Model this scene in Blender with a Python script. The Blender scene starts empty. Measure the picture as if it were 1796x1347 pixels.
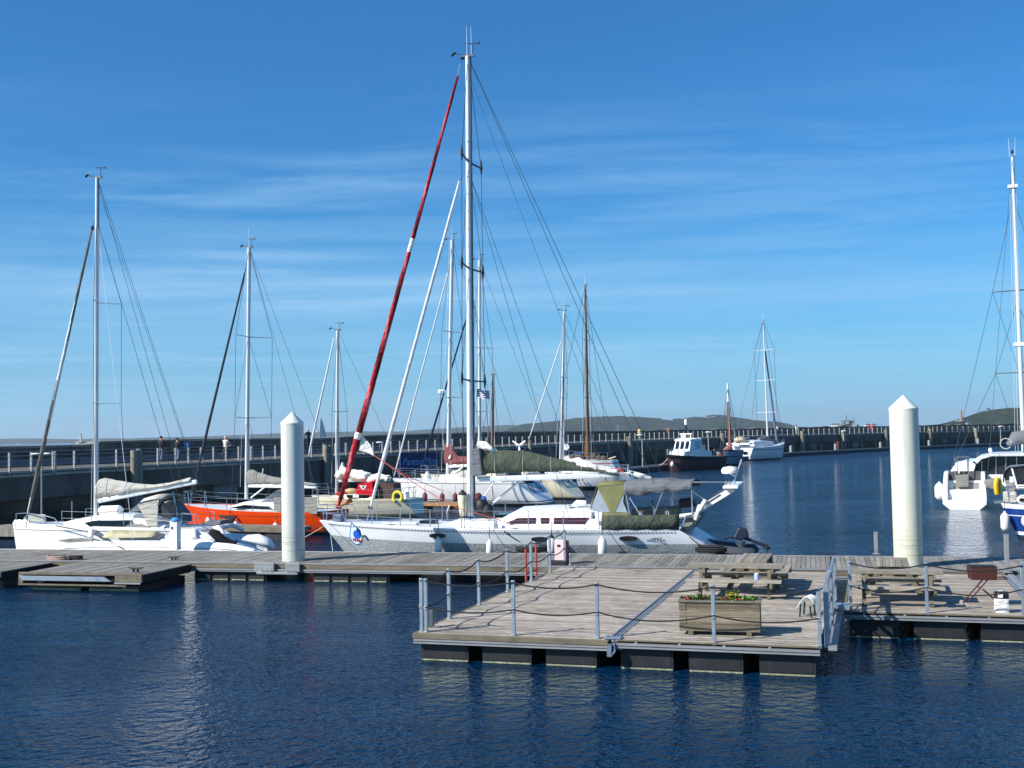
import bpy, bmesh, math, random
from mathutils import Vector, Matrix
random.seed(7)
SC = bpy.context.scene
COL = SC.collection
R = math.radians
# ------------------------------------------------------------------ camera
FPX, EYE = 2000.0, 4.57                      # focal length in pixels of the 1796 wide photo, eye height over the water
PITCH, ROLL = math.atan((759.8 - 673.5) / FPX), R(1.1)
_f = Vector((0, math.cos(PITCH), math.sin(PITCH)))
_r0 = Vector((1, 0, 0)); _u0 = Vector((0, -math.sin(PITCH), math.cos(PITCH)))
_R = _r0 * math.cos(ROLL) - _u0 * math.sin(ROLL)
_U = _r0 * math.sin(ROLL) + _u0 * math.cos(ROLL)
CAMPOS = Vector((0, 0, EYE))
cd = bpy.data.cameras.new('camera'); cam = bpy.data.objects.new('camera', cd); COL.objects.link(cam)
cam.matrix_world = Matrix(((_R.x, _U.x, -_f.x, 0), (_R.y, _U.y, -_f.y, 0), (_R.z, _U.z, -_f.z, EYE), (0, 0, 0, 1)))
cd.sensor_width = 36; cd.lens = FPX / 1796 * 36; cd.clip_start = 0.5; cd.clip_end = 30000
SC.camera = cam

def ray(u, v):
    return _f + _R * ((u - 898) / FPX) + _U * (-(v - 673.5) / FPX)
def at_z(u, v, z):
    d = ray(u, v); return CAMPOS + d * ((z - EYE) / d.z)
def at_y(u, v, y):
    d = ray(u, v); return CAMPOS + d * (y / d.y)

class Fr:
    """a horizontal frame: origin (x, y), turned by deg; local x runs to the right of the photo, local y away from it"""
    def __init__(s, x, y, deg):
        s.o = Vector((x, y, 0)); s.a = R(deg)
        s.c, s.s = math.cos(s.a), math.sin(s.a)
    def loc(s, p):
        d = p - s.o
        return Vector((d.x * s.c + d.y * s.s, -d.x * s.s + d.y * s.c, p.z))
    def w(s, p):
        return Vector((s.o.x + p[0] * s.c - p[1] * s.s, s.o.y + p[0] * s.s + p[1] * s.c, p[2] if len(p) > 2 else 0))
    def p(s, u, v, y=0.0):
        """where the sight line through a photo point meets the vertical plane local y = y"""
        o = s.loc(CAMPOS); q = s.loc(CAMPOS + ray(u, v)); d = q - o
        return o + d * ((y - o.y) / d.y)
    def z(s, u, v, z=0.5):
        return s.loc(at_z(u, v, z))
    def sub(s, q):
        f = Fr(0, 0, 0); w = s.w(q); f.o = Vector((w.x, w.y, 0)); f.a = s.a; f.c = s.c; f.s = s.s; return f

# ------------------------------------------------------------------ materials
def hx(h):
    c = [int(h[i:i + 2], 16) / 255 for i in (1, 3, 5)]
    return tuple((x / 12.92 if x <= .04045 else ((x + .055) / 1.055) ** 2.4) for x in c) + (1,)
class NT:
    def __init__(s, m): s.t = m.node_tree; s.n = s.t.nodes; s.l = s.t.links
    def new(s, k, **kw):
        n = s.n.new(k)
        for a, b in kw.items():
            if hasattr(n, a): setattr(n, a, b)
        return n
    def math(s, op, a, b=None, c=None):
        n = s.n.new('ShaderNodeMath'); n.operation = op
        for i, q in enumerate((a, b, c)):
            if q is None: continue
            if isinstance(q, (int, float)): n.inputs[i].default_value = q
            else: s.l.new(q, n.inputs[i])
        return n.outputs[0]
    def mix(s, fac, a, b, mode='MIX'):
        n = s.n.new('ShaderNodeMix'); n.data_type = 'RGBA'; n.blend_type = mode
        for i, q in ((0, fac), (6, a), (7, b)):
            if isinstance(q, (int, float)): n.inputs[i].default_value = q
            elif isinstance(q, tuple): n.inputs[i].default_value = q
            else: s.l.new(q, n.inputs[i])
        return n.outputs[2]
    def noise(s, vec, scale, detail=4, rough=.6, w=None):
        n = s.n.new('ShaderNodeTexNoise'); n.inputs['Scale'].default_value = scale
        n.inputs['Detail'].default_value = detail; n.inputs['Roughness'].default_value = rough
        if vec is not None: s.l.new(vec, n.inputs['Vector'])
        return n.outputs['Fac']
    def mapr(s, x, a, b, c=0., d=1., smooth=False):
        n = s.n.new('ShaderNodeMapRange'); n.clamp = True
        if smooth: n.interpolation_type = 'SMOOTHSTEP'
        s.l.new(x, n.inputs[0])
        for i, q in enumerate((a, b, c, d)): n.inputs[i + 1].default_value = q
        return n.outputs[0]
    def mapping(s, vec, scale=(1, 1, 1), rot=(0, 0, 0), loc=(0, 0, 0)):
        n = s.n.new('ShaderNodeMapping'); s.l.new(vec, n.inputs[0])
        n.inputs['Scale'].default_value = scale; n.inputs['Rotation'].default_value = rot; n.inputs['Location'].default_value = loc
        return n.outputs[0]
    def objco(s): return s.n.new('ShaderNodeTexCoord').outputs['Object']
    def xyz(s, vec):
        n = s.n.new('ShaderNodeSeparateXYZ'); s.l.new(vec, n.inputs[0]); return n.outputs
    def bump(s, h, strength=.3, dist=.02):
        n = s.n.new('ShaderNodeBump'); n.inputs['Strength'].default_value = strength; n.inputs['Distance'].default_value = dist
        s.l.new(h, n.inputs['Height']); return n.outputs[0]
def base_mat(name):
    m = bpy.data.materials.new(name); m.use_nodes = True
    t = NT(m); return m, t, t.n['Principled BSDF']
def M(name, col, rough=.5, metal=0., var=.12, scale=3., bump=0., bscale=30., stain=None, stain_amt=.3, emit=None, alpha=None, spec=None, stretch=(1, 1, 1)):
    """plain paint / fabric / metal: base colour with uneven wear, optional stains with a shape of their own"""
    m, t, p = base_mat(name)
    c = hx(col); co = t.objco()
    if stretch != (1, 1, 1): co = t.mapping(co, stretch)
    n = t.noise(co, scale, 5, .6)
    k = t.mapr(n, .3, .7, 1 - var, 1 + var * .5)
    mx = t.mix(1., c, k, 'MULTIPLY')
    # multiply by a grey value
    if stain:
        s2 = t.mapr(t.noise(t.mapping(co, (1, 1, .35), loc=(3, 1, 2)), scale * 1.7, 6, .7), .52, .72, 0, stain_amt)
        mx = t.mix(s2, mx, hx(stain))
    t.l.new(mx, p.inputs['Base Color'])
    p.inputs['Roughness'].default_value = rough; p.inputs['Metallic'].default_value = metal
    if spec is not None: p.inputs['Specular IOR Level'].default_value = spec
    if bump:
        t.l.new(t.bump(t.noise(co, bscale, 3), bump, .02), p.inputs['Normal'])
    if emit: p.inputs['Emission Color'].default_value = hx(emit); p.inputs['Emission Strength'].default_value = 1
    if alpha is not None: p.inputs['Alpha'].default_value = alpha
    return m
def fabric(name, col, var=.12, fold=(1.2, 1.2, 6), strength=.7, rough=.85):
    m, t, p = base_mat(name); c = hx(col); co = t.objco()
    k = t.mapr(t.noise(co, 1.6, 5), .3, .7, 1 - var, 1 + var * .6)
    t.l.new(t.mix(1., c, k, 'MULTIPLY'), p.inputs['Base Color'])
    p.inputs['Roughness'].default_value = rough; p.inputs['Specular IOR Level'].default_value = .2
    w = t.noise(t.mapping(co, fold, rot=(0, .5, 0)), 1.6, 4, .55)
    t.l.new(t.bump(w, strength, .12), p.inputs['Normal'])
    return m
def wood_planks(name, cols, pitch, axis, grain=1.):
    """weathered boards; axis is the local axis that counts the boards"""
    m, t, p = base_mat(name); co = t.objco(); X = t.xyz(co)
    i = t.math('FLOOR', t.math('DIVIDE', X[axis], pitch))
    wn = t.new('ShaderNodeTexWhiteNoise'); wn.noise_dimensions = '1D'; t.l.new(i, wn.inputs['W'])
    sc = (9, 9, 9); st = [1.1, 1.1, 1.1]; st[axis] = 26
    off = t.new('ShaderNodeCombineXYZ')
    for k in range(3):
        t.l.new(t.math('ADD', X[k], t.math('MULTIPLY', wn.outputs['Value'], 37.0) if k != axis else 0.0), off.inputs[k])
    g = t.noise(t.mapping(off.outputs[0], tuple(st)), 1.3, 8, .68)
    s2 = [2.0, 2.0, 2.0]; s2[axis] = 7
    g2 = t.noise(t.mapping(off.outputs[0], tuple(s2)), 1.6, 6, .75)
    c = t.mix(t.mapr(g, .34, .66), hx(cols[0]), hx(cols[1]))
    c = t.mix(t.mapr(g2, .48, .68, 0, .6), c, hx(cols[2]))
    c = t.mix(1., c, t.mapr(wn.outputs['Value'], 0, 1, .66, 1.16), 'MULTIPLY')
    big = t.noise(co, .35, 4)
    c = t.mix(1., c, t.mapr(big, .3, .7, .84, 1.1), 'MULTIPLY')
    vo = t.new('ShaderNodeTexVoronoi'); vo.inputs['Scale'].default_value = 1.1; t.l.new(t.mapping(co, (1, 1, 1)), vo.inputs['Vector'])
    spl = t.math('ADD', vo.outputs['Distance'], t.math('MULTIPLY', t.noise(co, 14, 3), .12))
    c = t.mix(t.mapr(spl, .085, .10, .75, 0), c, hx('#e9e7df'))
    damp = t.noise(t.mapping(co, (.8, .8, .8), loc=(9, 3, 0)), .9, 5, .7)
    c = t.mix(t.mapr(damp, .57, .70, 0, .5), c, hx(cols[0]), 'MULTIPLY')
    t.l.new(c, p.inputs['Base Color']); p.inputs['Roughness'].default_value = .85; p.inputs['Specular IOR Level'].default_value = .25
    t.l.new(t.bump(g, .5 * grain, .02), p.inputs['Normal'])
    return m
def glass(name, col='#10161b', rough=.06):
    m, t, p = base_mat(name); p.inputs['Base Color'].default_value = hx(col); p.inputs['Roughness'].default_value = rough
    p.inputs['Specular IOR Level'].default_value = .7
    return m

# ------------------------------------------------------------------ mesh builder
class MB:
    def __init__(s): s.v = []; s.f = []; s.m = []
    def add(s, vs, fs, m=0):
        o = len(s.v); s.v += [Vector(q) for q in vs]
        for q in fs: s.f.append([o + i for i in q]); s.m.append(m)
        return s
    def box(s, x0, x1, y0, y1, z0, z1, m=0):
        vs = [(x, y, z) for x in (x0, x1) for y in (y0, y1) for z in (z0, z1)]
        return s.add(vs, [(0, 1, 3, 2), (4, 6, 7, 5), (0, 4, 5, 1), (2, 3, 7, 6), (0, 2, 6, 4), (1, 5, 7, 3)], m)
    def bar(s, a, b, w, h, m=0, up=(0, 0, 1)):
        a, b = Vector(a), Vector(b); d = (b - a).normalized(); up = Vector(up)
        sd = d.cross(up)
        if sd.length < 1e-4: sd = d.cross(Vector((1, 0, 0)))
        sd.normalize(); up = sd.cross(d).normalized()
        vs = [e + sd * (x * w / 2) + up * (z * h / 2) for e in (a, b) for x in (-1, 1) for z in (-1, 1)]
        return s.add(vs, [(0, 1, 3, 2), (4, 6, 7, 5), (0, 4, 5, 1), (2, 3, 7, 6), (0, 2, 6, 4), (1, 5, 7, 3)], m)
    def tube(s, pts, r, n=8, m=0, cap=True, flat=1.0):
        pts = [Vector(q) for q in pts]; k = len(pts)
        rs = r if isinstance(r, (list, tuple)) else [r] * k
        rings = []; prev = None
        for i, q in enumerate(pts):
            d = (pts[min(i + 1, k - 1)] - pts[max(i - 1, 0)]).normalized()
            if prev is None:
                a = d.cross(Vector((0, 0, 1)))
                if a.length < 1e-3: a = d.cross(Vector((0, 1, 0)))
            else:
                a = prev - d * prev.dot(d)
            a.normalize(); b = d.cross(a); prev = a
            rings.append([q + (a * math.cos(t) + b * math.sin(t) * flat) * rs[i] for t in [2 * math.pi * j / n for j in range(n)]])
        return s.loft(rings, m, cap=cap)
    def loft(s, rings, m=0, closed=True, cap=True):
        n = len(rings[0]); o = len(s.v)
        for g in rings: s.v += [Vector(q) for q in g]
        e = n if closed else n - 1
        for i in range(len(rings) - 1):
            for j in range(e):
                a = o + i * n + j; b = o + i * n + (j + 1) % n
                mm = m(i, j) if callable(m) else m
                s.f.append([a, b, b + n, a + n]); s.m.append(mm)
        if cap:
            mm = m(0, 0) if callable(m) else m
            s.f.append([o + j for j in range(n)][::-1]); s.m.append(mm)
            mm = m(len(rings) - 2, 0) if callable(m) else m
            s.f.append([o + (len(rings) - 1) * n + j for j in range(n)]); s.m.append(mm)
        return s
    def lathe(s, prof, c=(0, 0, 0), n=16, m=0, axis=None, cap=True):
        c = Vector(c); ax = Vector(axis or (0, 0, 1)).normalized()
        a = ax.cross(Vector((0, 1, 0)) if abs(ax.y) < .9 else Vector((1, 0, 0))).normalized(); b = ax.cross(a)
        rings = [[c + ax * z + (a * math.cos(t) + b * math.sin(t)) * max(r, 1e-3) for t in [2 * math.pi * j / n for j in range(n)]] for r, z in prof]
        return s.loft(rings, m, cap=cap)
    def ball(s, c, rx, ry=None, rz=None, n=12, m=0):
        ry = ry or rx; rz = rz or rx; c = Vector(c); rings = []
        for i in range(1, 8):
            t = math.pi * i / 8
            rings.append([c + Vector((rx * math.sin(t) * math.cos(2 * math.pi * j / n), ry * math.sin(t) * math.sin(2 * math.pi * j / n), -rz * math.cos(t))) for j in range(n)])
        return s.loft(rings, m)
    def prism(s, poly, y0, y1, m=0):
        """outline in local x, z pushed through from y0 to y1 (either may be a function of the point)"""
        n = len(poly)
        g = lambda y, q: y(q) if callable(y) else y
        vs = [(q[0], g(y0, q), q[-1]) for q in poly] + [(q[0], g(y1, q), q[-1]) for q in poly]
        fs = [list(range(n)), list(range(2 * n - 1, n - 1, -1))] + [[i, i + n, (i + 1) % n + n, (i + 1) % n] for i in range(n)]
        return s.add(vs, fs, m)
    def sheet(s, grid, m=0, th=0.0):
        """grid of points; a thin double skin when th is given"""
        r, c = len(grid), len(grid[0]); o = len(s.v)
        for row in grid: s.v += [Vector(q) for q in row]
        for i in range(r - 1):
            for j in range(c - 1):
                a = o + i * c + j
                s.f.append([a, a + 1, a + c + 1, a + c]); s.m.append(m)
        return s
    def build(s, name, mats, parent=None, smooth=35, bevel=0., solid=0., fix=True):
        me = bpy.data.meshes.new(name); me.from_pydata([tuple(q) for q in s.v], [], s.f)
        for q in (mats if isinstance(mats, (list, tuple)) else [mats]): me.materials.append(q)
        me.polygons.foreach_set('material_index', s.m)
        if fix:
            bm = bmesh.new(); bm.from_mesh(me); bmesh.ops.recalc_face_normals(bm, faces=bm.faces[:]); bm.to_mesh(me); bm.free()
        if smooth:
            me.polygons.foreach_set('use_smooth', [True] * len(me.polygons)); me.set_sharp_from_angle(angle=R(smooth))
        me.update()
        o = bpy.data.objects.new(name, me); COL.objects.link(o)
        if parent: o.parent = parent
        if solid:
            md = o.modifiers.new('solid', 'SOLIDIFY'); md.thickness = solid; md.offset = 0
        if bevel:
            md = o.modifiers.new('bevel', 'BEVEL'); md.width = bevel; md.segments = 2; md.limit_method = 'ANGLE'; md.angle_limit = R(40)
        return o
def tag(o, label=None, cat=None, group=None, kind=None):
    if label: o['label'] = label
    if cat: o['category'] = cat
    if group: o['group'] = group
    if kind: o['kind'] = kind
    return o
def thing(name, label, cat, loc=(0, 0, 0), rot=0., group=None):
    o = bpy.data.objects.new(name, None); COL.objects.link(o); o.empty_display_size = .2
    o.location = loc; o.rotation_euler = (0, 0, rot)
    return tag(o, label, cat, group)
def thing_fr(name, fr, label, cat, group=None):
    return thing(name, label, cat, fr.o, fr.a, group)
def copy_tree(o, parent=None):
    c = o.copy(); COL.objects.link(c)
    if parent: c.parent = parent
    for ch in list(o.children): copy_tree(ch, c)
    return c
def text_mesh(name, s, mat, parent, mw, size, extrude=.004, shear=0., font_bold=0.):
    cu = bpy.data.curves.new(name, 'FONT'); cu.body = s; cu.size = size; cu.extrude = extrude; cu.align_x = 'CENTER'; cu.align_y = 'CENTER'
    cu.shear = shear; cu.offset = font_bold
    ob = bpy.data.objects.new(name, cu); COL.objects.link(ob)
    dg = bpy.context.evaluated_depsgraph_get(); dg.update()
    me = bpy.data.meshes.new_from_object(ob.evaluated_get(dg)); bpy.data.objects.remove(ob); bpy.data.curves.remove(cu)
    me.name = name; me.materials.clear(); me.materials.append(mat)
    o = bpy.data.objects.new(name, me); COL.objects.link(o); o.parent = parent; o.matrix_local = mw
    return o
def lerp(a, b, t): return a + (b - a) * t
def interp(pts, x):
    """piecewise linear y(x) through sorted points"""
    if x <= pts[0][0]: return pts[0][1]
    for (a, b), (c, d) in zip(pts, pts[1:]):
        if x <= c: return b + (d - b) * (x - a) / (c - a)
    return pts[-1][1]
def sag(a, b, s, n=10):
    a, b = Vector(a), Vector(b)
    return [a.lerp(b, i / n) - Vector((0, 0, s * 4 * (i / n) * (1 - i / n))) for i in range(n + 1)]
# ------------------------------------------------------------------ render, sky, sun
SC.view_settings.view_transform = 'Standard'; SC.view_settings.look = 'None'; SC.view_settings.gamma = 1; SC.view_settings.exposure = 0.5
SUN_EL, SUN_TRAVEL = R(35), R(24.5)            # light runs along (cos, sin) of SUN_TRAVEL over the ground
ld = Vector((math.cos(SUN_TRAVEL) * math.cos(SUN_EL), math.sin(SUN_TRAVEL) * math.cos(SUN_EL), -math.sin(SUN_EL)))
sd = bpy.data.lights.new('sun', 'SUN'); sd.energy = 5.0; sd.angle = R(.5); sd.color = (1, .95, .87)
sun = bpy.data.objects.new('sun', sd); COL.objects.link(sun); sun.rotation_euler = ld.to_track_quat('-Z', 'Y').to_euler(); sun.location = (-30, -10, 40)
W = bpy.data.worlds.new('World'); SC.world = W; W.use_nodes = True
t = NT(W); bg = t.n['Background']
sky = t.new('ShaderNodeTexSky'); sky.sky_type = 'NISHITA'; sky.sun_disc = False; sky.sun_elevation = SUN_EL
sv = -ld; sky.sun_rotation = math.atan2(sv.x, sv.y)
sky.air_density = 1.0; sky.dust_density = .55; sky.ozone_density = 1.6; sky.altitude = 0
tc = t.n.new('ShaderNodeTexCoord').outputs['Generated']
X = t.xyz(tc)
zc = t.math('MAXIMUM', X[2], .015)
pl = t.new('ShaderNodeCombineXYZ'); t.l.new(t.math('DIVIDE', X[0], zc), pl.inputs[0]); t.l.new(t.math('DIVIDE', X[1], zc), pl.inputs[1])
# thin cirrus veils lie as flat sheets high above: streaks run mostly across the view
warp = t.new('ShaderNodeTexNoise'); warp.inputs['Scale'].default_value = .35; warp.inputs['Detail'].default_value = 3; t.l.new(pl.outputs[0], warp.inputs['Vector'])
wv = t.new('ShaderNodeVectorMath'); wv.operation = 'MULTIPLY_ADD'; t.l.new(warp.outputs['Color'], wv.inputs[0]); wv.inputs[1].default_value = (1.3, 1.3, 0); t.l.new(pl.outputs[0], wv.inputs[2])
n1 = t.noise(t.mapping(wv.outputs[0], (.5, 1.25, 1), rot=(0, 0, R(24)), loc=(2.3, .7, 0)), 1.0, 10, .7)
n2 = t.noise(t.mapping(wv.outputs[0], (.12, .3, 1), rot=(0, 0, R(6)), loc=(5.1, 1.3, 0)), 1.0, 3, .5)
c1 = t.math('MULTIPLY', t.mapr(X[2], .19, .30, 1, .12, True), t.math('MULTIPLY', t.mapr(n1, .42, .74, 0, 1, True), t.mapr(n2, .40, .58, 0, 1, True)))
low = t.mapr(X[2], .0, .3, 1, 0.0, True)
n3 = t.noise(t.mapping(tc, (1.6, 1.6, 26), loc=(.3, .1, .4)), 2.2, 5, .55)
veil = t.math('MULTIPLY', t.mapr(n3, .38, .66, 0, 1, True), t.math('MULTIPLY', t.mapr(X[2], .0, .03, .35, 1, True), t.mapr(X[2], .16, .3, 1, 0, True)))
cl = t.math('MINIMUM', t.math('ADD', t.math('MULTIPLY', c1, .42), t.math("ADD", t.math("MULTIPLY", veil, .2), t.math("ADD", t.mapr(X[2], .0, .15, .62, .0), t.math("MULTIPLY", t.math("MULTIPLY", t.mapr(X[2], .09, .12, 0, .26, True), t.mapr(X[2], .13, .19, 1, 0, True)), t.mapr(n2, .3, .6, .4, 1))))), .85)
skyc = t.mix(1., sky.outputs[0], (.23, .78, 1.27, 1), 'MULTIPLY')
t.l.new(t.mix(cl, skyc, (3.3, 5.9, 8.6, 1)), bg.inputs[0])
bg.inputs[1].default_value = .079

# ------------------------------------------------------------------ water
def water_mat():
    m, t, p = base_mat('sea_water')
    geo = t.n.new('ShaderNodeNewGeometry').outputs['Position']
    p.inputs['Base Color'].default_value = (.0007, .020, .056, 1); p.inputs['Roughness'].default_value = .045; p.inputs['IOR'].default_value = 1.37
    g2 = t.mapping(geo, (1, 1, 0))
    # wavelets: two crossing trains plus a longer chop
    a = t.noise(t.mapping(g2, (3.3, 3.4, 1), rot=(0, 0, R(24))), 1.5, 3, .55)
    b = t.noise(t.mapping(g2, (2.9, 3.2, 1), rot=(0, 0, R(-32)), loc=(3, 7, 0)), 1.3, 3, .55)
    l = t.noise(t.mapping(g2, (.5, .9, 1), rot=(0, 0, R(8)), loc=(1, 2, 0)), 1.0, 2, .5)
    patch = t.mapr(t.noise(t.mapping(g2, (.05, .11, 1)), 1.0, 4, .6), .34, .66, .5, 1.25)
    h = t.math('ADD', t.math('MULTIPLY', t.math('ADD', a, b), patch), t.math('MULTIPLY', l, .9))
    bn = t.bump(h, 1.0, .115)
    # wind ripples: slopes given directly, so that far water keeps its roughness; the open basin is more ruffled than the lee of the docks
    nz = t.new('ShaderNodeTexNoise'); nz.inputs['Scale'].default_value = 2.0; nz.inputs['Detail'].default_value = 4; nz.inputs['Roughness'].default_value = .6
    t.l.new(t.mapping(g2, (.8, 1.5, 1), rot=(0, 0, R(14))), nz.inputs['Vector'])
    v1 = t.new('ShaderNodeVectorMath'); v1.operation = 'SUBTRACT'; t.l.new(nz.outputs['Color'], v1.inputs[0]); v1.inputs[1].default_value = (.5, .5, .5)
    v2 = t.new('ShaderNodeVectorMath'); v2.operation = 'MULTIPLY'; t.l.new(v1.outputs[0], v2.inputs[0]); v2.inputs[1].default_value = (1.0, 1.3, 0)
    gy = t.xyz(g2)[1]
    pt2 = t.math('MULTIPLY', t.math('MULTIPLY', t.mapr(t.noise(t.mapping(g2, (.02, .05, 1), loc=(4, 2, 0)), 1.0, 4, .6), .34, .66, .55, 1.25), t.mapr(t.noise(t.mapping(g2, (.25, .32, 1), loc=(1, 8, 0)), 1.0, 3, .6), .32, .68, .2, 2.0)), t.mapr(gy, 22, 80, .22, .75))
    vs = t.new('ShaderNodeVectorMath'); vs.operation = 'SCALE'; t.l.new(v2.outputs[0], vs.inputs[0]); t.l.new(pt2, vs.inputs['Scale'])
    v3 = t.new('ShaderNodeVectorMath'); v3.operation = 'ADD'; t.l.new(vs.outputs[0], v3.inputs[0]); t.l.new(bn, v3.inputs[1])
    v4 = t.new('ShaderNodeVectorMath'); v4.operation = 'NORMALIZE'; t.l.new(v3.outputs[0], v4.inputs[0])
    t.l.new(v4.outputs[0], p.inputs['Normal'])
    return m
mb = MB(); 
xs = [-9000, -900, -200, 0, 200, 900, 9000]; ys = [-60, 30, 60, 120, 300, 1200, 9000]
mb.sheet([[(x, y, -.08) for x in xs] for y in ys])
water = mb.build('water', water_mat(), smooth=0); tag(water, kind='structure')

# ------------------------------------------------------------------ far land
def hill_mat(name, cols, sc=.02):
    m, t, p = base_mat(name); co = t.objco()
    a = t.noise(co, sc, 8, .65); b = t.noise(co, sc * 6, 5, .7)
    c = t.mix(t.mapr(a, .36, .62), hx(cols[0]), hx(cols[1]))
    c = t.mix(t.mapr(b, .55, .7, 0, .6), c, hx(cols[2]))
    t.l.new(c, p.inputs['Base Color']); p.inputs['Roughness'].default_value = .95; p.inputs['Specular IOR Level'].default_value = .1
    t.l.new(t.bump(b, 1., 4.), p.inputs['Normal']); return m
def hills(name, D, crest, depth, mat, rough=1.0, label=None, u_pad=0):
    """a ridge whose crest rises to the given sight lines at distance D"""
    mb = MB(); rows = []
    us = []
    u = crest[0][0]
    while u <= crest[-1][0]: us.append(u); u += 5
    nrow = 9; grid = [[] for _ in range(nrow)]
    for u in us:
        v = interp(crest, u) 
        top = at_y(u, v, D); h = max(top.z, .3)
        for k in range(nrow):
            s = k / (nrow - 1)
            y = D - depth * .5 * (1 - s) ** 1.0 if s < 1 else D
            q = at_y(u, v, D); x = q.x * (1 + 0 * s)
            hh = h * (math.sin(s * math.pi / 2) ** .8)
            if 0 < k: hh += rough * random.uniform(-1, 1) * (1.0 if k == nrow - 1 else 1.6) * (h / 40)
            grid[k].append((x, y, hh if k else -1))
    grid.append([(q[0], q[1] + depth * .5, -1) for q in grid[-1]])
    mb.sheet(grid)
    return tag(mb.build(name, mat, smooth=180), kind='structure')
HM1 = hill_mat('far_shore', ('#25352a', '#3c4a38', '#4c5846'), .006)
HM2 = hill_mat('heath_hill', ('#131f17', '#2f3b26', '#575a3c'), .012)
hills('hills', 5200, [(-700, 770), (-200, 771), (0, 769.5), (60, 769), (140, 770.5), (185, 768.5), (230, 769), (300, 766.5), (345, 766), (420, 763), (500, 759.5), (560, 758), (640, 756.5), (700, 757), (750, 753), (800, 750), (850, 748), (880, 746), (930, 745), (1000, 747), (1100, 750)], 900, HM1, .8)
hills('hills', 3300, [(880, 757), (915, 744), (945, 741.5), (980, 738), (1010, 733), (1040, 731), (1080, 730), (1110, 731), (1150, 733.5), (1172, 738), (1185, 737), (1205, 733), (1222, 731), (1240, 733), (1255, 730), (1290, 733), (1310, 737), (1345, 739), (1352, 744), (1360, 752)], 800, HM2, 1.0)
hills('hills', 1500, [(1655, 747), (1668, 741), (1690, 733), (1715, 724), (1738, 719), (1760, 716.5), (1796, 715.5), (1850, 714), (1950, 720), (2150, 742)], 300, HM2, 1.2)
# houses of the far shore: pale walls, slate roofs
MWALL = M('far_house_wall', '#d9d6cc', .8); MROOF = M('far_roof', '#5d6167', .8)
HOUSE_SPOTS = [(100, 777, 5100, 42, 7), (112, 777, 5100, 30, 6), (124, 776.8, 5100, 36, 7), (42, 777, 5100, 30, 6), (178, 773, 5100, 24, 6), (648, 762, 5100, 40, 9), (655, 761.5, 5100, 30, 9), (668, 761, 5100, 26, 8), (873, 752, 5050, 22, 8), (886, 751, 5060, 20, 8), (893, 753, 5060, 18, 7), (862, 754, 5060, 18, 7), (1366, 749.5, 3000, 20, 6), (1376, 749.2, 3000, 26, 7), (1465, 747, 2600, 18, 7), (1526, 746, 2600, 26, 5), (1700, 743, 1440, 14, 5), (1720, 742.5, 1440, 18, 4)]
def far_house(i, u, v, D, w, h):
    c = at_y(u, v, D)
    g = thing('house', 'tiny pale house ' + ['left of the stone breakwater head', 'on the left shore, second white speck', 'on the left shore, third white speck', 'near the tiny white sail on the left', 'beside the first tall left mast on the far shore',
        'in the far white cluster left of the long red sail, leftmost', 'in the far white cluster left of the long red sail, middle', 'in the far white cluster left of the long red sail, rightmost', 'on the wooded slope right of the tallest mast, highest', 'on the wooded slope right of the tallest mast, second highest',
        'on the wooded slope right of the tallest mast, lowest right', 'on the wooded slope close by the tallest mast', 'at the foot of the headland behind the far white catamaran', 'just right of the far catamaran masts', 'left of the grey ship beyond the pier', 'right of the grey ship beyond the pier',
        'below the wooded right headland, smaller one', 'below the wooded right headland, wider one'][i], 'house', (c.x, c.y, max(c.z - 2, 0)), random.uniform(-.3, .3), 'houses on the far shore')
    mb = MB(); mb.box(-w / 2, w / 2, -5, 5, -2, h * .7); mb.build('wall', MWALL, g, 0)
    mb = MB(); mb.prism([(-w / 2 - .5, h * .7), (w / 2 + .5, h * .7), (w / 2 - 2, h * 1.1), (-w / 2 + 2, h * 1.1)], -5.5, 5.5); mb.build('roof', MROOF, g, 0)
for i, a in enumerate(HOUSE_SPOTS): far_house(i, *a)
# haze
hz = MB(); hz.box(-8500, 8500, -80, 8500, -1.0, 110)
m = bpy.data.materials.new('haze'); m.use_nodes = True; t = NT(m)
for n in list(t.n):
    if n.type != 'OUTPUT_MATERIAL': t.n.remove(n)
pv = t.new('ShaderNodeVolumePrincipled'); pv.inputs['Color'].default_value = (.76, .88, 1, 1); pv.inputs['Density'].default_value = .0001; pv.inputs['Anisotropy'].default_value = .2
t.l.new(pv.outputs[0], [n for n in t.n if n.type == 'OUTPUT_MATERIAL'][0].inputs['Volume'])
USE_HAZE = True
if USE_HAZE: tag(hz.build('haze', m, smooth=0), kind='stuff')
# ------------------------------------------------------------------ shared materials
WHITE = M('white_paint', '#ececea', .35, var=.06, scale=1.5, stain='#b9b5a4', stain_amt=.35)
GEL = M('white_gelcoat', '#f0f0ee', .22, var=.04, scale=1.2, stain='#c9c6ba', stain_amt=.25)
CREAM = M('cream_gelcoat', '#e6dfc4', .3, var=.06, scale=1.5, stain='#b7ab86', stain_amt=.3)
GALV = M('galvanised_steel', '#9fa9b3', .45, .55, var=.2, scale=6)
STEEL = M('stainless_steel', '#b9bfc6', .25, .8, var=.1, scale=5)
ALU = M('mast_aluminium', '#dcdfe0', .38, .25, var=.06, scale=2)
DARKALU = M('dark_anodised_spar', '#5d6468', .45, .4)
BLACK = M('black_rubber', '#15171a', .6, var=.2)
ROPE = M('dark_rope', '#1d1f23', .85, var=.3, scale=20)
ROPEW = M('pale_rope', '#b9b4a8', .9, var=.3, scale=20)
WIRE = M('rigging_wire', '#4d565e', .4, .6)
WIREW = M('pale_halyard', '#c9d2d8', .6)
DGLASS = glass('dark_window')
RUST = M('rusty_brown_steel', '#4d231c', .75, .1, var=.35, scale=9, bump=.3)
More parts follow.
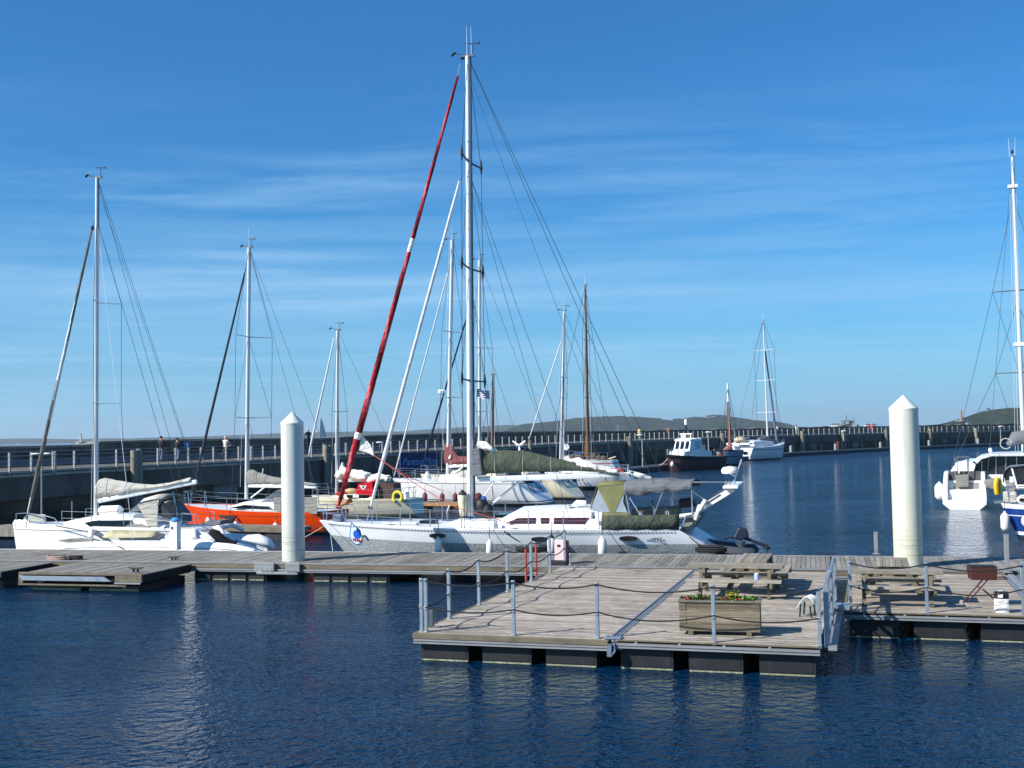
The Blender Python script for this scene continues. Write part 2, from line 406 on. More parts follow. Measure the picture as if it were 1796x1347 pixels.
REDP = M('faded_red_paint', '#b0453a', .6, var=.2, scale=6)
FLOATM = M('dark_float_plastic', '#1b1d21', .6, var=.3, scale=2.2, stain='#34383c', stain_amt=.5)
UNDER = M('deck_gap_shade', '#0d0e10', .9)  # near-black colour paints the shade seen through the deck gaps
ALGAE = M('waterline_growth', '#8d9273', .85, var=.5, scale=12, stain='#d9d9c8', stain_amt=.8, bump=.6)
BEAMALU = M('aluminium_channel', '#97989a', .5, .3, var=.18, scale=3, stain='#7d7a68', stain_amt=.5, stretch=(.5, 2, 4))
TIMBER = M('weathered_timber', '#736a58', .85, var=.35, scale=3, stain='#48443a', stain_amt=.85, bump=.4, stretch=(.5, 2, 2))
PALEWOOD = wood_planks('pale_bench_timber', ('#8b8373', '#a79f90', '#c5bfb2'), .15, 1)
DECK_X = wood_planks('lichen_deck_boards', ('#85796b', '#bcb0a1', '#e6e1d9'), .151, 1, 1.3)
DECK_Y = wood_planks('grey_deck_boards', ('#74716a', '#95918a', '#aeaaa0'), .145, 0)
def planks(name, mat, parent, x0, x1, y0, y1, along, pitch, ztop=.5, gap=.013, th=.03, clip=None):
    mb = MB(); a0, a1 = (y0, y1) if along == 'x' else (x0, x1)
    k0, k1 = math.floor(a0 / pitch), math.ceil(a1 / pitch)
    for k in range(k0, k1):
        lo, hi = max(k * pitch + gap / 2, a0), min((k + 1) * pitch - gap / 2, a1)
        if hi - lo < .02: continue
        dz = random.uniform(-.0035, .0035); e = random.uniform(-.012, .012)
        if along == 'x': mb.box(x0 + e, x1 + e * .5, lo, hi, ztop - th + dz, ztop + dz)
        else: mb.box(lo, hi, y0 + e, y1 + e * .5, ztop - th + dz, ztop + dz)
    return mb.build(name, mat, parent, 0)
def floats(parent, x0, x1, y, n, w, gap0, depth=1.2, zt=.20, back=None, mat=None):
    """dark buoyancy boxes under a deck edge at local y, with a rim of growth at the waterline"""
    span = (x1 - x0 - gap0) / n
    for k in range(n):
        a = x0 + gap0 / 2 + k * span + (span - w) / 2
        mb = MB(); mb.box(a, a + w, y, y + depth, -.4, zt)
        mb.box(a + .012, a + w - .012, y - .014, y, -.07, .0, 1)
        mb.box(a + .05, a + w - .05, y - .008, y, .075, zt - .03)
        mb.build('float', [mat or FLOATM, ALGAE], parent, 0, bevel=.02)
# ------------------------------------------------------------------ frames of the docks
p0 = at_z(0, 963, .5); p1 = at_z(1796, 978, .5)
MD = Fr(p0.x, p0.y, math.degrees(math.atan2(p1.y - p0.y, p1.x - p0.x)))      # main walkway: far edge on local y = 0
p2 = at_z(732, 1109, .5)
FD = Fr(p2.x, p2.y, -17.4)                                                    # front decks: front left corner at 0, 0
WID = 3.55
# ---- main walkway
g = thing_fr('pontoon', MD, 'long grey planked main walkway pontoon running across behind the front decks', 'pontoon')
planks('deck', DECK_Y, g, -6, 46, -WID, -.06, 'y', .145)
mb = MB(); mb.box(-6, 46, -WID + .05, -.1, .30, .462); mb.build('sub_deck', UNDER, g, 0)
mb = MB(); mb.box(-6, 46, -.055, 0, .36, .515); mb.build('far_edge_rail', BEAMALU, g, 0, bevel=.01)
# near edge: timber fascia over an aluminium channel, from the finger to the front decks
xa, xb = MD.z(0, 983).x - 3, MD.z(985, 995).x
mb = MB(); mb.box(-6, 46, -WID - .075, -WID - .005, .335, .475); mb.build('edge_timber', TIMBER, g, 0, bevel=.012)
mb = MB(); mb.box(-6, 46, -WID - .085, -WID - .005, .485, .525); mb.box(-6, 46, -WID - .13, -WID - .005, .275, .325); mb.box(-6, 46, -WID - .11, -WID - .005, .225, .265)
mb.build('edge_channel', BEAMALU, g, 0)
x = MD.z(330, 1010, .1).x
while x < 17.5:
    mb = MB(); mb.box(x, x + 2.62, -WID + .05, -.3, -.4, .225); 
    for q in range(4): mb.box(x + .06 + q * .65, x + .60 + q * .65, -WID + .01, -WID + .05, -.3, .21); mb.box(x + .08 + q * .65, x + .58 + q * .65, -WID - .008, -WID + .01, -.07, -.03, 1)
    mb.build('float', [FLOATM, ALGAE], g, 0, bevel=.015); x += 4.25
# ---- finger pontoon lower left, with its grey steel fender strip
FGx0, FGx1 = MD.z(38, 1003).x, MD.z(250, 1006).x
FGy0 = (MD.z(38, 1003).y + MD.z(250, 1006).y) / 2
rx0, rx1 = MD.z(95, 985).x, MD.z(318, 985).x
g = thing_fr('pontoon', MD, 'short planked finger pontoon with a folded grey strip along its front, lower left', 'pontoon')
planks('deck', DECK_Y, g, FGx0, FGx1, FGy0, -WID - .14, 'y', .145, .47)
mb = MB(); mb.box(FGx0 + .02, FGx1 - .02, FGy0 + .03, -WID - .15, .2, .435); mb.build('sub_deck', UNDER, g, 0)
mb = MB(); mb.box(FGx0 - .05, FGx1 + .03, FGy0 - .09, FGy0 - .01, .43, .505); mb.box(FGx1 - .9, FGx1 + .03, FGy0 - .1, FGy0 - .012, .24, .425); mb.box(FGx0 - .05, FGx0 + .12, FGy0 - .1, FGy0 - .012, .16, .425)
mb.box(FGx0 - .05, FGx1 - .5, FGy0 - .12, FGy0 - .012, .10, .15)
mb.build('edge_timber', TIMBER, g, 0, bevel=.01)
mb = MB(); mb.prism([(FGx0 + .12, .26), (FGx1 - 1.0, .26), (FGx1 - 1.25, .40), (FGx0 + .02, .40)], FGy0 - .16, FGy0 - .10); mb.build('fender_strip', GALV, g, 0)
mb = MB(); mb.box(FGx1 - .88, FGx1 + .02, FGy0 - .16, FGy0 - .101, .19, .235); mb.build('bracket', BEAMALU, g, 0)
floats(g, FGx0 + .15, FGx1 - .05, FGy0 + .12, 2, 1.75, .05, 1.6, .10)
floats(g, FGx0 + .15, FGx1 - .05, FGy0 + 1.8, 2, 1.75, .05, 1.0, .10)
# ---- pontoon at the left frame edge
g = thing_fr('pontoon', MD, 'pontoon corner cut by the left frame edge with a yellowish timber and a white plate', 'pontoon')
q = MD.z(18, 1003); lx1 = MD.z(18, 998).x
planks('deck', DECK_Y, g, lx1 - 4, lx1, q.y + .25, -WID - .14, 'y', .145, .47)
mb = MB(); mb.box(lx1 - 4, lx1 - .05, q.y + .3, -WID - .16, .18, .435); mb.build('sub_deck', UNDER, g, 0)
mb = MB(); mb.box(lx1 - 4, lx1 - .35, q.y + .14, q.y + .24, .24, .45); mb.build('edge_timber', M('yellow_timber', '#b59c6a', .8, var=.35, scale=4), g, 0, bevel=.01)
mb = MB(); mb.box(lx1 - .33, lx1 + .02, q.y + .12, q.y + .24, .30, .50); mb.build('plate', WHITE, g, 0)
mb = MB(); mb.box(lx1 - 4, lx1 - .1, q.y + .5, q.y + 2.2, -.4, .15); mb.build('float', FLOATM, g, 0)
# ---- front decks
def front_deck(label, x0, x1, y0, y1, style):
    g = thing_fr('pontoon', FD, label, 'pontoon')
    planks('deck', DECK_X, g, x0, x1, y0, y1, 'x', .151)
    mb = MB(); mb.box(x0 + .03, x1 - .03, y0 + .06, y1 - .02, .36, .462); mb.build('sub_deck', UNDER, g, 0)
    mb = MB(); mb.box(x0 - .06, x0 - .004, y0 - .02, y1, .40, .508); mb.build('side_board', TIMBER, g, 0, bevel=.008)
    if style == 'timber':
        mb = MB(); mb.box(x0 - .08, x1 + .02, y0 - .09, y0 - .012, .385, .495); mb.build('edge_timber', TIMBER, g, 0, bevel=.012)
    else:
        mb = MB(); k = x0 + .35
        while k < x1 - .1: mb.box(k, k + .05, y0 - .03, y0 + .05, .437, .465); mb.build('stub_post', GALV, g, 0); mb = MB(); k += .85
        mb = MB(); mb.box(x0, x1, y0 - .03, y0 - .004, .475, .503); mb.build('edge_timber', TIMBER, g, 0)
    zc = 0 if style == 'timber' else .058
    mb = MB(); mb.box(x0 - .05, x1 + .02, y0 - .1, y0 + .02, .345 + zc, .378 + zc); mb.box(x0 - .03, x1 + .02, y0 - .075, y0 + .02, .325 + zc, .345 + zc); mb.box(x0 - .05, x1 + .02, y0 - .095, y0 + .02, .29 + zc, .322 + zc)
    mb.build('edge_channel', BEAMALU, g, 0)
    mb = MB(); mb.box(x0 - .03, x0 + .1, y0 + .05, y1, .285, .378); mb.build('side_channel', BEAMALU, g, 0)
    n = 3
    span = (x1 - x0 + (0 if style == 'timber' else .18)) / n; y = y0 + .07
    while y < y1 - 1.2:
        for k in range(n):
            w = span - .30; a = x0 + k * span + .05
            mb = MB(); zt_ = .287 if style == 'timber' else .345; mb.box(a, a + w, y, y + 2.5, -.5, zt_)
            if y < y0 + 1: mb.box(a + .012, a + w - .012, y - .012, y, -.075, -.045, 1); mb.box(a + .05, a + w - .05, y - .008, y, -.02, zt_ - .04)
            mb.build('float', [FLOATM, ALGAE], g, 0, bevel=.025)
        y += 2.9
    return g
DY1 = MD.w((0, -WID - .16, 0)); 
yback = 11.35
D1 = front_deck('weathered planked deck pontoon at front left with an empty floor and timber front edge', 0, 4.02, 0, yback, 'timber')
D2 = front_deck('weathered planked deck pontoon carrying the flower planter, open steel front edge', 4.2, 8.02, .02, yback, 'steel')
D3 = front_deck('weathered planked deck pontoon under the rusty barbecue, set back on the right', 8.42, 12.30, 4.35, yback, 'steel')
mb = MB()
g = thing_fr('pontoon', FD, 'purplish grey deck pontoon at the right frame edge behind the charcoal bag', 'pontoon')
planks('deck', wood_planks('purple_grey_boards', ('#6d645e', '#857b74', '#9b9189'), .151, 1), g, 12.62, 18, 4.35, yback, 'x', .151)
mb.box(12.6, 18, 4.4, yback, .2, .462); mb.build('sub_deck', UNDER, g, 0)
mb = MB(); mb.box(12.5, 18, 4.25, 4.345, .285, .33); mb.box(12.5, 18, 4.27, 4.345, .215, .25); mb.build('edge_channel', BEAMALU, g, 0)
mb = MB(); mb.box(12.47, 12.6, 4.3, yback, .40, .535); mb.build('side_beam', BEAMALU, g, 0, bevel=.01)
# floor joints: steel gutter between two decks
def gutter(label, x, w, y0, y1):
    mb = MB(); mb.box(x - w / 2, x - w / 2 + .035, y0, y1, .46, .512); mb.box(x + w / 2 - .035, x + w / 2, y0, y1, .46, .512); mb.box(x - .018, x + .018, y0, y1, .45, .505)
    mb.box(x - w / 2, x + w / 2, y0, y1, .40, .455, 1)
    g = thing_fr('joint_cover', FD, label, 'joint cover')
    mb.build('rail', [GALV, UNDER], g, 0)
    mb = MB(); mb.box(x - .17, x + .17, y0 - .02, y0 + .22, .512, .53); 
    for sx in (-.13, .13):
        for k in range(2): mb.lathe([(.02, 0), (.02, .03)], (x + sx, y0 + .04 + k * .12, .53), 8)
    mb.build('plate', GALV, g, 0)
    mb = MB(); mb.box(x - .07, x + .02, y0 - .2, y0 - .02, .2, .43); mb.tube([(x + .05, y0 - .1, .45), (x + .08, y0 - .16, .3), (x + .0, y0 - .18, .2)], .02, 6); mb.build('hinge', [STEEL], g)
gutter('steel joint rail between the empty deck and the planter deck', 4.11, .2, 0, yback)
gutter('steel joint rail between barbecue deck and the grey right deck', 12.40, .14, 4.35, yback)
# ---- piles
def pile(label, u0, u1, v_base, v_sh, v_tip, fr, mat):
    ub = (u0 + u1) / 2
    c = at_z(ub, v_base, .5); d = math.hypot(c.x, c.y)
    r = (u1 - u0) / 2 / FPX * c.y * .95
    zs = EYE - (v_sh - (777 - .0192 * ub)) * c.y / FPX; zt = EYE - (v_tip - (777 - .0192 * ub)) * c.y / FPX
    kk = 1 + r * .9 / c.y; g = thing('mooring_pile', label, 'pile', (c.x * kk, c.y * kk, 0))
    mb = MB(); mb.lathe([(r, -3), (r, zs - .05)], n=40, cap=False); mb.build('shaft', mat, g, 60)
    mb = MB(); mb.lathe([(r * 1.015, zs - .05), (r * 1.03, zs), (r * .99, zs + .03), (.01, zt)], n=40); mb.build('cap', PILECAP, g, 30)
    return c, r
def pile_material(name, top, low):
    m, t, p = base_mat(name); co = t.objco(); X = t.xyz(co)
    c = hx(top); a = t.noise(co, 1.2, 5)
    c = t.mix(t.mapr(X[2], 1.2, 3.4, 1, 0), c, hx(low))
    lines = t.noise(t.mapping(co, (.6, .6, 14)), 1.0, 4, .7)
    band = t.math('MULTIPLY', t.mapr(lines, .55, .62, 0, .8), t.mapr(X[2], 1.0, 1.9, 1, 0))
    c = t.mix(band, c, hx('#8a8a72'))
    c = t.mix(1., c, t.mapr(a, .3, .7, .93, 1.03), 'MULTIPLY')
    drip = t.noise(t.mapping(co, (9, 9, .5)), 1.0, 3, .6)
    c = t.mix(t.math('MULTIPLY', t.mapr(drip, .6, .75, 0, .4), t.mapr(X[2], .4, 2.2, 1, .15)), c, hx('#9c997f'))
    top = t.noise(t.mapping(co, (5, 5, .25), loc=(2, 5, 1)), 1.0, 4, .65)
    c = t.mix(t.math('MULTIPLY', t.mapr(top, .56, .68, 0, .5), t.mapr(X[2], 2.2, 4.6, .1, 1)), c, hx('#a7a48f'))
    c = t.mix(t.mapr(t.math('ADD', X[2], t.math('MULTIPLY', a, .5)), .35, .62, .95, 0), c, hx('#3a4030'))
    t.l.new(c, p.inputs['Base Color']); p.inputs['Roughness'].default_value = .38
    return m
PILEA = pile_material('cool_white_pile_paint', '#cfd1cd', '#cbccc2'); PILEB = pile_material('cream_pile_paint', '#d2d2c6', '#cfceb6'); PILECAP = M('pile_cap_plastic', '#e7ead9', .35, var=.05)
cL, rL = pile('tall white steel mooring pile on the left with a cone cap, beside the orange boat', 494, 536, 985, 742, 722, MD, PILEA)
cR, rR = pile('tall yellowish white mooring pile on the right with a cone cap, behind a picnic table', 1568, 1620, 996, 716, 692, MD, PILEB)
# guide bracket at the foot of the left pile
q = MD.loc(Vector((cL.x, cL.y, 0)))
g = thing_fr('pile_guide', MD, 'pale steel guide bracket gripping the foot of the left white pile', 'bracket')
mb = MB(); mb.box(q.x - 1.05, q.x - .35, -WID - .22, -WID - .13, .25, .54); mb.box(q.x + .05, q.x + .55, -WID - .22, -WID - .13, .25, .54); mb.box(q.x - .95, q.x + .5, -WID - .26, -WID - .2, .17, .25)
for k in (-.75, -.6, -.45, .15, .3, .42): mb.lathe([(.03, 0), (.03, .05)], (q.x + k, -WID - .26, .3), 8, axis=(0, -1, 0))
mb.build('plate', BEAMALU, g, 0, bevel=.01)
# ---- power pedestals, cleats, ladder
def pedestal(label, u, v, w, h, cols, fr, top=None, rot=R(-12)):
    c = fr.z(u, v); g = thing('power_pedestal', label, 'power post', fr.w(c), fr.a + rot); g.location.z = .5
    mb = MB(); mb.box(-w / 2, w / 2 - .06, -.12, .12, 0, h); mb.build('front_panel', cols[0], g, 0, bevel=.015)
    mb = MB(); mb.box(w / 2 - .056, w / 2, -.115, .115, 0, h - .02); mb.build('side_panel', cols[1], g, 0, bevel=.015)
    if top:
        mb = MB(); mb.lathe([(w * .52, 0), (w * .5, .06), (w * .3, .12), (.02, .14)], (0, 0, h + .004), 16); mb.build('lamp_cap', top, g)
    mb = MB(); mb.box(-w * .25, 0, -.135, -.121, h * .72, h * .82); mb.build('socket', BLACK, g, 0)
    return g
pedestal('white power post with a sky blue cap in front of the trimaran', 308, 964, .34, 1.05, (WHITE, WHITE), MD, M('sky_blue_cap', '#4f93cf', .4))
pedestal('pale pink and red power post at the corner of the empty deck', 986, 989, .40, .74, (M('pale_pink_panel', '#d9bfc2', .5), M('dark_red_panel', '#8a3038', .55, var=.25, scale=8)), MD)
mb = MB(); c = FD.z(978, 992)
g = thing('fender_block', 'black rubber block at the foot of the pink and red power post', 'block', FD.w((c.x, c.y, .5)), FD.a)
mb.box(-.24, .30, -.16, .1, .004, .16); mb.box(-.3, -.25, -.2, -.14, 0, .36, 1); mb.box(.42, .47, -.2, -.14, 0, .40, 1); mb.build('block', [BLACK, GALV], g, 0, bevel=.015)
def cleat(label, u, v, fr, s=1.0, coil=True, rm=None):
    c = fr.z(u, v); g = thing('mooring_cleat', label, 'cleat', fr.w(c), fr.a, None); g.location.z = .5
    mb = MB(); mb.lathe([(.05 * s, 0), (.045 * s, .12 * s)], (-.09 * s, 0, 0), 8); mb.lathe([(.05 * s, 0), (.045 * s, .12 * s)], (.09 * s, 0, 0), 8)
    mb.tube([(-.34 * s, 0, .17 * s), (-.2 * s, 0, .14 * s), (.2 * s, 0, .14 * s), (.34 * s, 0, .17 * s)], [.02 * s, .04 * s, .04 * s, .02 * s], 8); mb.build('horn', BLACK, g)
    if coil:
        mb = MB()
        for k in range(4): mb.tube([((.34 + .05 * (k % 2)) * s * math.cos(a), .16 * s * math.sin(a), .02 + .035 * k) for a in [2 * math.pi * i / 18 for i in range(19)]], .026 * s, 6)
        mb.build('rope_coil', rm or ROPE, g)
    return g
cleat('black rope coiled on a cleat near the red ladder', 934, 966, MD, 1.5)
cleat('black rope coiled on a cleat behind the sailboat stern', 1247, 968.5, MD, 1.3)
cleat('small cleat with dark rope on main walkway right above the short finger pontoon', 133, 981.5, MD, .7)
cleat('pair of pinkish ropes knotted on the walkway edge at far left', 100, 982.5, MD, 1.0, True, M('pinkish_rope', '#a98a80', .9, var=.3, scale=20))
cleat('small cleat on the right end of the short finger pontoon', 238, 1003, MD, .8, False)
cleat('small cleat on the walkway edge right of the finger pontoon', 305, 982, MD, .7, False)
g = thing_fr('ladder', FD, 'faded red steel safety ladder on the left edge of the empty deck', 'ladder')
a = FD.p(912, 960, -.0); yl = FD.z(916, 1019).y
mb = MB(); ya, yb = yl + .02, yl + 2.1
for nm, yy, vt in (('rail', FD.z(917, 1018).y, 1), ('rail', FD.z(937, 1010).y, 1)):
    mb = MB(); mb.tube([(-.14, yy, -.5), (-.14, yy, 1.42)], .032, 8); mb.build('rail', REDP, g)
yA, yB = FD.z(917, 1018).y, FD.z(937, 1010).y
for zz in (-.1, .16, .42, .68):
    mb = MB(); mb.tube([(-.14, yA, zz), (-.14, yB, zz)], .026, 8); mb.build('rung', REDP, g)
# ---- rope railings
def rope_rail(label, posts, levels, fr, sagv=.16, rope=ROPE, h=1.1, skip=(), lean=None):
    """posts: local x, y of each post foot"""
    g = thing_fr('rope_railing', fr, label, 'railing', 'rope railings round the front decks')
    for (x, y) in posts:
        mb = MB(); mb.box(x - .035, x + .035, y - .03, y + .03, .45, .5 + h); mb.box(x - .05, x + .05, y - .05, y + .05, .505, .52)
        mb.lathe([(.045, 0), (.045, .05)], (x, y - .05, .5 + levels[-1] - .02), 8, axis=(0, 1, 0))
        mb.build('post', GALV, g, 30, bevel=.006)
    for lv in levels:
        pts = []
        for i, ((x0, y0), (x1, y1)) in enumerate(zip(posts, posts[1:])):
            if i in skip: continue
            L = math.hypot(x1 - x0, y1 - y0)
            mb = MB(); mb.tube(sag((x0, y0 - .045, .5 + lv), (x1, y1 - .045, .5 + lv), sagv * min(L / 2.2, 1) * random.uniform(.8, 1.1), 12), .016, 6); mb.build('rope', rope, g)
    return g
LX = -.02
ys = [FD.z(u, v).y for u, v in ((788, 1085), (836, 1061), (880, 1038), (919, 1019), (949, 1004), (974, 992))]
rope_rail('rope railing with grey posts along the left edge of the empty deck', [(.06, .1)] + [(LX + .06, y) for y in ys], (1.06, .55), FD, .14)
xs1 = [FD.z(u, v).x for u, v in ((907, 1111), (1053, 1116))]
x2 = FD.z(1252, 1128).x; x3 = FD.z(1440, 1134).x
rope_rail('rope railing with grey posts along the front edge of the planter deck and empty deck', [(.18, .05)] + [(x, .06) for x in xs1] + [(x2, .06), (x3 - .02, .08)], (1.06, .52), FD, .13)
x4 = FD.z(1478, 1072).x; x5 = FD.z(1628, 1080).x
rope_rail('rope railing with grey posts in front of the barbecue deck', [(8.52, 4.42), (x5, 4.42), (FD.z(1796, 1086).x + .05, 4.42)], (1.06, .56), FD, .17)
# short kerb stop at the front left corner
c = FD.z(757, 1100); g = thing('deck_stop', 'small dark upright stop near the front left deck corner', 'stop', FD.w((c.x, c.y, .5)), FD.a)
mb = MB(); mb.box(-.04, .05, -.05, .05, 0, .36); mb.box(-.04, .2, -.05, .05, 0, .03); mb.build('angle_bracket', DARKALU, g, 0, bevel=.008)
# ---- steel gate frames between planter deck and barbecue deck
g = thing_fr('steel_gate', FD, 'grey steel side gate with slanting bars between planter deck and barbecue deck', 'gate')
gx = 8.16
for i, (y0, y1) in enumerate(((.25, 2.3), (2.5, 5.0))):
    for yy in (y0, y1):
        mb = MB(); mb.box(gx - .05, gx + .05, yy - .04, yy + .04, .45, 1.62); mb.build('post', GALV, g, 0, bevel=.006)
    for zz in (.62, 1.1, 1.58):
        mb = MB(); mb.box(gx - .03, gx + .03, y0 + .045, y1 - .045, zz - .03, zz + .03); mb.build('rail', GALV, g, 0)
    for k in range(5):
        yy = lerp(y0 + .25, y1 - .25, k / 4)
        mb = MB(); mb.box(gx - .012, gx + .012, yy - .05, yy + .05, .65, 1.07); mb.box(gx - .012, gx + .012, yy - .05, yy + .05, 1.13, 1.55); mb.build('bar', GALV, g, 0)
mb = MB(); mb.box(gx - .02, gx + .35, 3.9, 4.3, .62, .70); mb.build('latch_plate', GALV, g, 0)
mb = MB(); mb.tube(sag((gx - .15, .15, 1.55), (gx - .05, 5.0, 1.62), .25), .016, 6); mb.tube(sag((gx - .15, .15, 1.05), (gx - .05, 5.0, 1.1), .2), .016, 6); mb.build('rope', ROPE, g)
mb = MB(); mb.box(gx + .02, gx + .18, .1, 4.2, .42, .50); mb.build('walk_plate', BEAMALU, g, 0)
# ---- planter
cA, cB = FD.z(1192, 1113), FD.z(1334, 1117)
px, py = (cA.x + cB.x) / 2, (cA.y + cB.y) / 2; pw = (cB - cA).length
g = thing('planter_box', 'long wooden planter box of stacked boards full of flowers', 'planter', FD.w((px, py, .5)), FD.a + R(3))
PLW = wood_planks('planter_boards', ('#6e6352', '#8f836d', '#a59c8c'), .13, 2)
mb = MB(); pd = .58
for k in range(4):
    z0 = .08 + k * .14; e = .02 if k % 2 else 0
    mb.box(-pw / 2 + e, pw / 2 - e, 0, .05, z0, z0 + .134); mb.box(-pw / 2 + .05, pw / 2 - .05, pd - .05, pd, z0, z0 + .134)
    mb.box(-pw / 2, -pw / 2 + .05, .052, pd, z0, z0 + .134); mb.box(pw / 2 - .05, pw / 2, .052, pd, z0, z0 + .134)
    if k % 2: mb.box(-pw / 2, -pw / 2 + .14, -.012, -.002, z0, z0 + .13); mb.box(pw / 2 - .14, pw / 2, -.012, -.002, z0, z0 + .13)
mb.build('side_boards', PLW, g, 0, bevel=.008)
mb = MB(); mb.box(-pw / 2 - .02, pw / 2 + .02, -.03, .10, .645, .68); mb.box(-pw / 2 - .02, pw / 2 + .02, pd - .08, pd + .03, .645, .68); mb.box(-pw / 2 - .02, -pw / 2 + .1, .102, pd - .082, .645, .68); mb.box(pw / 2 - .1, pw / 2 + .02, .102, pd - .082, .645, .68); mb.build('top_rim', M('grey_rim_wood', '#6f6a5c', .85, var=.3, scale=5), g, 0, bevel=.006)
for sx in (-1, 1):
    mb = MB(); mb.box(sx * pw * .36 - .05, sx * pw * .36 + .05, .0, pd, .002, .078); mb.build('foot', TIMBER, g, 0)
mb = MB(); mb.box(-pw / 2 + .06, pw / 2 - .06, .06, pd - .06, .5, .63); mb.build('soil', M('soil', '#2b2118', .95, bump=.6), g, 0)
GREENS = [M('leaf_green', '#3d5a22', .6, var=.4, scale=20), M('leaf_bright', '#5d8a2e', .6, var=.4, scale=20), M('leaf_dark', '#25351c', .6, var=.4, scale=20), M('leaf_lime', '#8f9a35', .6, var=.3, scale=20)]
PETAL = [M('petal_orange_red', '#d9472b', .6), M('petal_yellow', '#d9bd3d', .6)]
def plant(name, label, x, y, z, w, h, n, mats, petals=0, pm=0, parent_fr=None, spiky=False):
    o = thing(name, label, 'plant', g.matrix_basis @ Vector((x, y, z)), 0)
    mb = MB()
    for k in range(n):
        a = random.uniform(0, 6.28); rr = w * math.sqrt(random.random()) * .5; hh = h * random.uniform(.25, 1)
        c = Vector((rr * math.cos(a), rr * .6 * math.sin(a), hh)); d = Vector((random.uniform(-1, 1), random.uniform(-1, 1), random.uniform(-.2, 1.4 if spiky else .8))).normalized()
        s = Vector((random.uniform(-1, 1), random.uniform(-1, 1), random.uniform(-1, 1))).cross(d).normalized(); L = random.uniform(.025, .06) * (1.8 if spiky else 1); q = L * (.22 if spiky else .5)
        mb.add([c, c + d * L * .5 + s * q, c + d * L, c + d * L * .5 - s * q], [(0, 1, 2, 3)], k % len(mats))
        if k % 6 == 0: mb.tube([(c.x * .5, c.y * .5, 0), c], .004, 4)
    mb.build('leaves', mats, o, 0, fix=False)
    if petals:
        mb = MB()
        for k in range(petals):
            a = random.uniform(0, 6.28); rr = w * random.random() * .5; c = Vector((rr * math.cos(a), rr * .6 * math.sin(a), h * random.uniform(.7, 1.1)))
            mb.ball(c, .02, .02, .015, 6)
        mb.build('flowers', PETAL[pm], o)
    return o
px2 = pw / 2
for i, (fx, w, h, n, ms, pet, pm, sp, lb) in enumerate([
    (-.88, .26, .13, 130, (0, 2), 26, 0, False, 'orange red flowers at the left end of the planter'),
    (-.58, .34, .16, 220, (0, 2, 3), 0, 0, True, 'spiky green and yellowish tuft in the left half of the planter'),
    (-.30, .26, .13, 170, (2, 2, 0), 0, 0, False, 'dark green low plant in the planter just left of the railing post'),
    (.12, .24, .13, 110, (0, 2), 24, 0, False, 'orange red flowers just right of the railing post in the planter'),
    (.33, .22, .30, 200, (3, 3, 0), 10, 1, True, 'tall yellow green sprigs in the middle of the planter'),
    (.52, .20, .13, 100, (0, 1), 22, 0, False, 'orange red flowers beside the bright green bush in the planter'),
    (.76, .36, .17, 300, (1, 1, 0), 0, 0, False, 'bright green leafy bush at the right end of the planter')]):
    plant('flower_plant', lb, fx * px2 * .95, .29, .60, w * 1.05, h * .72, n, [GREENS[j] for j in ms], pet, pm, None, sp)
# ---- picnic tables
def picnic(label, x, y, rot, L=1.75, near_only=False):
    g = thing('picnic_table', label, 'picnic table', FD.w((x, y, .5)), FD.a + rot, 'wooden picnic tables on the decks')
    for k in range(5):
        pass
    mb = MB()
    for k in range(5): yy = -.37 + k * .15; mb.box(-L / 2 + random.uniform(-.01, .01), L / 2 + random.uniform(-.01, .01), yy, yy + .142, .69, .745)
    mb.build('tabletop', PALEWOOD, g, 0, bevel=.005)
    for s in (-1, 1):
        mb = MB()
        for k in range(2): yy = s * .72 - .15 + k * .152; mb.box(-L / 2, L / 2, yy, yy + .145, .405, .462)
        mb.build('seat', PALEWOOD, g, 0, bevel=.005)
    for sx in (-1, 1):
        xx = sx * L * .36
        mb = MB(); mb.bar((xx, -.62, 0), (xx, -.25, .69), .08, .13, up=(0, 1, 0)); mb.build('leg', TIMBER, g, 0)
        mb = MB(); mb.bar((xx, .62, 0), (xx, .25, .69), .08, .13, up=(0, 1, 0)); mb.build('leg', TIMBER, g, 0)
        mb = MB(); mb.box(xx + .042, xx + .10, -.86, .86, .28, .403); mb.build('cross_beam', TIMBER, g, 0)
        mb = MB(); mb.box(xx + .042, xx + .10, -.38, .38, .57, .688); mb.build('top_beam', TIMBER, g, 0)
    return g
q = FD.loc(at_z(1292, 993, 1.245)); xA = FD.loc(at_z(1207, 991, 1.245)).x; xB = FD.loc(at_z(1372, 995, 1.245)).x
T1 = (lerp(xA, xB, .5), q.y + .36)
picnic('wooden picnic table lying across the planter deck, behind the planter', T1[0], T1[1], 0, xB - xA)
q = FD.loc(at_z(1318, 984, 1.245)); picnic('wooden picnic table seen end-on behind the table of the planter deck', q.x, q.y + .95, R(90), 1.75)
q = FD.loc(at_z(1570, 1003, 1.245)); xA = FD.loc(at_z(1492, 999, 1.245)).x; xB = FD.loc(at_z(1655, 1004, 1.245)).x
picnic('wooden picnic table lying across the barbecue deck in front of the right pile', (xA + xB) / 2, q.y + .36, 0, xB - xA)
q = FD.loc(at_z(1566, 991, 1.245)); picnic('wooden picnic table seen end-on at the foot of the right pile', q.x, q.y + .9, R(90), 1.6)
